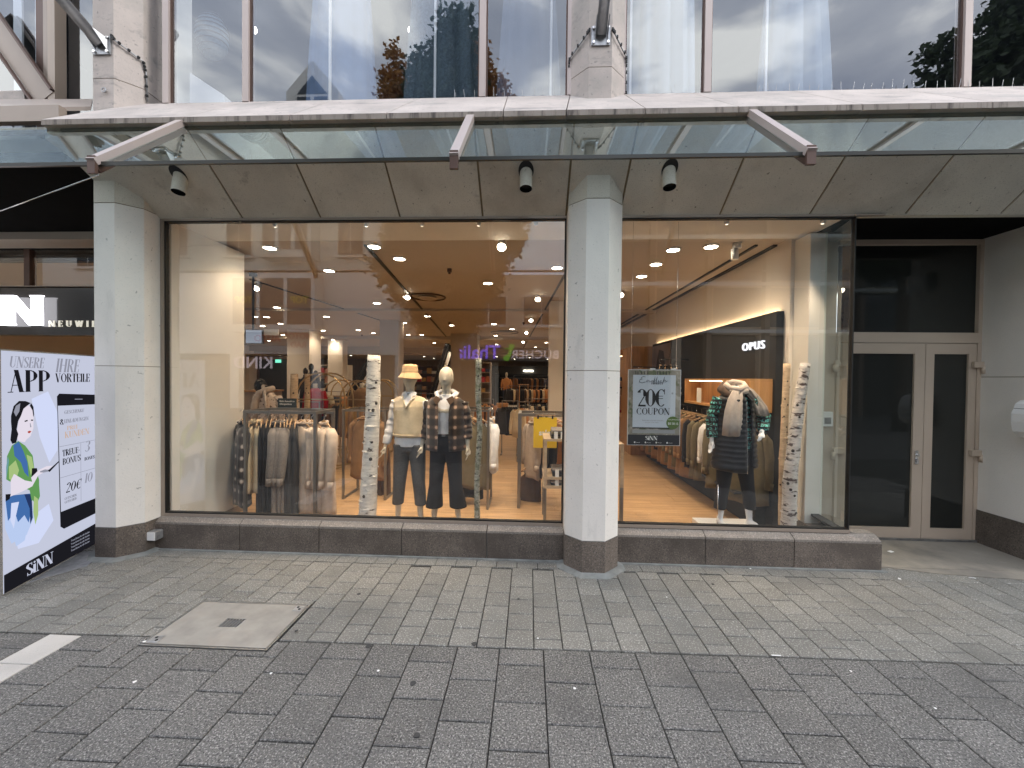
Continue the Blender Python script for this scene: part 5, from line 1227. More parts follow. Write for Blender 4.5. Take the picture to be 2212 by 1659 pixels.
row((-3.956, 8.200, 1.462)[0],(-3.518, 8.200, 1.468)[0],8.2,h_,[0,1,2,0,1],7,seed=1); row((-4.339, 8.500, 1.446)[0],(-4.132, 8.500, 1.448)[0],8.6,h_,[3],2,seed=2)
h_=arch_rack((-4.456, 7.400, 1.487)[0],7.4,.95,(-4.276, 7.400, 1.888)[2],'tall gold arched rail just left of the pale birch pair')
h_=arch_rack((-5.023, 9.500, 1.398)[0],9.5,.75,(-5.024, 9.500, 1.739)[2],'gold arched rail in the middle distance behind the red top')
row((-4.965, 9.500, 1.399)[0],(-4.560, 9.500, 1.404)[0],9.5,h_,[0,4,1],4,seed=5)
h_=arch_rack((-3.829, 9.000, 1.433)[0],9.0,.7,(-3.776, 9.000, 1.754)[2],'gold arched rail half hidden by the thick birch trunk'); row((-3.883, 9.000, 1.432)[0],(-3.502, 9.000, 1.437)[0],9,h_,[1,0,4],6,seed=6)
def simple_rack(px0,px1,y,pz,idx,n,label,seed,rz=-60):
    pass
RK=[((-2.810, 10.000, 1.288)[0],(-2.333, 10.000, 1.294)[0],10,(-2.630, 10.000, 1.196)[2],[3,7,8,5],9,'low black rack of dark clothes far behind the two mannequins',11),
((-0.643, 9.500, 1.275)[0],(-0.276, 9.500, 1.280)[0],9.5,(-0.476, 9.500, 1.277)[2],[3,7,3,5],8,'rack of black tops at the end of the centre aisle',12),
((-0.235, 8.800, 1.300)[0],(0.002, 8.800, 1.303)[0],8.8,(-0.132, 8.800, 1.301)[2],[6,2,4,9],6,'rack of salmon and orange tops right of the centre aisle',13),
((-0.101, 11.000, 1.247)[0],(0.603, 11.000, 1.256)[0],11,(0.219, 11.000, 1.251)[2],[5,4,3,8],12,'long rack of mixed tops deep on the right of the centre aisle',14),
((-4.270, 14.000, 1.233)[0],(-2.768, 14.000, 1.252)[0],14,(-3.517, 14.000, 1.242)[2],[3,8,7,3,2],14,'dark rack row far behind the mannequin in the bucket hat',15),
((-1.519, 12.000, 1.176)[0],(-1.081, 12.000, 1.181)[0],12,(-1.307, 12.000, 1.178)[2],[8,3,2,4],7,'rack with an orange accent behind the thin birch trunk',16),
((-7.931, 15.000, 1.149)[0],(-6.472, 15.000, 1.167)[0],15,(-7.200, 15.000, 1.229)[2],[3,2,8,7,4],16,'long rack of dark tops far behind the gold rails',17),
((-1.125, 20.000, 1.226)[0],(1.091, 20.000, 1.253)[0],20,(0.158, 20.000, 1.428)[2],[5,3,8,4,2],20,'rack row in front of the dark back department',18),
((-0.973, 25.000, 1.577)[0],(1.648, 25.000, 1.607)[0],25,(0.191, 25.000, 1.970)[2],[2,4,8,5,3],16,'clothes row high on the dark back department wall',19),
((-5.419, 9.000, 1.197)[0],(-4.868, 9.000, 1.204)[0],9,(-5.198, 9.000, 1.222)[2],[3,7,8],6,'rack of dark tops behind the pale birch pair',20),
((-4.906, 7.000, 1.328)[0],(-4.474, 7.000, 1.334)[0],7.0,(-4.646, 7.000, 1.315)[2],[3,8,4],6,'low rack of black tops beneath the scarf figure',21)]
for (x0,x1,y,z,idx,n,lab,seed) in RK:
    t=wthing('clothes_rack',lab,'clothes rack',((x0+x1)/2,y,0))
    MB().tube([(x0,y,z),(x1,y,z)],.014,6).obj('hanging_bar','rack_metal',t)
    MB().box(x0-.02,x0+.01,y-.2,y+.2,0,.03).box(x1-.01,x1+.02,y-.2,y+.2,0,.03).box(x0-.015,x0+.01,y-.015,y+.015,.031,z+.01).box(x1-.01,x1+.015,y-.015,y+.015,.031,z+.01).obj('end_frame','rack_metal',t)
    row(x0,x1,y,z-.02,idx,n,seed=seed,rz=-50 if x0<0 else -75,where='on the '+lab if len(lab.split())<13 else 'on a far rack')
# tables and small display pieces in the centre aisle
tb=wthing('display_table','small wooden display table with two trestles in front of the dark back department','table',(.6,19,0)); a_=(-0.516, 19.000, 1.530); b_=(-0.006, 19.000, 1.535)
MB().box(a_[0],b_[0],18.8,19.3,a_[2]-.03,a_[2]).obj('top','wood',tb)
for xx in (a_[0]+.05,b_[0]-.05): MB().box(xx-.02,xx+.02,18.85,18.9,0,a_[2]-.031).obj('leg','wood',tb)
stp=wthing('wooden_steps','stepped wooden platform at the end of the centre aisle','platform',(.2,14,0))
for k in range(5):
    a_=(-1.189, 14.000, 0.450); MB().box((-1.255, 14.000, 0.449)[0],(-0.827, 14.000, 0.455)[0],14+k*.3,14.29+k*.3,0,.17*(k+1)).obj('step','wood',stp)
# ---------------- mannequins ----------------
def ringz(cx,cyy,z,rx,ry,n=24,a0=0,sq=2.0,fold=0,ph=0,tilt=0,nf=7):
    out=[]
    for k in range(n):
        a=2*PI*k/n; c_,s_=cos(a),sin(a); f=(abs(c_)**sq+abs(s_)**sq)**(-1/sq); g=1+fold*sin(nf*a+ph)
        out.append((cx+rx*c_*f*g,cyy+ry*s_*f*g,z+tilt*c_))
    return out
def hand_mb(m,w,d,side,sc=1.,curl=.35,fwd=Vector((0,-1,0))):
    "w wrist point, d direction of the forearm"
    d=d.normalized(); side=Vector(side).normalized(); pn=d.cross(side).normalized()   # side: across the palm toward the thumb
    L=.085*sc; p1=w+d*L
    m.tube([w-d*.03,w+d*.02,w+d*.05*sc,p1+d*.005],[(.022*sc,.018*sc),(.026*sc,.016*sc),(.036*sc,.014*sc),(.036*sc,.012*sc)],12)
    for i,(o,l) in enumerate(((.027,.072),(.009,.080),(-.009,.074),(-.026,.058))):
        b=p1+side*(o*sc)-d*.012; c1=(curl*(.6+.15*i)); 
        q1=b+(d*cos(c1)+pn*sin(c1))*(l*.5*sc); c2=c1+curl*.8; q2=q1+(d*cos(c2)+pn*sin(c2))*(l*.34*sc); c3=c2+curl*.5; q3=q2+(d*cos(c3)+pn*sin(c3))*(l*.24*sc)
        m.tube([b,q1,q2,q3],[.0088*sc,.0080*sc,.0070*sc,.0055*sc],8)
    b=w+d*.022*sc+side*.024*sc; m.tube([b,b+(d*.7+side*.6+pn*.3)*.034*sc,b+(d*1.5+side*.75+pn*.75)*.034*sc],[.013*sc,.010*sc,.0075*sc],8)
def leg_tubes(m,hip,knee,ank,toe,s=1.):
    m.tube([hip,hip.lerp(knee,.3),hip.lerp(knee,.7),knee,knee.lerp(ank,.3),knee.lerp(ank,.75),ank],[.085*s,.083*s,.062*s,.052*s,.055*s,.036*s,.031*s],16)
    m.tube([ank+Vector((0,.035,-.035)),ank+Vector((0,-.02,-.03)),ank.lerp(toe,.6)+Vector((0,0,.012)),toe],[.032,.040,.034,.022],12)
def arm_tubes(m,sh,el,wr): m.tube([sh,sh.lerp(el,.2),el,el.lerp(wr,.3),wr],[.055,.048,.036,.036,.022],14)
def mann(name,label,loc,skin,head=True,armL=None,armR=None,feet=((-.11,0),(.11,0)),lean=0.,egg=False,scale=1.,rz=0,hands=True,vox=.0085):
    t=thing(name,label,'mannequin',loc,rz); m=MB(); V=Vector
    sh=1.50; 
    rings=[ringz(0,0,.86,.06,.05),ringz(0,0,.90,.155,.10),ringz(0,0,1.0,.165,.11),ringz(0,.0,1.12,.125,.085),ringz(0,0,1.24,.145,.10),ringz(0,-.01,1.36,.165,.11),ringz(0,0,1.46,.165,.085),ringz(0,0,1.515,.10,.06),ringz(0,.005,1.545,.052,.052)]
    m.loft(rings)
    if head:
        m.tube([V((0,.01,1.52)),V((0,.005,1.58)),V((0,-.002,1.65))],[.056,.050,.055],16)
        hz=1.735; rr=[]
        for i in range(13):
            u=i/12; z=1.60+u*.275; w=sin(PI*min(1,u*1.0))**.62 if 0<u<1 else .04
            w=max(.05,(1-min(1,abs((u-.58)/.425))**2.3)**.5 if u>.58 else (1-((.58-u)/.60)**2)**.62)
            rr.append(ringz(0,-.012-.012*(1-u)+.014*u,z,.082*w+.001,.102*w+.001,20))
        m.loft(rr)
        m.tube([V((0,-.100,1.765)),V((0,-.120,1.715)),V((0,-.108,1.70))],[.007,.013,.008],8)   # nose
        m.tube([V((-.035,-.098,1.775)),V((0,-.106,1.768)),V((.035,-.098,1.775))],[.008,.007,.008],8)
        m.tube([V((-.018,-.098,1.672)),V((0,-.104,1.67)),V((.018,-.098,1.672))],.007,8)
        for s in (-1,1): m.ell((s*.078,.0,1.72),(.010,.02,.03),8,6)
    else:
        m.tube([V((0,.01,1.50)),V((0,.005,1.57)),V((0,0,1.60))],[.056,.050,.050],16)
    for s,A in ((-1,armL),(1,armR)):
        S0=V((s*.165,0,1.46)); 
        if A is None: A=(V((s*.215,.01,1.19)),V((s*.235,-.05,.95)))
        el,wr=A; arm_tubes(m,S0,V(el),V(wr))
        if hands:
            d=(V(wr)-V(el)); hand_mb(m,V(wr),d,V((0,-1,0)) if abs(d.normalized().z)>.6 else V((0,0,1)),curl=.35)
    for s,(fx,fy) in zip((-1,1),feet):
        leg_tubes(m,V((s*.09,0,.90)),V((s*.09+(fx-s*.09)*.5,-.01,.49)),V((fx,fy+.01,.085)),V((fx*1.08,fy-.16,.022)))
    b=m.obj('body',skin,t); remesh(b,vox,1,6); bake(b)
    t.scale=(scale,)*3
    return t
def attach(m,name,mat,t,vox=None,it=3):
    o=m.obj(name,mat,t); 
    if vox: remesh(o,vox,1,it); bake(o)
    return o
def trousers(t,mat,feet,hem=.24,top=1.08,rh=.075,rk=.072,flare=None,name='trousers'):
    m=MB()
    for s,(fx,fy) in zip((-1,1),feet):
        kx=s*.09+(fx-s*.09)*.5; re=flare or rh
        P=[(s*.085,0,.95,.108,.118),(s*.088,0,.86,.100,.110),(kx*.5+s*.045,-.005,.70,.088,.092),(kx,-.01,.50,rk,rk+.008),(kx*.5+fx*.5,0,.36,(rk+re)/2,(rk+re)/2+.004),(fx,fy+.01,hem,re,re+.01)]
        m.loft([ringz(x,y,z,a,b,20,fold=.03*(1.1-z),ph=z*9+s,nf=5) for x,y,z,a,b in P])
    m.loft([ringz(0,0,.84,.06,.06),ringz(0,0,.88,.165,.112),ringz(0,0,.97,.178,.122),ringz(0,0,1.04,.160,.110),ringz(0,0,top,.140,.098)])
    return attach(m,name,mat,t,.009,5)
def sleeve(m,S0,el,wr,r0,r1,r2,fold=.5,n=16,seed=1):
    V=Vector; S0,el,wr=V(S0),V(el),V(wr); P=[];R=[]; k=14; rr=random.Random(seed)
    for i in range(k+1):
        u=i/k; p=S0.lerp(el,u*2) if u<.5 else el.lerp(wr,(u-.5)*2); r=r0+(r1-r0)*u*2 if u<.5 else r1+(r2-r1)*(u-.5)*2
        P.append(p+V((rr.uniform(-1,1),rr.uniform(-1,1),0))*.004*fold); R.append(r*(1+.09*fold*sin(i*2.4+seed)))
    m.tube(P,R,n)
# --- mannequin 1 : bucket hat ---
M1=(-1.405, 4.620, 0.259); f1=((-.14,0.0),(.14,-.02)); Z1_=.085
m1=mann('mannequin','faceless cream mannequin in bucket hat, cream knit vest, white shirt and dark checked trousers',(M1[0],4.62,Z1_),'skin_form',armL=((-.225,.02,1.19),(-.275,-.05,.93)),armR=((.215,.01,1.20),(.245,.04,.95)),feet=f1)
trousers(m1,'trouser_check',f1,hem=.235,rh=.066,rk=.074)
ms=MB(); ms.loft([ringz(0,0,.93,.178,.128,28,fold=.02,ph=1),ringz(0,0,1.0,.182,.130,28,fold=.015),ringz(0,0,1.15,.165,.12,28),ringz(0,0,1.42,.17,.11,28),ringz(0,0,1.515,.09,.07,28)])
attach(ms,'shirt_body','cl_white',m1,.009,2)
ms=MB(); sleeve(ms,(-.15,0,1.46),(-.222,.02,1.19),(-.27,-.045,.955),.072,.062,.045,.9,seed=3); sleeve(ms,(.15,0,1.46),(.215,.01,1.20),(.243,.04,.97),.070,.060,.045,.9,seed=4); attach(ms,'shirt_sleeves','cl_white',m1,.008,2)
mv=MB(); mv.loft([ringz(0,-.005,1.045,.183,.140,28,fold=.012),ringz(0,-.005,1.07,.186,.142,28),ringz(0,-.005,1.09,.190,.143,28,fold=.012,ph=2),ringz(0,-.005,1.25,.187,.138,28,fold=.012,ph=4),ringz(0,-.005,1.40,.200,.130,28),ringz(0,0,1.462,.210,.105,28),ringz(0,0,1.50,.165,.082,28),ringz(0,0,1.525,.085,.066,28)])
attach(mv,'knit_vest','cl_cream',m1,.008,2)
def curvept(x,z,ry=.138,rx=.19,d=0): return Vector((x,-.005-(ry*math.sqrt(max(0,1-(x/rx)**2)))-d,z))
def vtop(x,z): # y of chest front at height z
    ry=.132 if z<1.40 else (.130-(z-1.40)*.45 if z<1.47 else .098-(z-1.47)*.6)
    return Vector((x,-.005-ry*math.sqrt(max(.05,1-(x/.21)**2))-.010,z))
mm=MB(); 
tri=[vtop(-.062,1.52),vtop(-.03,1.46),vtop(0,1.395),vtop(.03,1.46),vtop(.062,1.52),vtop(0,1.53)]
mm.add([*tri,*[p+Vector((0,.02,0)) for p in tri]],[(0,1,5),(1,2,5),(2,3,5),(3,4,5)]+[(i,6+i,6+(i+1)%5 if i<4 else 6,(i+1)%5) for i in range(4)]); attach(mm,'shirt_front','cl_white',m1)
for s in (-1,1):
    mm=MB(); mm.tube([vtop(s*.070,1.525),vtop(s*.036,1.46)-Vector((0,.004,0)),vtop(s*.002,1.385)-Vector((0,.004,0))],[(.010,.008)]*3,8); attach(mm,'vest_neck_rib','cl_cream',m1)
    mm=MB(); c0=Vector((s*.035,-.062,1.575)); P=[c0,Vector((s*.085,-.02,1.555)),Vector((s*.085,-.085,1.505)),vtop(s*.045,1.475)-Vector((0,.015,0)),vtop(s*.006,1.535)-Vector((0,.008,0))]; mm.prism(P,(0,.006,.004)); attach(mm,'shirt_collar','cl_white',m1)
mm=MB(); mm.tube([(.062*cos(a*PI/8),.062*sin(a*PI/8)+.005,1.555) for a in range(16)],(.006,.02) if False else .012,8,closed=True); attach(mm,'collar_band','cl_white',m1)
mm=MB(); mm.tube([(.187*cos(a*PI/14),-.005+.142*sin(a*PI/14),1.057) for a in range(28)],(.006) ,6,closed=True); mm.tube([(.189*cos(a*PI/14),-.005+.144*sin(a*PI/14),1.072) for a in range(28)],(.006) ,6,closed=True); attach(mm,'vest_hem_rib','cl_cream',m1)
cloth('hat_felt',(.52,.36,.20),200)
hat=MB(); HR=[(.150,1.722,.0),(.143,1.738,.01),(.108,1.785,0),(.100,1.80,0),(.097,1.84,0),(.088,1.875,0),(.072,1.889,0),(.03,1.893,0)]
hat.loft([[ (r*.93*cos(2*PI*k/32),-.005+r*1.12*sin(2*PI*k/32),z+w*0+.006*sin(4*PI*k/32)*(1 if r>.11 else 0)) for k in range(32)] for r,z,w in HR]); attach(hat,'bucket_hat','hat_felt',m1)
hb=MB(); hb.tube([(.0945*cos(2*PI*k/32),-.005+.114*sin(2*PI*k/32),1.803) for k in range(32)],.0028,6,closed=True); hb.tube([(.092*cos(2*PI*k/32),-.005+.111*sin(2*PI*k/32),1.862) for k in range(32)],.0022,6,closed=True); attach(hb,'hat_stitching','cl_tan',m1)
# --- mannequin 2 : plaid jacket ---
M2=(-0.969, 4.600, 0.277); f2=((-.135,0.0),(.15,0.02))
m2=mann('mannequin','egg headed mannequin in open brown plaid overshirt, white top, belt and black flared trousers',(M2[0],4.60,Z1_-.005),'skin_form',armL=((-.25,.03,1.20),(-.275,-.05,.95)),armR=((.24,.02,1.19),(.265,-.04,.94)),feet=f2)
trousers(m2,'trouser_black',f2,hem=.225,rh=.10,rk=.078,flare=.102)
mt=MB(); mt.loft([ringz(0,0,1.08,.150,.105,24,fold=.02),ringz(0,0,1.15,.142,.105,24,fold=.03,ph=1),ringz(0,0,1.25,.150,.112,24,fold=.025,ph=3),ringz(0,0,1.36,.158,.118,24),ringz(0,0,1.45,.15,.095,24),ringz(0,0,1.52,.075,.066,24),ringz(0,0,1.55,.066,.062,24)]); attach(mt,'white_top','cl_white',m2,.008,2)
mt=MB(); mt.tube([(-.03,-.07,1.50),(-.085,-.05,1.525),(-.115,.01,1.56),(-.07,.075,1.58),(0,.095,1.585),(.07,.075,1.58),(.115,.01,1.56),(.085,-.05,1.525),(.03,-.07,1.50)],[(.012,.02),(.022,.03),(.026,.034),(.028,.036),(.03,.036),(.028,.036),(.026,.034),(.022,.03),(.012,.02)],12); attach(mt,'white_hood','cl_white',m2)
def openshell(t,name,mat,prof,gap,thick=.008,n=34,foldz=.02):
    rings=[]
    for (z,rx,ry,g) in prof:
        a0=-PI/2+g; a1=3*PI/2-g; ring=[]
        for k in range(n+1):
            a=a0+(a1-a0)*k/n; f=1+foldz*sin(6*a+z*7); ring.append((rx*cos(a)*f,ry*sin(a)*f-.005,z))
        rings.append(ring)
    m=MB(); m.loft(rings,cap=False,closed=False); o=m.obj(name,mat,t); md=o.modifiers.new('thickness','SOLIDIFY'); md.thickness=thick; md.offset=1; bake(o); return o
openshell(m2,'overshirt_body','cl_plaid',[(.905,.225,.150,.30),(.96,.228,.152,.29),(1.1,.222,.15,.27),(1.25,.225,.152,.26),(1.38,.23,.15,.27),(1.455,.222,.120,.33),(1.50,.165,.09,.5),(1.53,.095,.075,.8)],0)
mt=MB(); sleeve(mt,(-.185,0,1.455),(-.252,.03,1.20),(-.272,-.03,1.03),.078,.068,.056,1.1,seed=6); sleeve(mt,(.185,0,1.455),(.243,.02,1.19),(.26,-.02,1.03),.078,.066,.055,1.1,seed=8); attach(mt,'overshirt_sleeves','cl_plaid',m2,.008,2)
for s in (-1,1):
    mt=MB(); mt.prism([(s*.030,-.145,1.50),(s*.095,-.12,1.535),(s*.125,-.135,1.49),(s*.075,-.158,1.43)],(0,.008,.004)); attach(mt,'overshirt_collar','cl_brown',m2)
mt=MB(); 
for z in (1.02,1.14,1.26,1.37): mt.cyl((.072,-.163,z),.009,.006,10,(0,-1,0))
attach(mt,'buttons','cl_brown',m2)
mt=MB(); mt.tube([(.150*cos(a*PI/14),.108*sin(a*PI/14),1.085) for a in range(28)],(.008,.018) if False else .013,8,closed=True); attach(mt,'belt','cable',m2); mt=MB(); mt.box(-.022,.022,-.126,-.121,1.07,1.10,bev=.002); attach(mt,'belt_buckle','chrome',m2)
# --- mannequin 3 : headless, scarf ---
M3=(2.309, 4.550, 0.376); f3=((-.14,0),(.20,.02)); 
m3=mann('mannequin','headless white mannequin with quilted black vest, turquoise script blouse and beige scarf',(M3[0],4.55,.165),'skin_white',head=False,armL=((-.235,.02,1.22),(-.27,-.05,.99)),armR=((.36,.07,1.24),(.245,-.10,1.10)),feet=f3)
trousers(m3,'trouser_black',f3,hem=.21,rh=.062,rk=.07)
mt=MB(); mt.loft([ringz(.02,-.01,.90,.20,.135,26,fold=.02),ringz(.02,0,1.0,.195,.132,26,fold=.02,ph=1),ringz(0,0,1.15,.165,.118,26,fold=.02,ph=3),ringz(0,0,1.36,.175,.125,26),ringz(0,0,1.47,.16,.10,26),ringz(0,0,1.53,.09,.07,26)]); attach(mt,'script_blouse','shirt_script',m3,.009,2)
mt=MB(); sleeve(mt,(-.165,0,1.46),(-.237,.02,1.22),(-.266,-.04,1.02),.078,.068,.056,1,seed=9); sleeve(mt,(.165,0,1.46),(.36,.07,1.25),(.262,-.085,1.12),.078,.07,.055,1,seed=10); attach(mt,'blouse_sleeves','shirt_script',m3,.008,2)
pmat('quilt_black',(.010,.010,.012),.38,var=.15,scale=20,kind='obj',bump=.3,bscale=60,coat=.1)
prof=[]; z=.70
while z<1.46:
    for u,o in ((0,0),(.3,.011),(.7,.011)): 
        zz=z+u*.055; s_=(zz-.70)/.76; prof.append((zz,.235-.045*s_+o,.175-.035*s_+o,.42))
    z+=.055
prof+=[(1.47,.19,.125,.5),(1.52,.12,.10,.8)]
rings=[]
for (z,rx,ry,g) in prof:
    ring=[]; a0=-PI/2+.55; a1=3*PI/2+.18-.0
    for k in range(37):
        a=a0+(a1-a0)*k/36; ring.append((rx*cos(a),ry*sin(a)-.008-(.02 if a>4.2 else 0),z-(.05*(a/6) if z<.72 else 0)))
    rings.append(ring)
mt=MB(); mt.loft(rings,cap=False,closed=False); o=mt.obj('quilted_vest','quilt_black',m3); md=o.modifiers.new('t','SOLIDIFY'); md.thickness=.012; bake(o)
mt=MB(); mt.tube([(rings[i][-1][0],rings[i][-1][1]-.006,rings[i][-1][2]) for i in range(0,len(rings),3)],.006,6); attach(mt,'vest_zip','chrome',m3)
cloth('fur',(.10,.065,.045),60,bump=1.0,var=.4)
mt=MB(); mt.tube([(-.06,-.09,1.46),(-.12,-.06,1.51),(-.14,.02,1.56),(-.08,.09,1.60),(.04,.09,1.60),(.13,.03,1.57)],[.03,.042,.048,.05,.045,.035],12); attach(mt,'fur_collar','fur',m3)
cloth('scarf_wool',(.50,.42,.35),200,bump=.5)
mt=MB()
mt.tube([(-.09,-.06,1.55),(-.02,-.11,1.53),(.06,-.10,1.55),(.10,-.02,1.59),(.05,.06,1.62),(-.05,.07,1.63),(-.10,0,1.60),(-.085,-.06,1.575),(-.01,-.12,1.56),(.07,-.09,1.59),(.09,0,1.63),(.0,.06,1.65),(-.08,.02,1.63)],[.03,.036,.036,.034,.032,.032,.034,.034,.034,.03,.028,.028,.026],12)
attach(mt,'scarf_loop','scarf_wool',m3)
def drape(pts,wd,th,name,n=20,ph=0):
    m=MB(); rings=[]
    for i,(x,y,z) in enumerate(pts):
        w=wd[i]; ring=[]
        for k in range(n):
            a=2*PI*k/n; ring.append((x+w*cos(a),y+th*sin(a)+.014*sin(cos(a)*7+ph+i*.5),z+.01*sin(a)))
        rings.append(ring)
    m.loft(rings); return attach(m,name,'scarf_wool',m3)
drape([(-.03,-.11,1.56),(-.07,-.155,1.46),(-.10,-.185,1.33),(-.11,-.19,1.2),(-.115,-.185,1.07)],[.05,.085,.10,.105,.105],.022,'scarf_tail')
drape([(.06,-.06,1.60),(.12,-.04,1.56),(.19,-.03,1.48),(.25,-.045,1.38),(.28,-.05,1.28)],[.05,.06,.065,.07,.07],.024,'scarf_tail',ph=2)
mb_=wthing('display_slab','low white display base under the headless mannequin','base',(M3[0],4.6,0)); MB().box(M3[0]-.32,M3[0]+.36,4.38,4.86,.03,.166,bev=.004).obj('slab','white_paint',mb_); MB().cyl((M3[0]-.19,4.5,.166),.008,.5,8).cyl((M3[0]-.19,4.5,.1665),.03,.01,12).obj('support_rod','chrome',mb_)

# small far figures: clothed dummies
def dummy(name,label,x,y,z0,mats,scale=1.,rz=0,head=True,group=None):
    t=thing(name,label,'mannequin',(x,y,z0),rz,group); body,top,leg=mats
    m=MB(); 
    if head: m.ell((0,0,1.71),(.075,.09,.12),12,8)
    m.tube([(0,0,1.45),(0,0,1.63)],.05,10)
    for s in (-1,1): m.tube([(s*.26,-.03,.98),(s*.265,-.05,.86)],[.025,.03],8); m.tube([(s*.1,0,.3),(s*.11,0,.08),(s*.115,-.12,.04)],[.04,.035,.03],8)
    m.obj('body',body,t)
    g=MB(); g.loft([ringz(0,0,.86,.20,.13,16,fold=.03),ringz(0,0,1.1,.17,.12,16),ringz(0,0,1.4,.20,.12,16),ringz(0,0,1.52,.08,.07,16)]); 
    for s in (-1,1): g.tube([(s*.18,0,1.45),(s*.25,.02,1.2),(s*.265,-.03,.97)],[.07,.06,.05],10)
    g.obj('top',top,t)
    l=MB()
    for s in (-1,1): l.tube([(s*.09,0,.95),(s*.1,0,.5),(s*.1,0,.14)],[.1,.08,.07],12)
    l.obj('trousers',leg,t); t.scale=(scale,)*3; return t
yy=(-4.504, 6.600, 1.756)
d=dummy('mannequin','dark headless figure with long beige scarf and leopard print sleeves',(-4.615, 6.800, 1.427)[0],6.8,.02,('skin_black','cl_leopard','cl_black'),1.0,head=False)
sc_=MB(); sc_.tube([(-.15,-.13,1.05),(-.13,-.15,1.3),(-.06,-.13,1.5),(.05,-.1,1.56),(.1,0,1.58),(0,.08,1.57),(-.06,-.02,1.6),(.03,-.13,1.50),(.07,-.16,1.3),(.10,-.15,1.0)],[(.06,.02),(.06,.02),(.06,.03),(.05,.04),(.05,.04),(.05,.04),(.05,.04),(.06,.03),(.065,.02),(.07,.02)],10).obj('scarf','scarf_wool',d)
MB().ell((-.2,.1,1.62),(.10,.1,.13),12,8).obj('black_bust','skin_black',d)
pmat('cl_navytop',(.05,.05,.07),.8,var=.1)
for (px,y,py,mats,lab,hd) in []: pass
dummy('mannequin','tallest of three raised black figures behind the pale birches',(-7.038, 12.500, 1.556)[0],12.5,(-7.040, 12.500, 2.228)[2]-1.83,('skin_black','cl_grey','cl_navy'))
dummy('mannequin','black figure at the left of the group of three behind the pale birches',(-7.337, 12.700, 1.550)[0],12.7,(-7.339, 12.700, 2.096)[2]-1.83,('skin_black','cl_black','cl_black'))
dummy('mannequin','black figure at the right of the group of three behind the pale birches',(-6.995, 12.700, 1.553)[0],12.7,(-6.997, 12.700, 2.009)[2]-1.83,('skin_black','cl_black','cl_white'))
pd=wthing('figure_podium','cream podium under the group of three black figures','base',((-7.094, 12.600, 1.554)[0],12.6,0)); MB().box((-7.403, 12.600, 1.550)[0],(-6.786, 12.600, 1.557)[0],12.3,13.1,0,max(.1,(-7.040, 12.500, 2.228)[2]-1.84)).obj('podium','warm_white',pd)
dummy('mannequin','headless figure in a bright red sleeveless top on the gold rail display',(-5.078, 9.200, 1.299)[0],9.2,(-5.078, 9.200, 1.564)[2]-1.55,('skin_form','cl_red','cl_navy'),head=False)
dummy('mannequin','headless figure in a cream top right of the red one',(-5.004, 9.400, 1.290)[0],9.4,(-5.005, 9.400, 1.448)[2]-1.55,('skin_form','cl_cream','cl_navy'),head=False)
dummy('mannequin','figure in a mustard patterned blouse left of the thick birch trunk',(-3.775, 8.800, 1.441)[0],8.8,(-3.776, 8.800, 1.598)[2]-1.55,('skin_form','cl_tan','cl_brown'),head=False)
dummy('mannequin','figure with orange scarf in front of the dark back department',(-1.238, 21.500, 1.483)[0],21.5,(-1.245, 21.500, 2.136)[2]-1.83,('skin_form','cl_orange','cl_navy'))
dummy('mannequin','dark figure at the right of the dark back department',(1.094, 22.000, 1.501)[0],22,(1.087, 22.000, 2.142)[2]-1.83,('skin_form','cl_navytop','cl_black'))
hp=wthing('podium','low pale block under the orange scarf figure','base',((-1.238, 21.500, 1.483)[0],21.5,0)); MB().box((-1.238, 21.500, 1.483)[0]-.6,(-1.238, 21.500, 1.483)[0]+.7,21.1,21.9,0,max(.15,(-1.245, 21.500, 2.136)[2]-1.84)).obj('block','warm_white',hp)
# info stand
si=wthing('info_stand','dark blue-grey information board on a pole behind the front clothes rail','sign',(-3.886, 6.200, 1.377)); a_,b_=(-4.039, 6.200, 1.315),(-3.734, 6.200, 1.461); pmat('slate',(.05,.07,.08),.5,var=.05)
MB().box(a_[0],b_[0],6.2,6.215,a_[2],b_[2]).obj('board','slate',si); MB().box(a_[0]-.01,b_[0],6.18,6.23,a_[2]-.03,a_[2]-.001).obj('ledge','steel',si); MB().box((a_[0]+b_[0])/2-.01,(a_[0]+b_[0])/2+.01,6.21,6.23,0,a_[2]-.031).obj('pole','steel',si)
sans('lettering','Mehr Auswahl im',.035,'print_white',frame((a_[0]+.03,6.198,a_[2]+.09),(1,0,0)),si,ext=.0005,off=.001); sans('lettering','Obergeschoss',.035,'print_white',frame((a_[0]+.03,6.198,a_[2]+.045),(1,0,0)),si,ext=.0005,off=.001)

# ---------------- birch trunks ----------------
def birchmat(name,white,dark,lich=None,th=.60):
    m,nt=new_mat(name); co=coords(nt,'obj'); sc=coords(nt,'obj',(1,1,5.0)); b=N(nt,'BsdfPrincipled',Roughness=.8); o=N(nt,'OutputMaterial'); nt.links.new(b.outputs[0],o.inputs[0])
    c=mixc(nt,white,tuple(v*.72 for v in white),ramp(nt,noise(nt,sc,9,4),[(.35,0.),(.7,1.)]))
    if lich: c=mixc(nt,c,lich,ramp(nt,noise(nt,co,22,4,.6),[(.47,0.),(.6,.9)]))
    c=mixc(nt,c,dark,ramp(nt,noise(nt,coords(nt,'obj',(1,1,3.2)),9.,5,.62),[(th,0.),(th+.06,1.)]))
    c=mixc(nt,c,dark,ramp(nt,noise(nt,coords(nt,'obj',(1,1,9)),26,3,.6),[(.63,0.),(.68,.8)]))
    nt.links.new(c,b.inputs['Base Color']); bn=N(nt,'Bump',Strength=.8,Distance=.01); nt.links.new(noise(nt,sc,30,4),bn.inputs['Height']); nt.links.new(bn.outputs[0],b.inputs['Normal'])
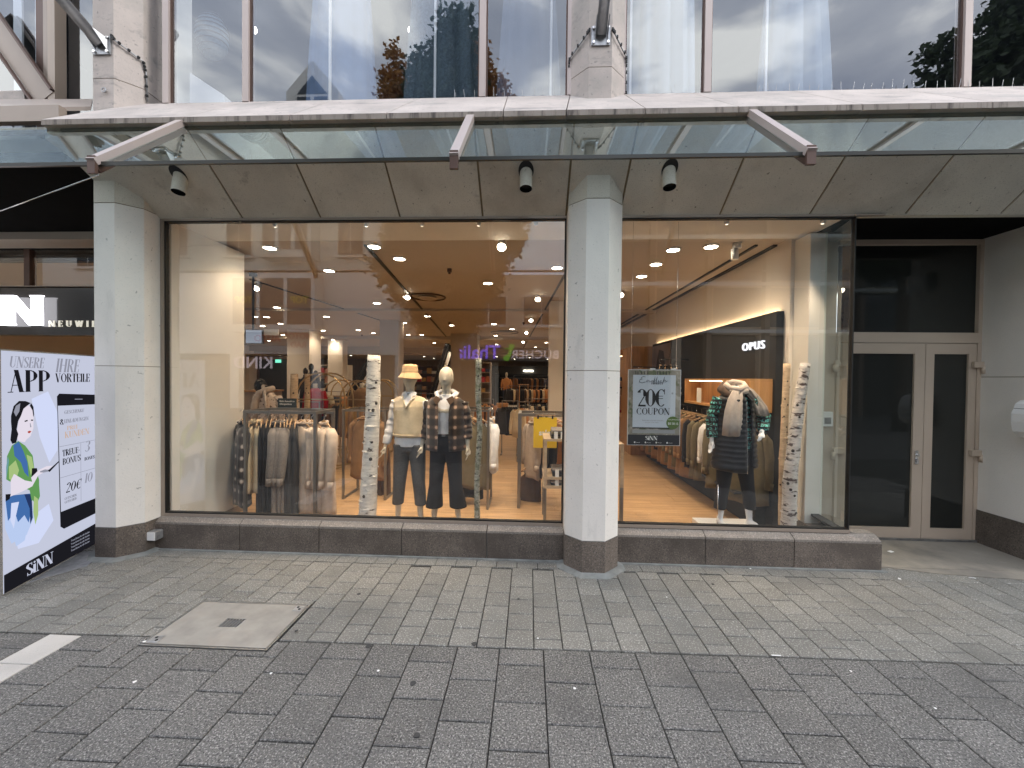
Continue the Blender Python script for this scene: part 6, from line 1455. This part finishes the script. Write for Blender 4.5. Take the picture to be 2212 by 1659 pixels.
birchmat('birch_bark',(.80,.76,.69),(.055,.045,.04)); birchmat('birch_mossy',(.42,.43,.36),(.05,.045,.035),(.13,.15,.09),.57); birchmat('birch_pale',(.66,.50,.33),(.07,.045,.03),None,.66); birchmat('birch_rough',(.66,.61,.56),(.085,.06,.055),None,.545)
pmat('cut_wood',(.52,.36,.20),.8,var=.2)
def trunk(name,label,P,R,mat,seed=0,flakes=26,n=22):
    r=random.Random(seed); P=[Vector(p) for p in P]; t=wthing(name,label,'birch trunk',tuple(P[0])); pts=[];rad_=[]; K=9
    for i in range(len(P)-1):
        for k in range(K): u=k/K; pts.append(P[i].lerp(P[i+1],u)); rad_.append(R[i]+(R[i+1]-R[i])*u)
    pts.append(P[-1]); rad_.append(R[-1])
    sm=[pts[0]]+[(pts[i-1]+pts[i]*2+pts[i+1])/4 for i in range(1,len(pts)-1)]+[pts[-1]]
    m=MB(); m.tube(sm,rad_,n)
    vs=[]
    for i,v in enumerate(m.v):
        c=sm[i//n]; d=Vector(v)-c; f=1+.10*mnoise.noise(Vector(v)*9)+.05*mnoise.noise(Vector(v)*26); vs.append(tuple(c+d*f))
    m.v=vs; m.obj('trunk',mat,t)
    MB().cyl(sm[-1]-Vector((0,0,.0)),rad_[-1]*.9,.004,n).obj('cut_end','cut_wood',t)
    k_=MB()
    for q in range(flakes):
        i=r.randrange(2,len(sm)-2); a=r.uniform(0,2*PI); d=Vector((cos(a),sin(a),0)); c=sm[i]+d*rad_[i]*1.0; w=rad_[i]*r.uniform(.25,.6); h=r.uniform(.006,.018); tn=Vector((-d.y,d.x,0))
        k_.add([c-tn*w-d*.004,c+tn*w-d*.004,c+tn*w*.7+Vector((0,0,-h))+d*.006,c-tn*w*.7+Vector((0,0,-h))+d*.008,c+Vector((0,0,.008))+d*.002],[(0,3,2,1),(0,1,4),(0,4,3),(1,2,4)])
    if flakes: k_.obj('bark_flakes',mat,t)
    for q in range(9):
        i=r.randrange(3,len(sm)-3); a=-PI/2+r.uniform(-1.3,1.3); d=Vector((cos(a),sin(a),0)); MB().tube([sm[i]+d*rad_[i]*.8,sm[i]+d*(rad_[i]*1.05)+Vector((0,0,.01))],[rad_[i]*.32,rad_[i]*.16],8).obj('knot','cut_end_dark',t)
    return t
pmat('cut_end_dark',(.05,.042,.038),.9,var=.2)
Yb=4.42
trunk('birch_trunk','thick white birch trunk leaning slightly at the left of the two mannequins',[(-1.830, 4.420, 0.129),(-1.816, 4.420, 0.528),(-1.772, 4.420, 1.373),(-1.760, 4.420, 2.067)],[.100,.092,.080,.072],'birch_bark',1,40)
trunk('birch_trunk','thin mossy grey-green birch trunk right of the plaid mannequin',[(-0.577, 4.500, 0.107),(-0.587, 4.500, 0.640),(-0.556, 4.500, 1.225),(-0.580, 4.500, 1.595),(-0.579, 4.500, 2.044)],[.034,.032,.031,.033,.034],'birch_mossy',2,14)
trunk('birch_trunk','pale straight birch trunk at the right end of the right window',[(2.899, 4.620, 0.156),(2.894, 4.620, 0.897),(2.899, 4.620, 1.424),(2.912, 4.620, 2.022)],[.042,.042,.036,.033],'birch_pale',3,10)
trunk('birch_trunk','rough peeling birch trunk leaning to the right beside the pale one',[(2.838, 4.420, 0.220),(2.846, 4.420, 0.787),(2.905, 4.420, 1.443),(2.980, 4.420, 2.021)],[.072,.068,.056,.046],'birch_rough',4,60)
trunk('birch_trunk','left of two pale birch trunks far back behind the front clothes rail',[(-4.439, 7.200, 0.196),(-4.388, 7.200, 1.064),(-4.372, 7.200, 1.858)],[.07,.07,.065],'birch_pale',5,0,14)
trunk('birch_trunk','right of two pale birch trunks far back behind the front clothes rail',[(-4.387, 7.600, 0.111),(-4.352, 7.600, 1.025),(-4.354, 7.600, 1.863)],[.06,.055,.05],'birch_pale',6,0,14)
# ---------------- hanging coupon poster ----------------
po=wthing('coupon_poster','framed poster hanging in the right window reading 20 euro coupon with SiNN at its foot','poster',(1.290, 4.160, 1.540)); yp=4.16
a_,b_=(1.030, 4.160, 1.151),(1.557, 4.160, 1.926); x0,x1,z0,z1=a_[0],b_[0],a_[2],b_[2]; Wp,Hp=x1-x0,z1-z0
def PX(u): return x0+Wp*u
def PZ(v): return z0+Hp*v
pmat('poster_photo',(.30,.27,.21),.5,var=.3,scale=14,specks=[(9,.56,(.10,.13,.05),.8),(16,.58,(.48,.44,.38),.7)]); pmat('poster_white',(.60,.65,.70),.5,var=.01); pmat('poster_black',(.022,.022,.024),.4,var=0); pmat('poster_green',(.12,.19,.045),.5,var=.1); pmat('poster_grey',(.34,.34,.33),.5,var=.05); pmat('acryl',(.72,.74,.74),.2,var=0)
MB().box(x0-.006,x1+.006,yp,yp+.014,z0-.006,z1+.006).obj('acrylic_frame','acryl',po); MB().box(x0,x1,yp-.002,yp-.0005,z0,z1).obj('photo_print','poster_photo',po)
MB().box(x0,x1,yp-.003,yp-.0021,z0,PZ(.135)).obj('black_foot','poster_black',po); MB().box(PX(.085),PX(.91),yp-.004,yp-.0022,PZ(.235),PZ(.935)).obj('white_sheet','poster_white',po); MB().box(PX(.085),PX(.91),yp-.003,yp-.0021,PZ(.155),PZ(.205)).obj('grey_strip','poster_grey',po)
MB().box(PX(.085),PX(.91),yp-.003,yp-.00215,PZ(.218),PZ(.233)).obj('shadow_line','poster_black',po)
FR=lambda u,v,d=.0045: frame((PX(u),yp-d,PZ(v)),(1,0,0))
didone('lettering','HERBST',Hp*.026,'poster_black',FR(.44,.81),po,ext=.0004,squeeze=1.35)
didone('lettering','20€',Hp*.235,'poster_black',FR(.17,.513),po,ext=.0004,squeeze=.80,track=-.10,thick=1.35)
didone('lettering','COUPON',Hp*.09,'poster_black',FR(.155,.405),po,ext=.0004,squeeze=.98,thick=.9)
sans('lettering','*',.05,'poster_black',FR(.83,.66),po,ext=.0003)
sans('lettering','EXKLUSIV FUR APP KUNDEN',.017,'poster_grey',FR(.27,.32),po,ext=.0003); sans('lettering','einloesbar in allen Filialen',.014,'poster_grey',FR(.32,.295),po,ext=.0003)
didone('shop_name','SiNN',Hp*.055,'print_white',FR(.34,.065,.0035),po,ext=.0004,squeeze=1.1,track=-.04,thick=1.25)
for k in range(4): MB().box(PX(.12+.21*k),PX(.145+.21*k),yp-.0042,yp-.0031,PZ(.022),PZ(.042)).obj('icon','print_white',po); sans('small_print','sinn.com',.012,'print_white',FR(.155+.21*k,.026,.0032),po,ext=.0003)
MB().cyl((PX(.865),yp-.0042,PZ(.30)),Wp*.125,.003,36,(0,-1,0)).obj('green_badge','poster_green',po)
sans('badge_text','FUR APP-KUNDEN',.015,'print_white',FR(.775,.335,.0074),po,ext=.0003); sans('badge_text','BIS 08.10.',.034,'print_white',FR(.77,.275,.0074),po,ext=.0003,squeeze=.8)
# handwriting stroke "Endlich"
pmat('ink_script',(.05,.06,.06),.5,var=0)
hw=[[(0.05,.9),(-.03,.98),(-.12,.85),(-.16,.7),(-.08,.62),(-.2,.5),(-.22,.2),(-.1,.05),(.05,.2)],[(.1,.2),(.14,.5),(.15,.2),(.22,.48),(.26,.2),(.32,.3)],[(.42,.45),(.34,.4),(.35,.2),(.43,.25),(.50,.98),(.46,.2),(.5,.22)],[(.52,.3),(.60,.98),(.56,.2),(.6,.22)],[(.66,.5),(.66,.2),(.7,.25)],[(.80,.45),(.74,.4),(.74,.2),(.82,.25)],[(.86,.2),(.94,.98),(.90,.25),(.97,.5),(.99,.2),(1.06,.4)]]
m=MB()
for st in hw: m.tube([(PX(.30+.42*u),yp-.0048,PZ(.822+.095*v)) for u,v in st],.0026,6,cap=True)
m.obj('handwriting','ink_script',po)
# birch stems in the photo print
m=MB()
for k,u in enumerate((.13,.17,.24,.30,.36,.55,.60,.66,.72,.78)): m.box(PX(u),PX(u+.012),yp-.0032,yp-.0022,PZ(.94),PZ(.985))
m.obj('photo_stems','poster_black',po)
for px in (1362,1461):
    xx=PX(.05) if px<1400 else PX(.92); MB().tube([(xx,yp+.007,z1+.003),(xx,yp+.007,3.453)],.0022,6).obj('suspension_cable','chrome',po)
for u in (.42,.82): MB().box(PX(u),PX(u)+.05,yp-.004,yp+.02,z1+.007,z1+.018,bev=.003).obj('clip','acryl',po)
# ---------------- upstairs: garments behind the upper windows ----------------
up=wthing('upper_interior','dim upstairs sales floor with white walls behind the upper windows','room',(0,8,4.5))
pmat('up_dim',(.13,.14,.16),.9,var=.1)  # dimness of the upstairs room is put into this dark colour
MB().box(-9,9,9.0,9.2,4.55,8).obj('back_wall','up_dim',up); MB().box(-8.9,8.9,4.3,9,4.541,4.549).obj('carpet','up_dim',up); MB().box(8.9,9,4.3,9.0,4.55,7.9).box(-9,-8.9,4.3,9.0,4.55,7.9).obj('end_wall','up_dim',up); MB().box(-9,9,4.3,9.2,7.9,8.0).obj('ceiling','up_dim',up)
xp=(-4.054, 4.400, 5.566)[0]
MB().box((-4.058, 4.300, 5.483)[0],(-4.050, 4.600, 5.731)[0],4.25,4.6,4.549,7.9).obj('side_wall','cream',up)
pmat('cl_upblue',(.16,.24,.38),.8,var=.15,kind='obj'); pmat('cl_updenim',(.10,.14,.17),.8,var=.3,scale=40,kind='obj'); pmat('cl_upnavy',(.10,.13,.18),.8,var=.1,kind='obj'); pmat('cl_sheer',(.24,.30,.37),.8,var=.1,kind='obj')
def updrape(name,label,x0,x1,y,topw,mat,seed,z0=4.62,z1=7.3,n=40,amp=.05):
    r=random.Random(seed); cx=(x0+x1)/2; w1=(x1-x0)/2; t=wthing(name,label,'garment',(cx,y,z0)); rings=[]
    for i in range(9):
        u=i/8; w=w1+(topw-w1)*u**1.3; ring=[]
        for k in range(n):
            a=2*PI*k/n; f=1+amp*sin(9*a+seed)+amp*.6*sin(17*a+seed*2); ring.append((cx+w*cos(a)*f,y+.16*w/w1*sin(a)*(f**3),z0+(z1-z0)*u+.03*sin(4*a+seed)*(1-u)))
        rings.append(ring)
    MB().loft(rings).obj('cloth',mat,t); return t
updrape('wide_skirt','long blue flared skirt in the upper window above the left spotlight',(-2.588, 4.500, 5.506)[0],(-1.789, 4.500, 5.487)[0],4.5,.22,'cl_upblue',1)
updrape('wide_skirt','dark denim flared garment in the middle of the upper left window',(-1.436, 4.500, 5.478)[0],(-0.570, 4.500, 5.457)[0],4.5,.22,'cl_updenim',2,amp=.12)
updrape('wide_skirt','slate blue flared skirt just left of the centre pillar upstairs',(-0.413, 4.500, 5.453)[0],(0.313, 4.500, 5.436)[0],4.5,.18,'cl_upnavy',3)
updrape('sheer_dress','pale pleated sheer dress in the upper window right of the centre pillar',(1.100, 4.500, 5.416)[0],(1.745, 4.500, 5.401)[0],4.5,.26,'cl_sheer',4,amp=.10)
updrape('sheer_dress','pale draped dress in the wide upper right window',(2.526, 4.600, 5.462)[0],(3.277, 4.600, 5.444)[0],4.6,.2,'cl_sheer',5,amp=.09)
hd=wthing('striped_bag','striped dark hat shape upstairs behind the leftmost upper pane','hat',(-3.598, 4.350, 5.616)); c_=(-3.598, 4.350, 5.616)
m=MB(); m.ell(c_,(.17,.15,.24),20,14); m.obj('crown','cl_updenim',hd); m=MB()
for k in range(9): 
    zz=c_[2]-.2+.05*k; rr_=math.sqrt(max(.05,1-((zz-c_[2])/.24)**2)); m.tube([(c_[0]+.172*rr_*cos(a*PI/10),c_[1]+.152*rr_*sin(a*PI/10),zz+.02*cos(a*PI/10)) for a in range(20)],.007,5,closed=True)
m.obj('stripes','cl_grey',hd)
wb=wthing('white_plinth_block','white angled display block upstairs behind the leftmost upper pane','block',(-3.491, 4.350, 5.100)); a_,b_=(-3.653, 4.300, 4.965),(-3.191, 4.300, 5.209)
MB().prism([(a_[0],4.12,4.546),(b_[0]-.08,4.12,4.546),(b_[0]-.08,4.12,4.80),(a_[0],4.12,5.05)],(0,.1,0)).obj('block','white_paint',wb)
for i,px in enumerate((713,940,1190,1362,1662)):
    x={713:(-2.167, 4.200, 5.255)[0],940:(-1.033, 4.200, 5.228)[0],1190:(0.187, 4.200, 5.198)[0],1362:(1.008, 4.200, 5.178)[0],1662:(2.375, 4.200, 5.144)[0]}[px]
    t=wthing('white_pole','slim pale vertical display pole behind the upper windows','pole',(x,4.2,4.55),group='pale poles behind the upper windows'); MB().box(x-.011,x+.011,4.19,4.21,4.546,7.9 if i<4 else 5.9).obj('pole','white_paint',t)
emat('lamp_glow_up',(1,.93,.82),14)
for (x,y,z) in ((-4.657, 6.500, 7.590),(-1.839, 6.000, 7.066),(-0.182, 7.000, 8.331),(3.097, 7.000, 8.155),(4.306, 6.500, 7.303)):
    t=wthing('upstairs_lamp','small bright lamp glowing upstairs behind the upper windows','ceiling light',(x,y,z),group='lamps upstairs'); MB().ell((x,y,z),(.05,.05,.06),12,8).obj('bulb','lamp_glow_up',t); MB().box(x-.008,x+.008,y-.008,y+.008,z+.061,7.9).obj('stem','white_paint',t)

# ---------------- the other side of the street (seen as reflections) ----------------
pmat('render_white',(.82,.80,.74),.8,var=.05,scale=.5); pmat('render_warm',(.62,.52,.40),.8,var=.05,scale=.5); pmat('render_dark',(.22,.17,.13),.7,var=.08); pmat('roof_tile',(.12,.10,.09),.8,var=.2); pmat('far_glass',(.05,.06,.07),.05,var=0); pmat('far_frame',(.72,.71,.68),.6,var=0); pmat('shop_dark',(.05,.045,.04),.3,var=.3,scale=1.5)
YO=-13.0
def house(name,label,x0,x1,h,mat,wins,depth=8,roof=0,shop=3.0,frame_m='far_frame'):
    t=wthing(name,label,'building',((x0+x1)/2,YO,0))
    MB().box(x0,x1,YO-depth,YO,shop,h).obj('wall',mat,t); MB().box(x0+.2,x1-.2,YO-depth,YO-.35,-.03,shop-.001).obj('shop_front','shop_dark',t)
    n=max(2,int((x1-x0)/4)); 
    for i in range(n+1): 
        x=x0+(x1-x0)*i/n; MB().box(max(x0,x-.25),min(x1,x+.25),YO-.35,YO-.001,-.03,shop-.001).obj('pier',mat,t)
    if roof:
        MB().prism([(x0-.3,YO+.4,h),(x0-.3,YO-depth-.4,h),(x0-.3,YO-depth/2,h+roof)],(x1-x0+.6,0,0)).obj('roof','roof_tile',t)
    for (wx,wz,ww,wh,nm) in wins:
        f=MB().box(wx-ww/2,wx+ww/2,YO+.001,YO+.06,wz,wz+wh).obj('window',frame_m,t); k=max(1,round(ww/.8)); g=MB()
        for q in range(k): g.box(wx-ww/2+.07+q*(ww-.07)/k,wx-ww/2+(q+1)*(ww-.07)/k,YO+.0605,YO+.07,wz+.07,wz+wh-.07)
        g.obj('panes','far_glass',f); MB().box(wx-ww/2-.1,wx+ww/2+.1,YO+.001,YO+.18,wz-.1,wz-.01).obj('sill',frame_m,f)
    return t
w1=[(x,z,1.5,1.9,'') for z in (8.3,11.4) for x in (-27,-23.5,-19.5,-15.9,-9.7)]+[(x,4.6,1.3,2.3,'') for x in (-27,-24,-20.5)]
hA=house('white_townhouse','tall white plastered townhouse with bay windows across the street',-30,-7.0,14.8,'render_white',w1,roof=2.2)
# bay window stack
for (z0,z1,x0,x1) in ((4.1,7.3,-15.8,-11.2),(8.0,11.6,-14.2,-11.4)):
    b=MB().box(x0,x1,YO+.01,YO+.9,z0,z1); bo=b.obj('bay',  'render_white',hA); k=3; g=MB()
    for q in range(k): 
        dx=(x1-x0-.2)/k; g.box(x0+.2+q*dx,x0+(q+1)*dx,YO+.901,YO+.91,z0+.4,z1-.4)
    g.obj('panes','far_glass',bo)
MB().prism([(-12.9,YO+.3,14.8),(-10.1,YO+.3,14.8),(-10.1,YO+.3,16.7),(-11.5,YO+.3,18.3),(-12.9,YO+.3,16.7)],(0,-3.5,0)).obj('gable_dormer','render_white',hA)
MB().box(-12.3,-11.6,YO+.301,YO+.33,15.0,16.4).box(-11.4,-10.7,YO+.301,YO+.33,15.0,16.4).prism([(-12.3,YO+.301,16.55),(-10.7,YO+.301,16.55),(-11.5,YO+.301,17.5)],(0,.03,0)).obj('dormer_panes','far_glass',hA)
def rtext(txt,size,mat,x,z,par,y=None,**kw): return sans("street_lettering",txt,size,mat,frame((x,(YO+.03 if y is None else y),z),(-1,0,0)),par,ext=.03,**kw)
emat('sign_violet',(.20,.12,.85),2.0); emat('sign_green',(.16,.42,.05),1.4); emat('sign_pale',(.85,.72,.80),1.1); pmat('sign_red',(.45,.06,.04),.6,var=0); pmat('sign_yellow',(.75,.62,.10),.6,var=0)
rtext('MOTOR',.42,'sign_red',-11.3,3.75,hA,y=YO+.95,off=.01); rtext('RAD',.42,'sign_red',-11.6,3.3,hA,y=YO+.95,off=.01); rtext('AUTO',.5,'sign_red',-13.0,3.6,hA,y=YO+.95,off=.01)
rtext('TOP',.5,'sign_yellow',-11.5,5.6,hA,y=YO+.93,off=.01); rtext('TOP',.5,'sign_yellow',-14.5,5.6,hA,y=YO+.93,off=.01)
rtext('KIND',.9,'sign_pale',-13.6,2.2,hA,y=YO+.6)
hB=house('low_bookshop_building','low warm rendered bookshop building across the street with glowing sign',-7.0,3.2,7.3,'render_warm',[(-5,4.6,2,1.6,''),(-2.2,4.6,2,1.6,''),(.6,4.6,2,1.6,'')],depth=9,shop=3.9)
MB().box(-6.9,3.1,YO+.001,YO+.25,2.7,3.89).obj('sign_band','render_dark',hB)
rtext('BÜCHER',.62,'sign_pale',1.55,2.86,hB,y=YO+.28,off=.006,spacing=1.1)
rtext('Thalia',1.0,'sign_violet',-1.55,2.84,hB,y=YO+.28,off=.012)
fg=[(-.78,3.55),(-.98,3.62),(-1.10,3.52),(-1.06,3.42),(-1.35,3.36),(-1.04,3.30),(-1.13,3.12),(-1.42,2.86),(-1.26,2.72),(-1.10,2.72),(-.98,3.0),(-.90,3.3)]
MB().prism([(x,YO+.28,z) for x,z in fg],(0,.03,0)).obj('green_figure','sign_green',hB)
w3=[]
hC=house('glazed_corner_building','grid fronted commercial building with brown columns across the street',3.2,30,11.8,'render_warm',[],depth=9,shop=4.2)
g=MB()
for i in range(9):
    for j in range(3): g.box(3.7+i*2.9,3.7+i*2.9+2.45,YO+.01,YO+.03,4.6+j*2.4,4.6+j*2.4+2.0)
g.obj('glazing','far_glass',hC)
for i in range(10): MB().box(3.25+i*2.9,3.5+i*2.9,YO+.031,YO+.35,-.03,11.7).obj('column','render_dark',hC)
for j in range(4): MB().box(3.2,30,YO+.36,YO+.42,4.25+j*2.4,4.42+j*2.4).obj('band','far_frame',hC)
# end walls of the street so it does not stop in mid air
hD=wthing('side_street_house','pale house closing the street far on the left','building',(-33,-4,0)); MB().box(-36,-31,-14,3,-.03,11).obj('wall','render_warm',hD)
hE=wthing('side_street_house','pale house closing the street far on the right','building',(33,-4,0)); MB().box(31,36,-14,3,-.03,9).obj('wall','render_white',hE)
# ---------------- trees across the street ----------------
pmat('bark',(.10,.075,.055),.9,var=.3,bump=.5,bscale=20)
def leafmat(name,c):
    m,nt=new_mat(name); b=N(nt,'BsdfPrincipled',Roughness=.6); tr=N(nt,'BsdfTranslucent'); tr.inputs[0].default_value=(c[0]*1.3,c[1]*1.3,c[2],1); mx=N(nt,'MixShader'); mx.inputs[0].default_value=.25; o=N(nt,'OutputMaterial')
    f=noise(nt,coords(nt,'pos'),1.1,2); cc=mixc(nt,tuple(v*.6 for v in c),tuple(v*1.5 for v in c),ramp(nt,f,[(.35,0.),(.65,1.)])); nt.links.new(cc,b.inputs[0])
    nt.links.new(b.outputs[0],mx.inputs[1]); nt.links.new(tr.outputs[0],mx.inputs[2]); nt.links.new(mx.outputs[0],o.inputs[0])
leafmat('leaf_dark',(.035,.055,.02)); leafmat('leaf_rust',(.34,.165,.04))
def tree(label,x,y,blobs,mat,n,seed,tr=.16,ls=.15):
    r=random.Random(seed); t=wthing('street_tree',label,'tree',(x,y,0)); top=max(b[2] for b in blobs)
    m=MB(); m.tube([(x,y,-.03),(x+.05,y,1.5),(x-.03,y,3),(x,y,top*.6),(x,y,top*.9)],[tr*1.2,tr,tr*.85,tr*.5,tr*.15],12); m.obj('trunk','bark',t)
    m=MB()
    for b in blobs: m.tube([(x,y,max(1.8,b[2]-1.6)),((x+b[0])/2,(y+b[1])/2,b[2]-.8),(b[0],b[1],b[2])],[tr*.35,tr*.25,tr*.08],7)
    m.obj('limbs','bark',t)
    vs=[];fs=[]; tot=sum(b[3]**2*b[4] for b in blobs)
    for b in blobs:
        k=int(n*b[3]**2*b[4]/tot); nc=max(10,k//26)
        for c in range(nc):
            while 1:
                d=Vector((r.uniform(-1,1),r.uniform(-1,1),r.uniform(-1,1)))
                if .25<d.length<1: break
            cc=Vector((b[0]+d.x*b[3],b[1]+d.y*b[3],b[2]+d.z*b[4]))
            for q in range(26):
                p=cc+Vector((r.gauss(0,.17),r.gauss(0,.17),r.gauss(0,.14))); u=Vector((r.uniform(-1,1),r.uniform(-1,1),r.uniform(-.7,.4))).normalized(); v=u.cross(Vector((r.uniform(-1,1),r.uniform(-1,1),r.uniform(-1,1)))).normalized(); s=ls*r.uniform(.6,1.2); i=len(vs)
                vs+=[p-u*s*.5,p+v*s*.3,p+u*s*.5,p-v*s*.3]; fs.append((i,i+1,i+2,i+3))
    MB().add(vs,fs).obj('crown',mat,t); return t
# virtual distance v behind the glass -> real y = 8.1 - v
tree('street tree with a tall dark green crown behind the photographer, left of centre',-2.35,-4.4,[(-2.7,-4.4,3.9,1.0,1.0),(-2.8,-4.3,5.2,1.9,1.2),(-2.4,-4.5,6.6,2.1,1.4),(-2.7,-4.2,8.0,1.7,1.4),(-2.6,-4.4,9.8,1.0,1.5),(-2.35,-4.4,11.7,.62,1.4),(-3.45,-4.4,10.6,.40,1.2)],'leaf_dark',95000,1,ls=.21)
tree('reddish brown leaved street tree across the street',-3.9,-9.0,[(-5.9,-9,14.1,.50,1.8),(-5.1,-9,12.0,1.7,1.9),(-2.5,-9,14.1,.75,2.2),(-1.5,-9,12.7,.8,1.8),(-3.6,-9,11.5,2.0,2.2)],'leaf_rust',40000,2,ls=.22)
tree('big dark street tree on the right side of the street',14.0,-6.0,[(14.6,-6,8,2.6,2.4),(14.9,-6,11.0,2.2,1.9),(13.6,-6,12.0,.8,1.3),(15.0,-6,13.0,1.1,1.0),(16.9,-6,14.0,1.5,2.6),(17.5,-6,11,2.6,3.0),(19.5,-6,14,2.2,3)],'leaf_dark',60000,3,tr=.25,ls=.26)
# ---------------- litter ----------------
def litter(name,label,cat,p,w,d,mat,rz=0): 
    t=wthing(name,label,cat,p); MB().box(p[0]-w/2,p[0]+w/2,p[1]-d/2,p[1]+d/2,p[2]+.002,p[2]+.005,rz=rz).obj('scrap',mat,t)
litter('paper_scrap','white paper scrap on the concrete landing by the double door','litter',(3.877, 4.378, 0.016),.055,.035,'paper',.4)
litter('paper_scrap','crumpled white scrap on the pavers in front of the landing','litter',(3.450, 3.800, 0.003),.03,.02,'paper',.9)
litter('paper_scrap','white strip lying on the joint between the two paver fields','litter',(1.659, 2.678, 0.003),.06,.008,'paper',0)
litter('cigarette_end','small cigarette end on the pavers at the right of the landing','litter',(4.159, 3.863, 0.003),.05,.009,'paper',-.3)
litter('paper_scrap','tiny white scrap on the pavers below the right window','litter',(2.162, 3.912, 0.003),.014,.014,'paper',.3)
for i,(p,s_) in enumerate((((-0.673, 2.309, 0.002),.018),((-0.554, 1.972, 0.002),.016),((-1.068, 2.613, 0.002),.02),((-1.410, 3.242, 0.002),.016),((-0.355, 2.678, 0.002),.02),((-1.641, 2.731, 0.008),.012),((-0.069, 3.250, 0.002),.01),((1.663, 3.597, 0.002),.012))):
    t=wthing('gum_spot','dark gum spot on the '+('manhole cover' if i==5 else 'large pavers' if i in (0,1) else 'small pavers')+', '+('left' if p[0]<-.9 else 'middle' if p[0]<.6 else 'right')+' part of the pavement','gum',p,group='dark gum spots on the pavement'); MB().loft([[(p[0]+s_*cos(a*PI/5)*(1+.2*sin(a*2.1+i)),p[1]+s_*sin(a*PI/5),p[2]+zz) for a in range(10)] for zz in (.0005,.0022)],smooth=False).obj('gum','gum',t)
for i,(p,s_) in enumerate((((-0.917, 2.396, 0.002),.008),((0.287, 2.325, 0.002),.008),((0.081, 2.763, 0.002),.006),((-2.606, 2.568, 0.002),.010),((-2.319, 2.225, 0.002),.010),((-1.562, 2.336, 0.002),.008),((2.048, 2.564, 0.002),.007),((2.296, 2.297, 0.002),.006),((1.173, 3.356, 0.002),.006))):
    t=wthing('white_dropping','tiny white dropping on the pavers, '+('left' if p[0]<-.9 else 'middle' if p[0]<.6 else 'right')+' part of the pavement','spot',p,group='white droppings on the pavement'); MB().loft([[(p[0]+s_*cos(a*PI/5)*(1+.3*sin(a*2.1+i)),p[1]+s_*sin(a*PI/5),p[2]+zz) for a in range(10)] for zz in (.0005,.002)],smooth=False).obj('spot','paper',t)
for o in bpy.data.objects:
    if '_used' in o.keys(): del o['_used']
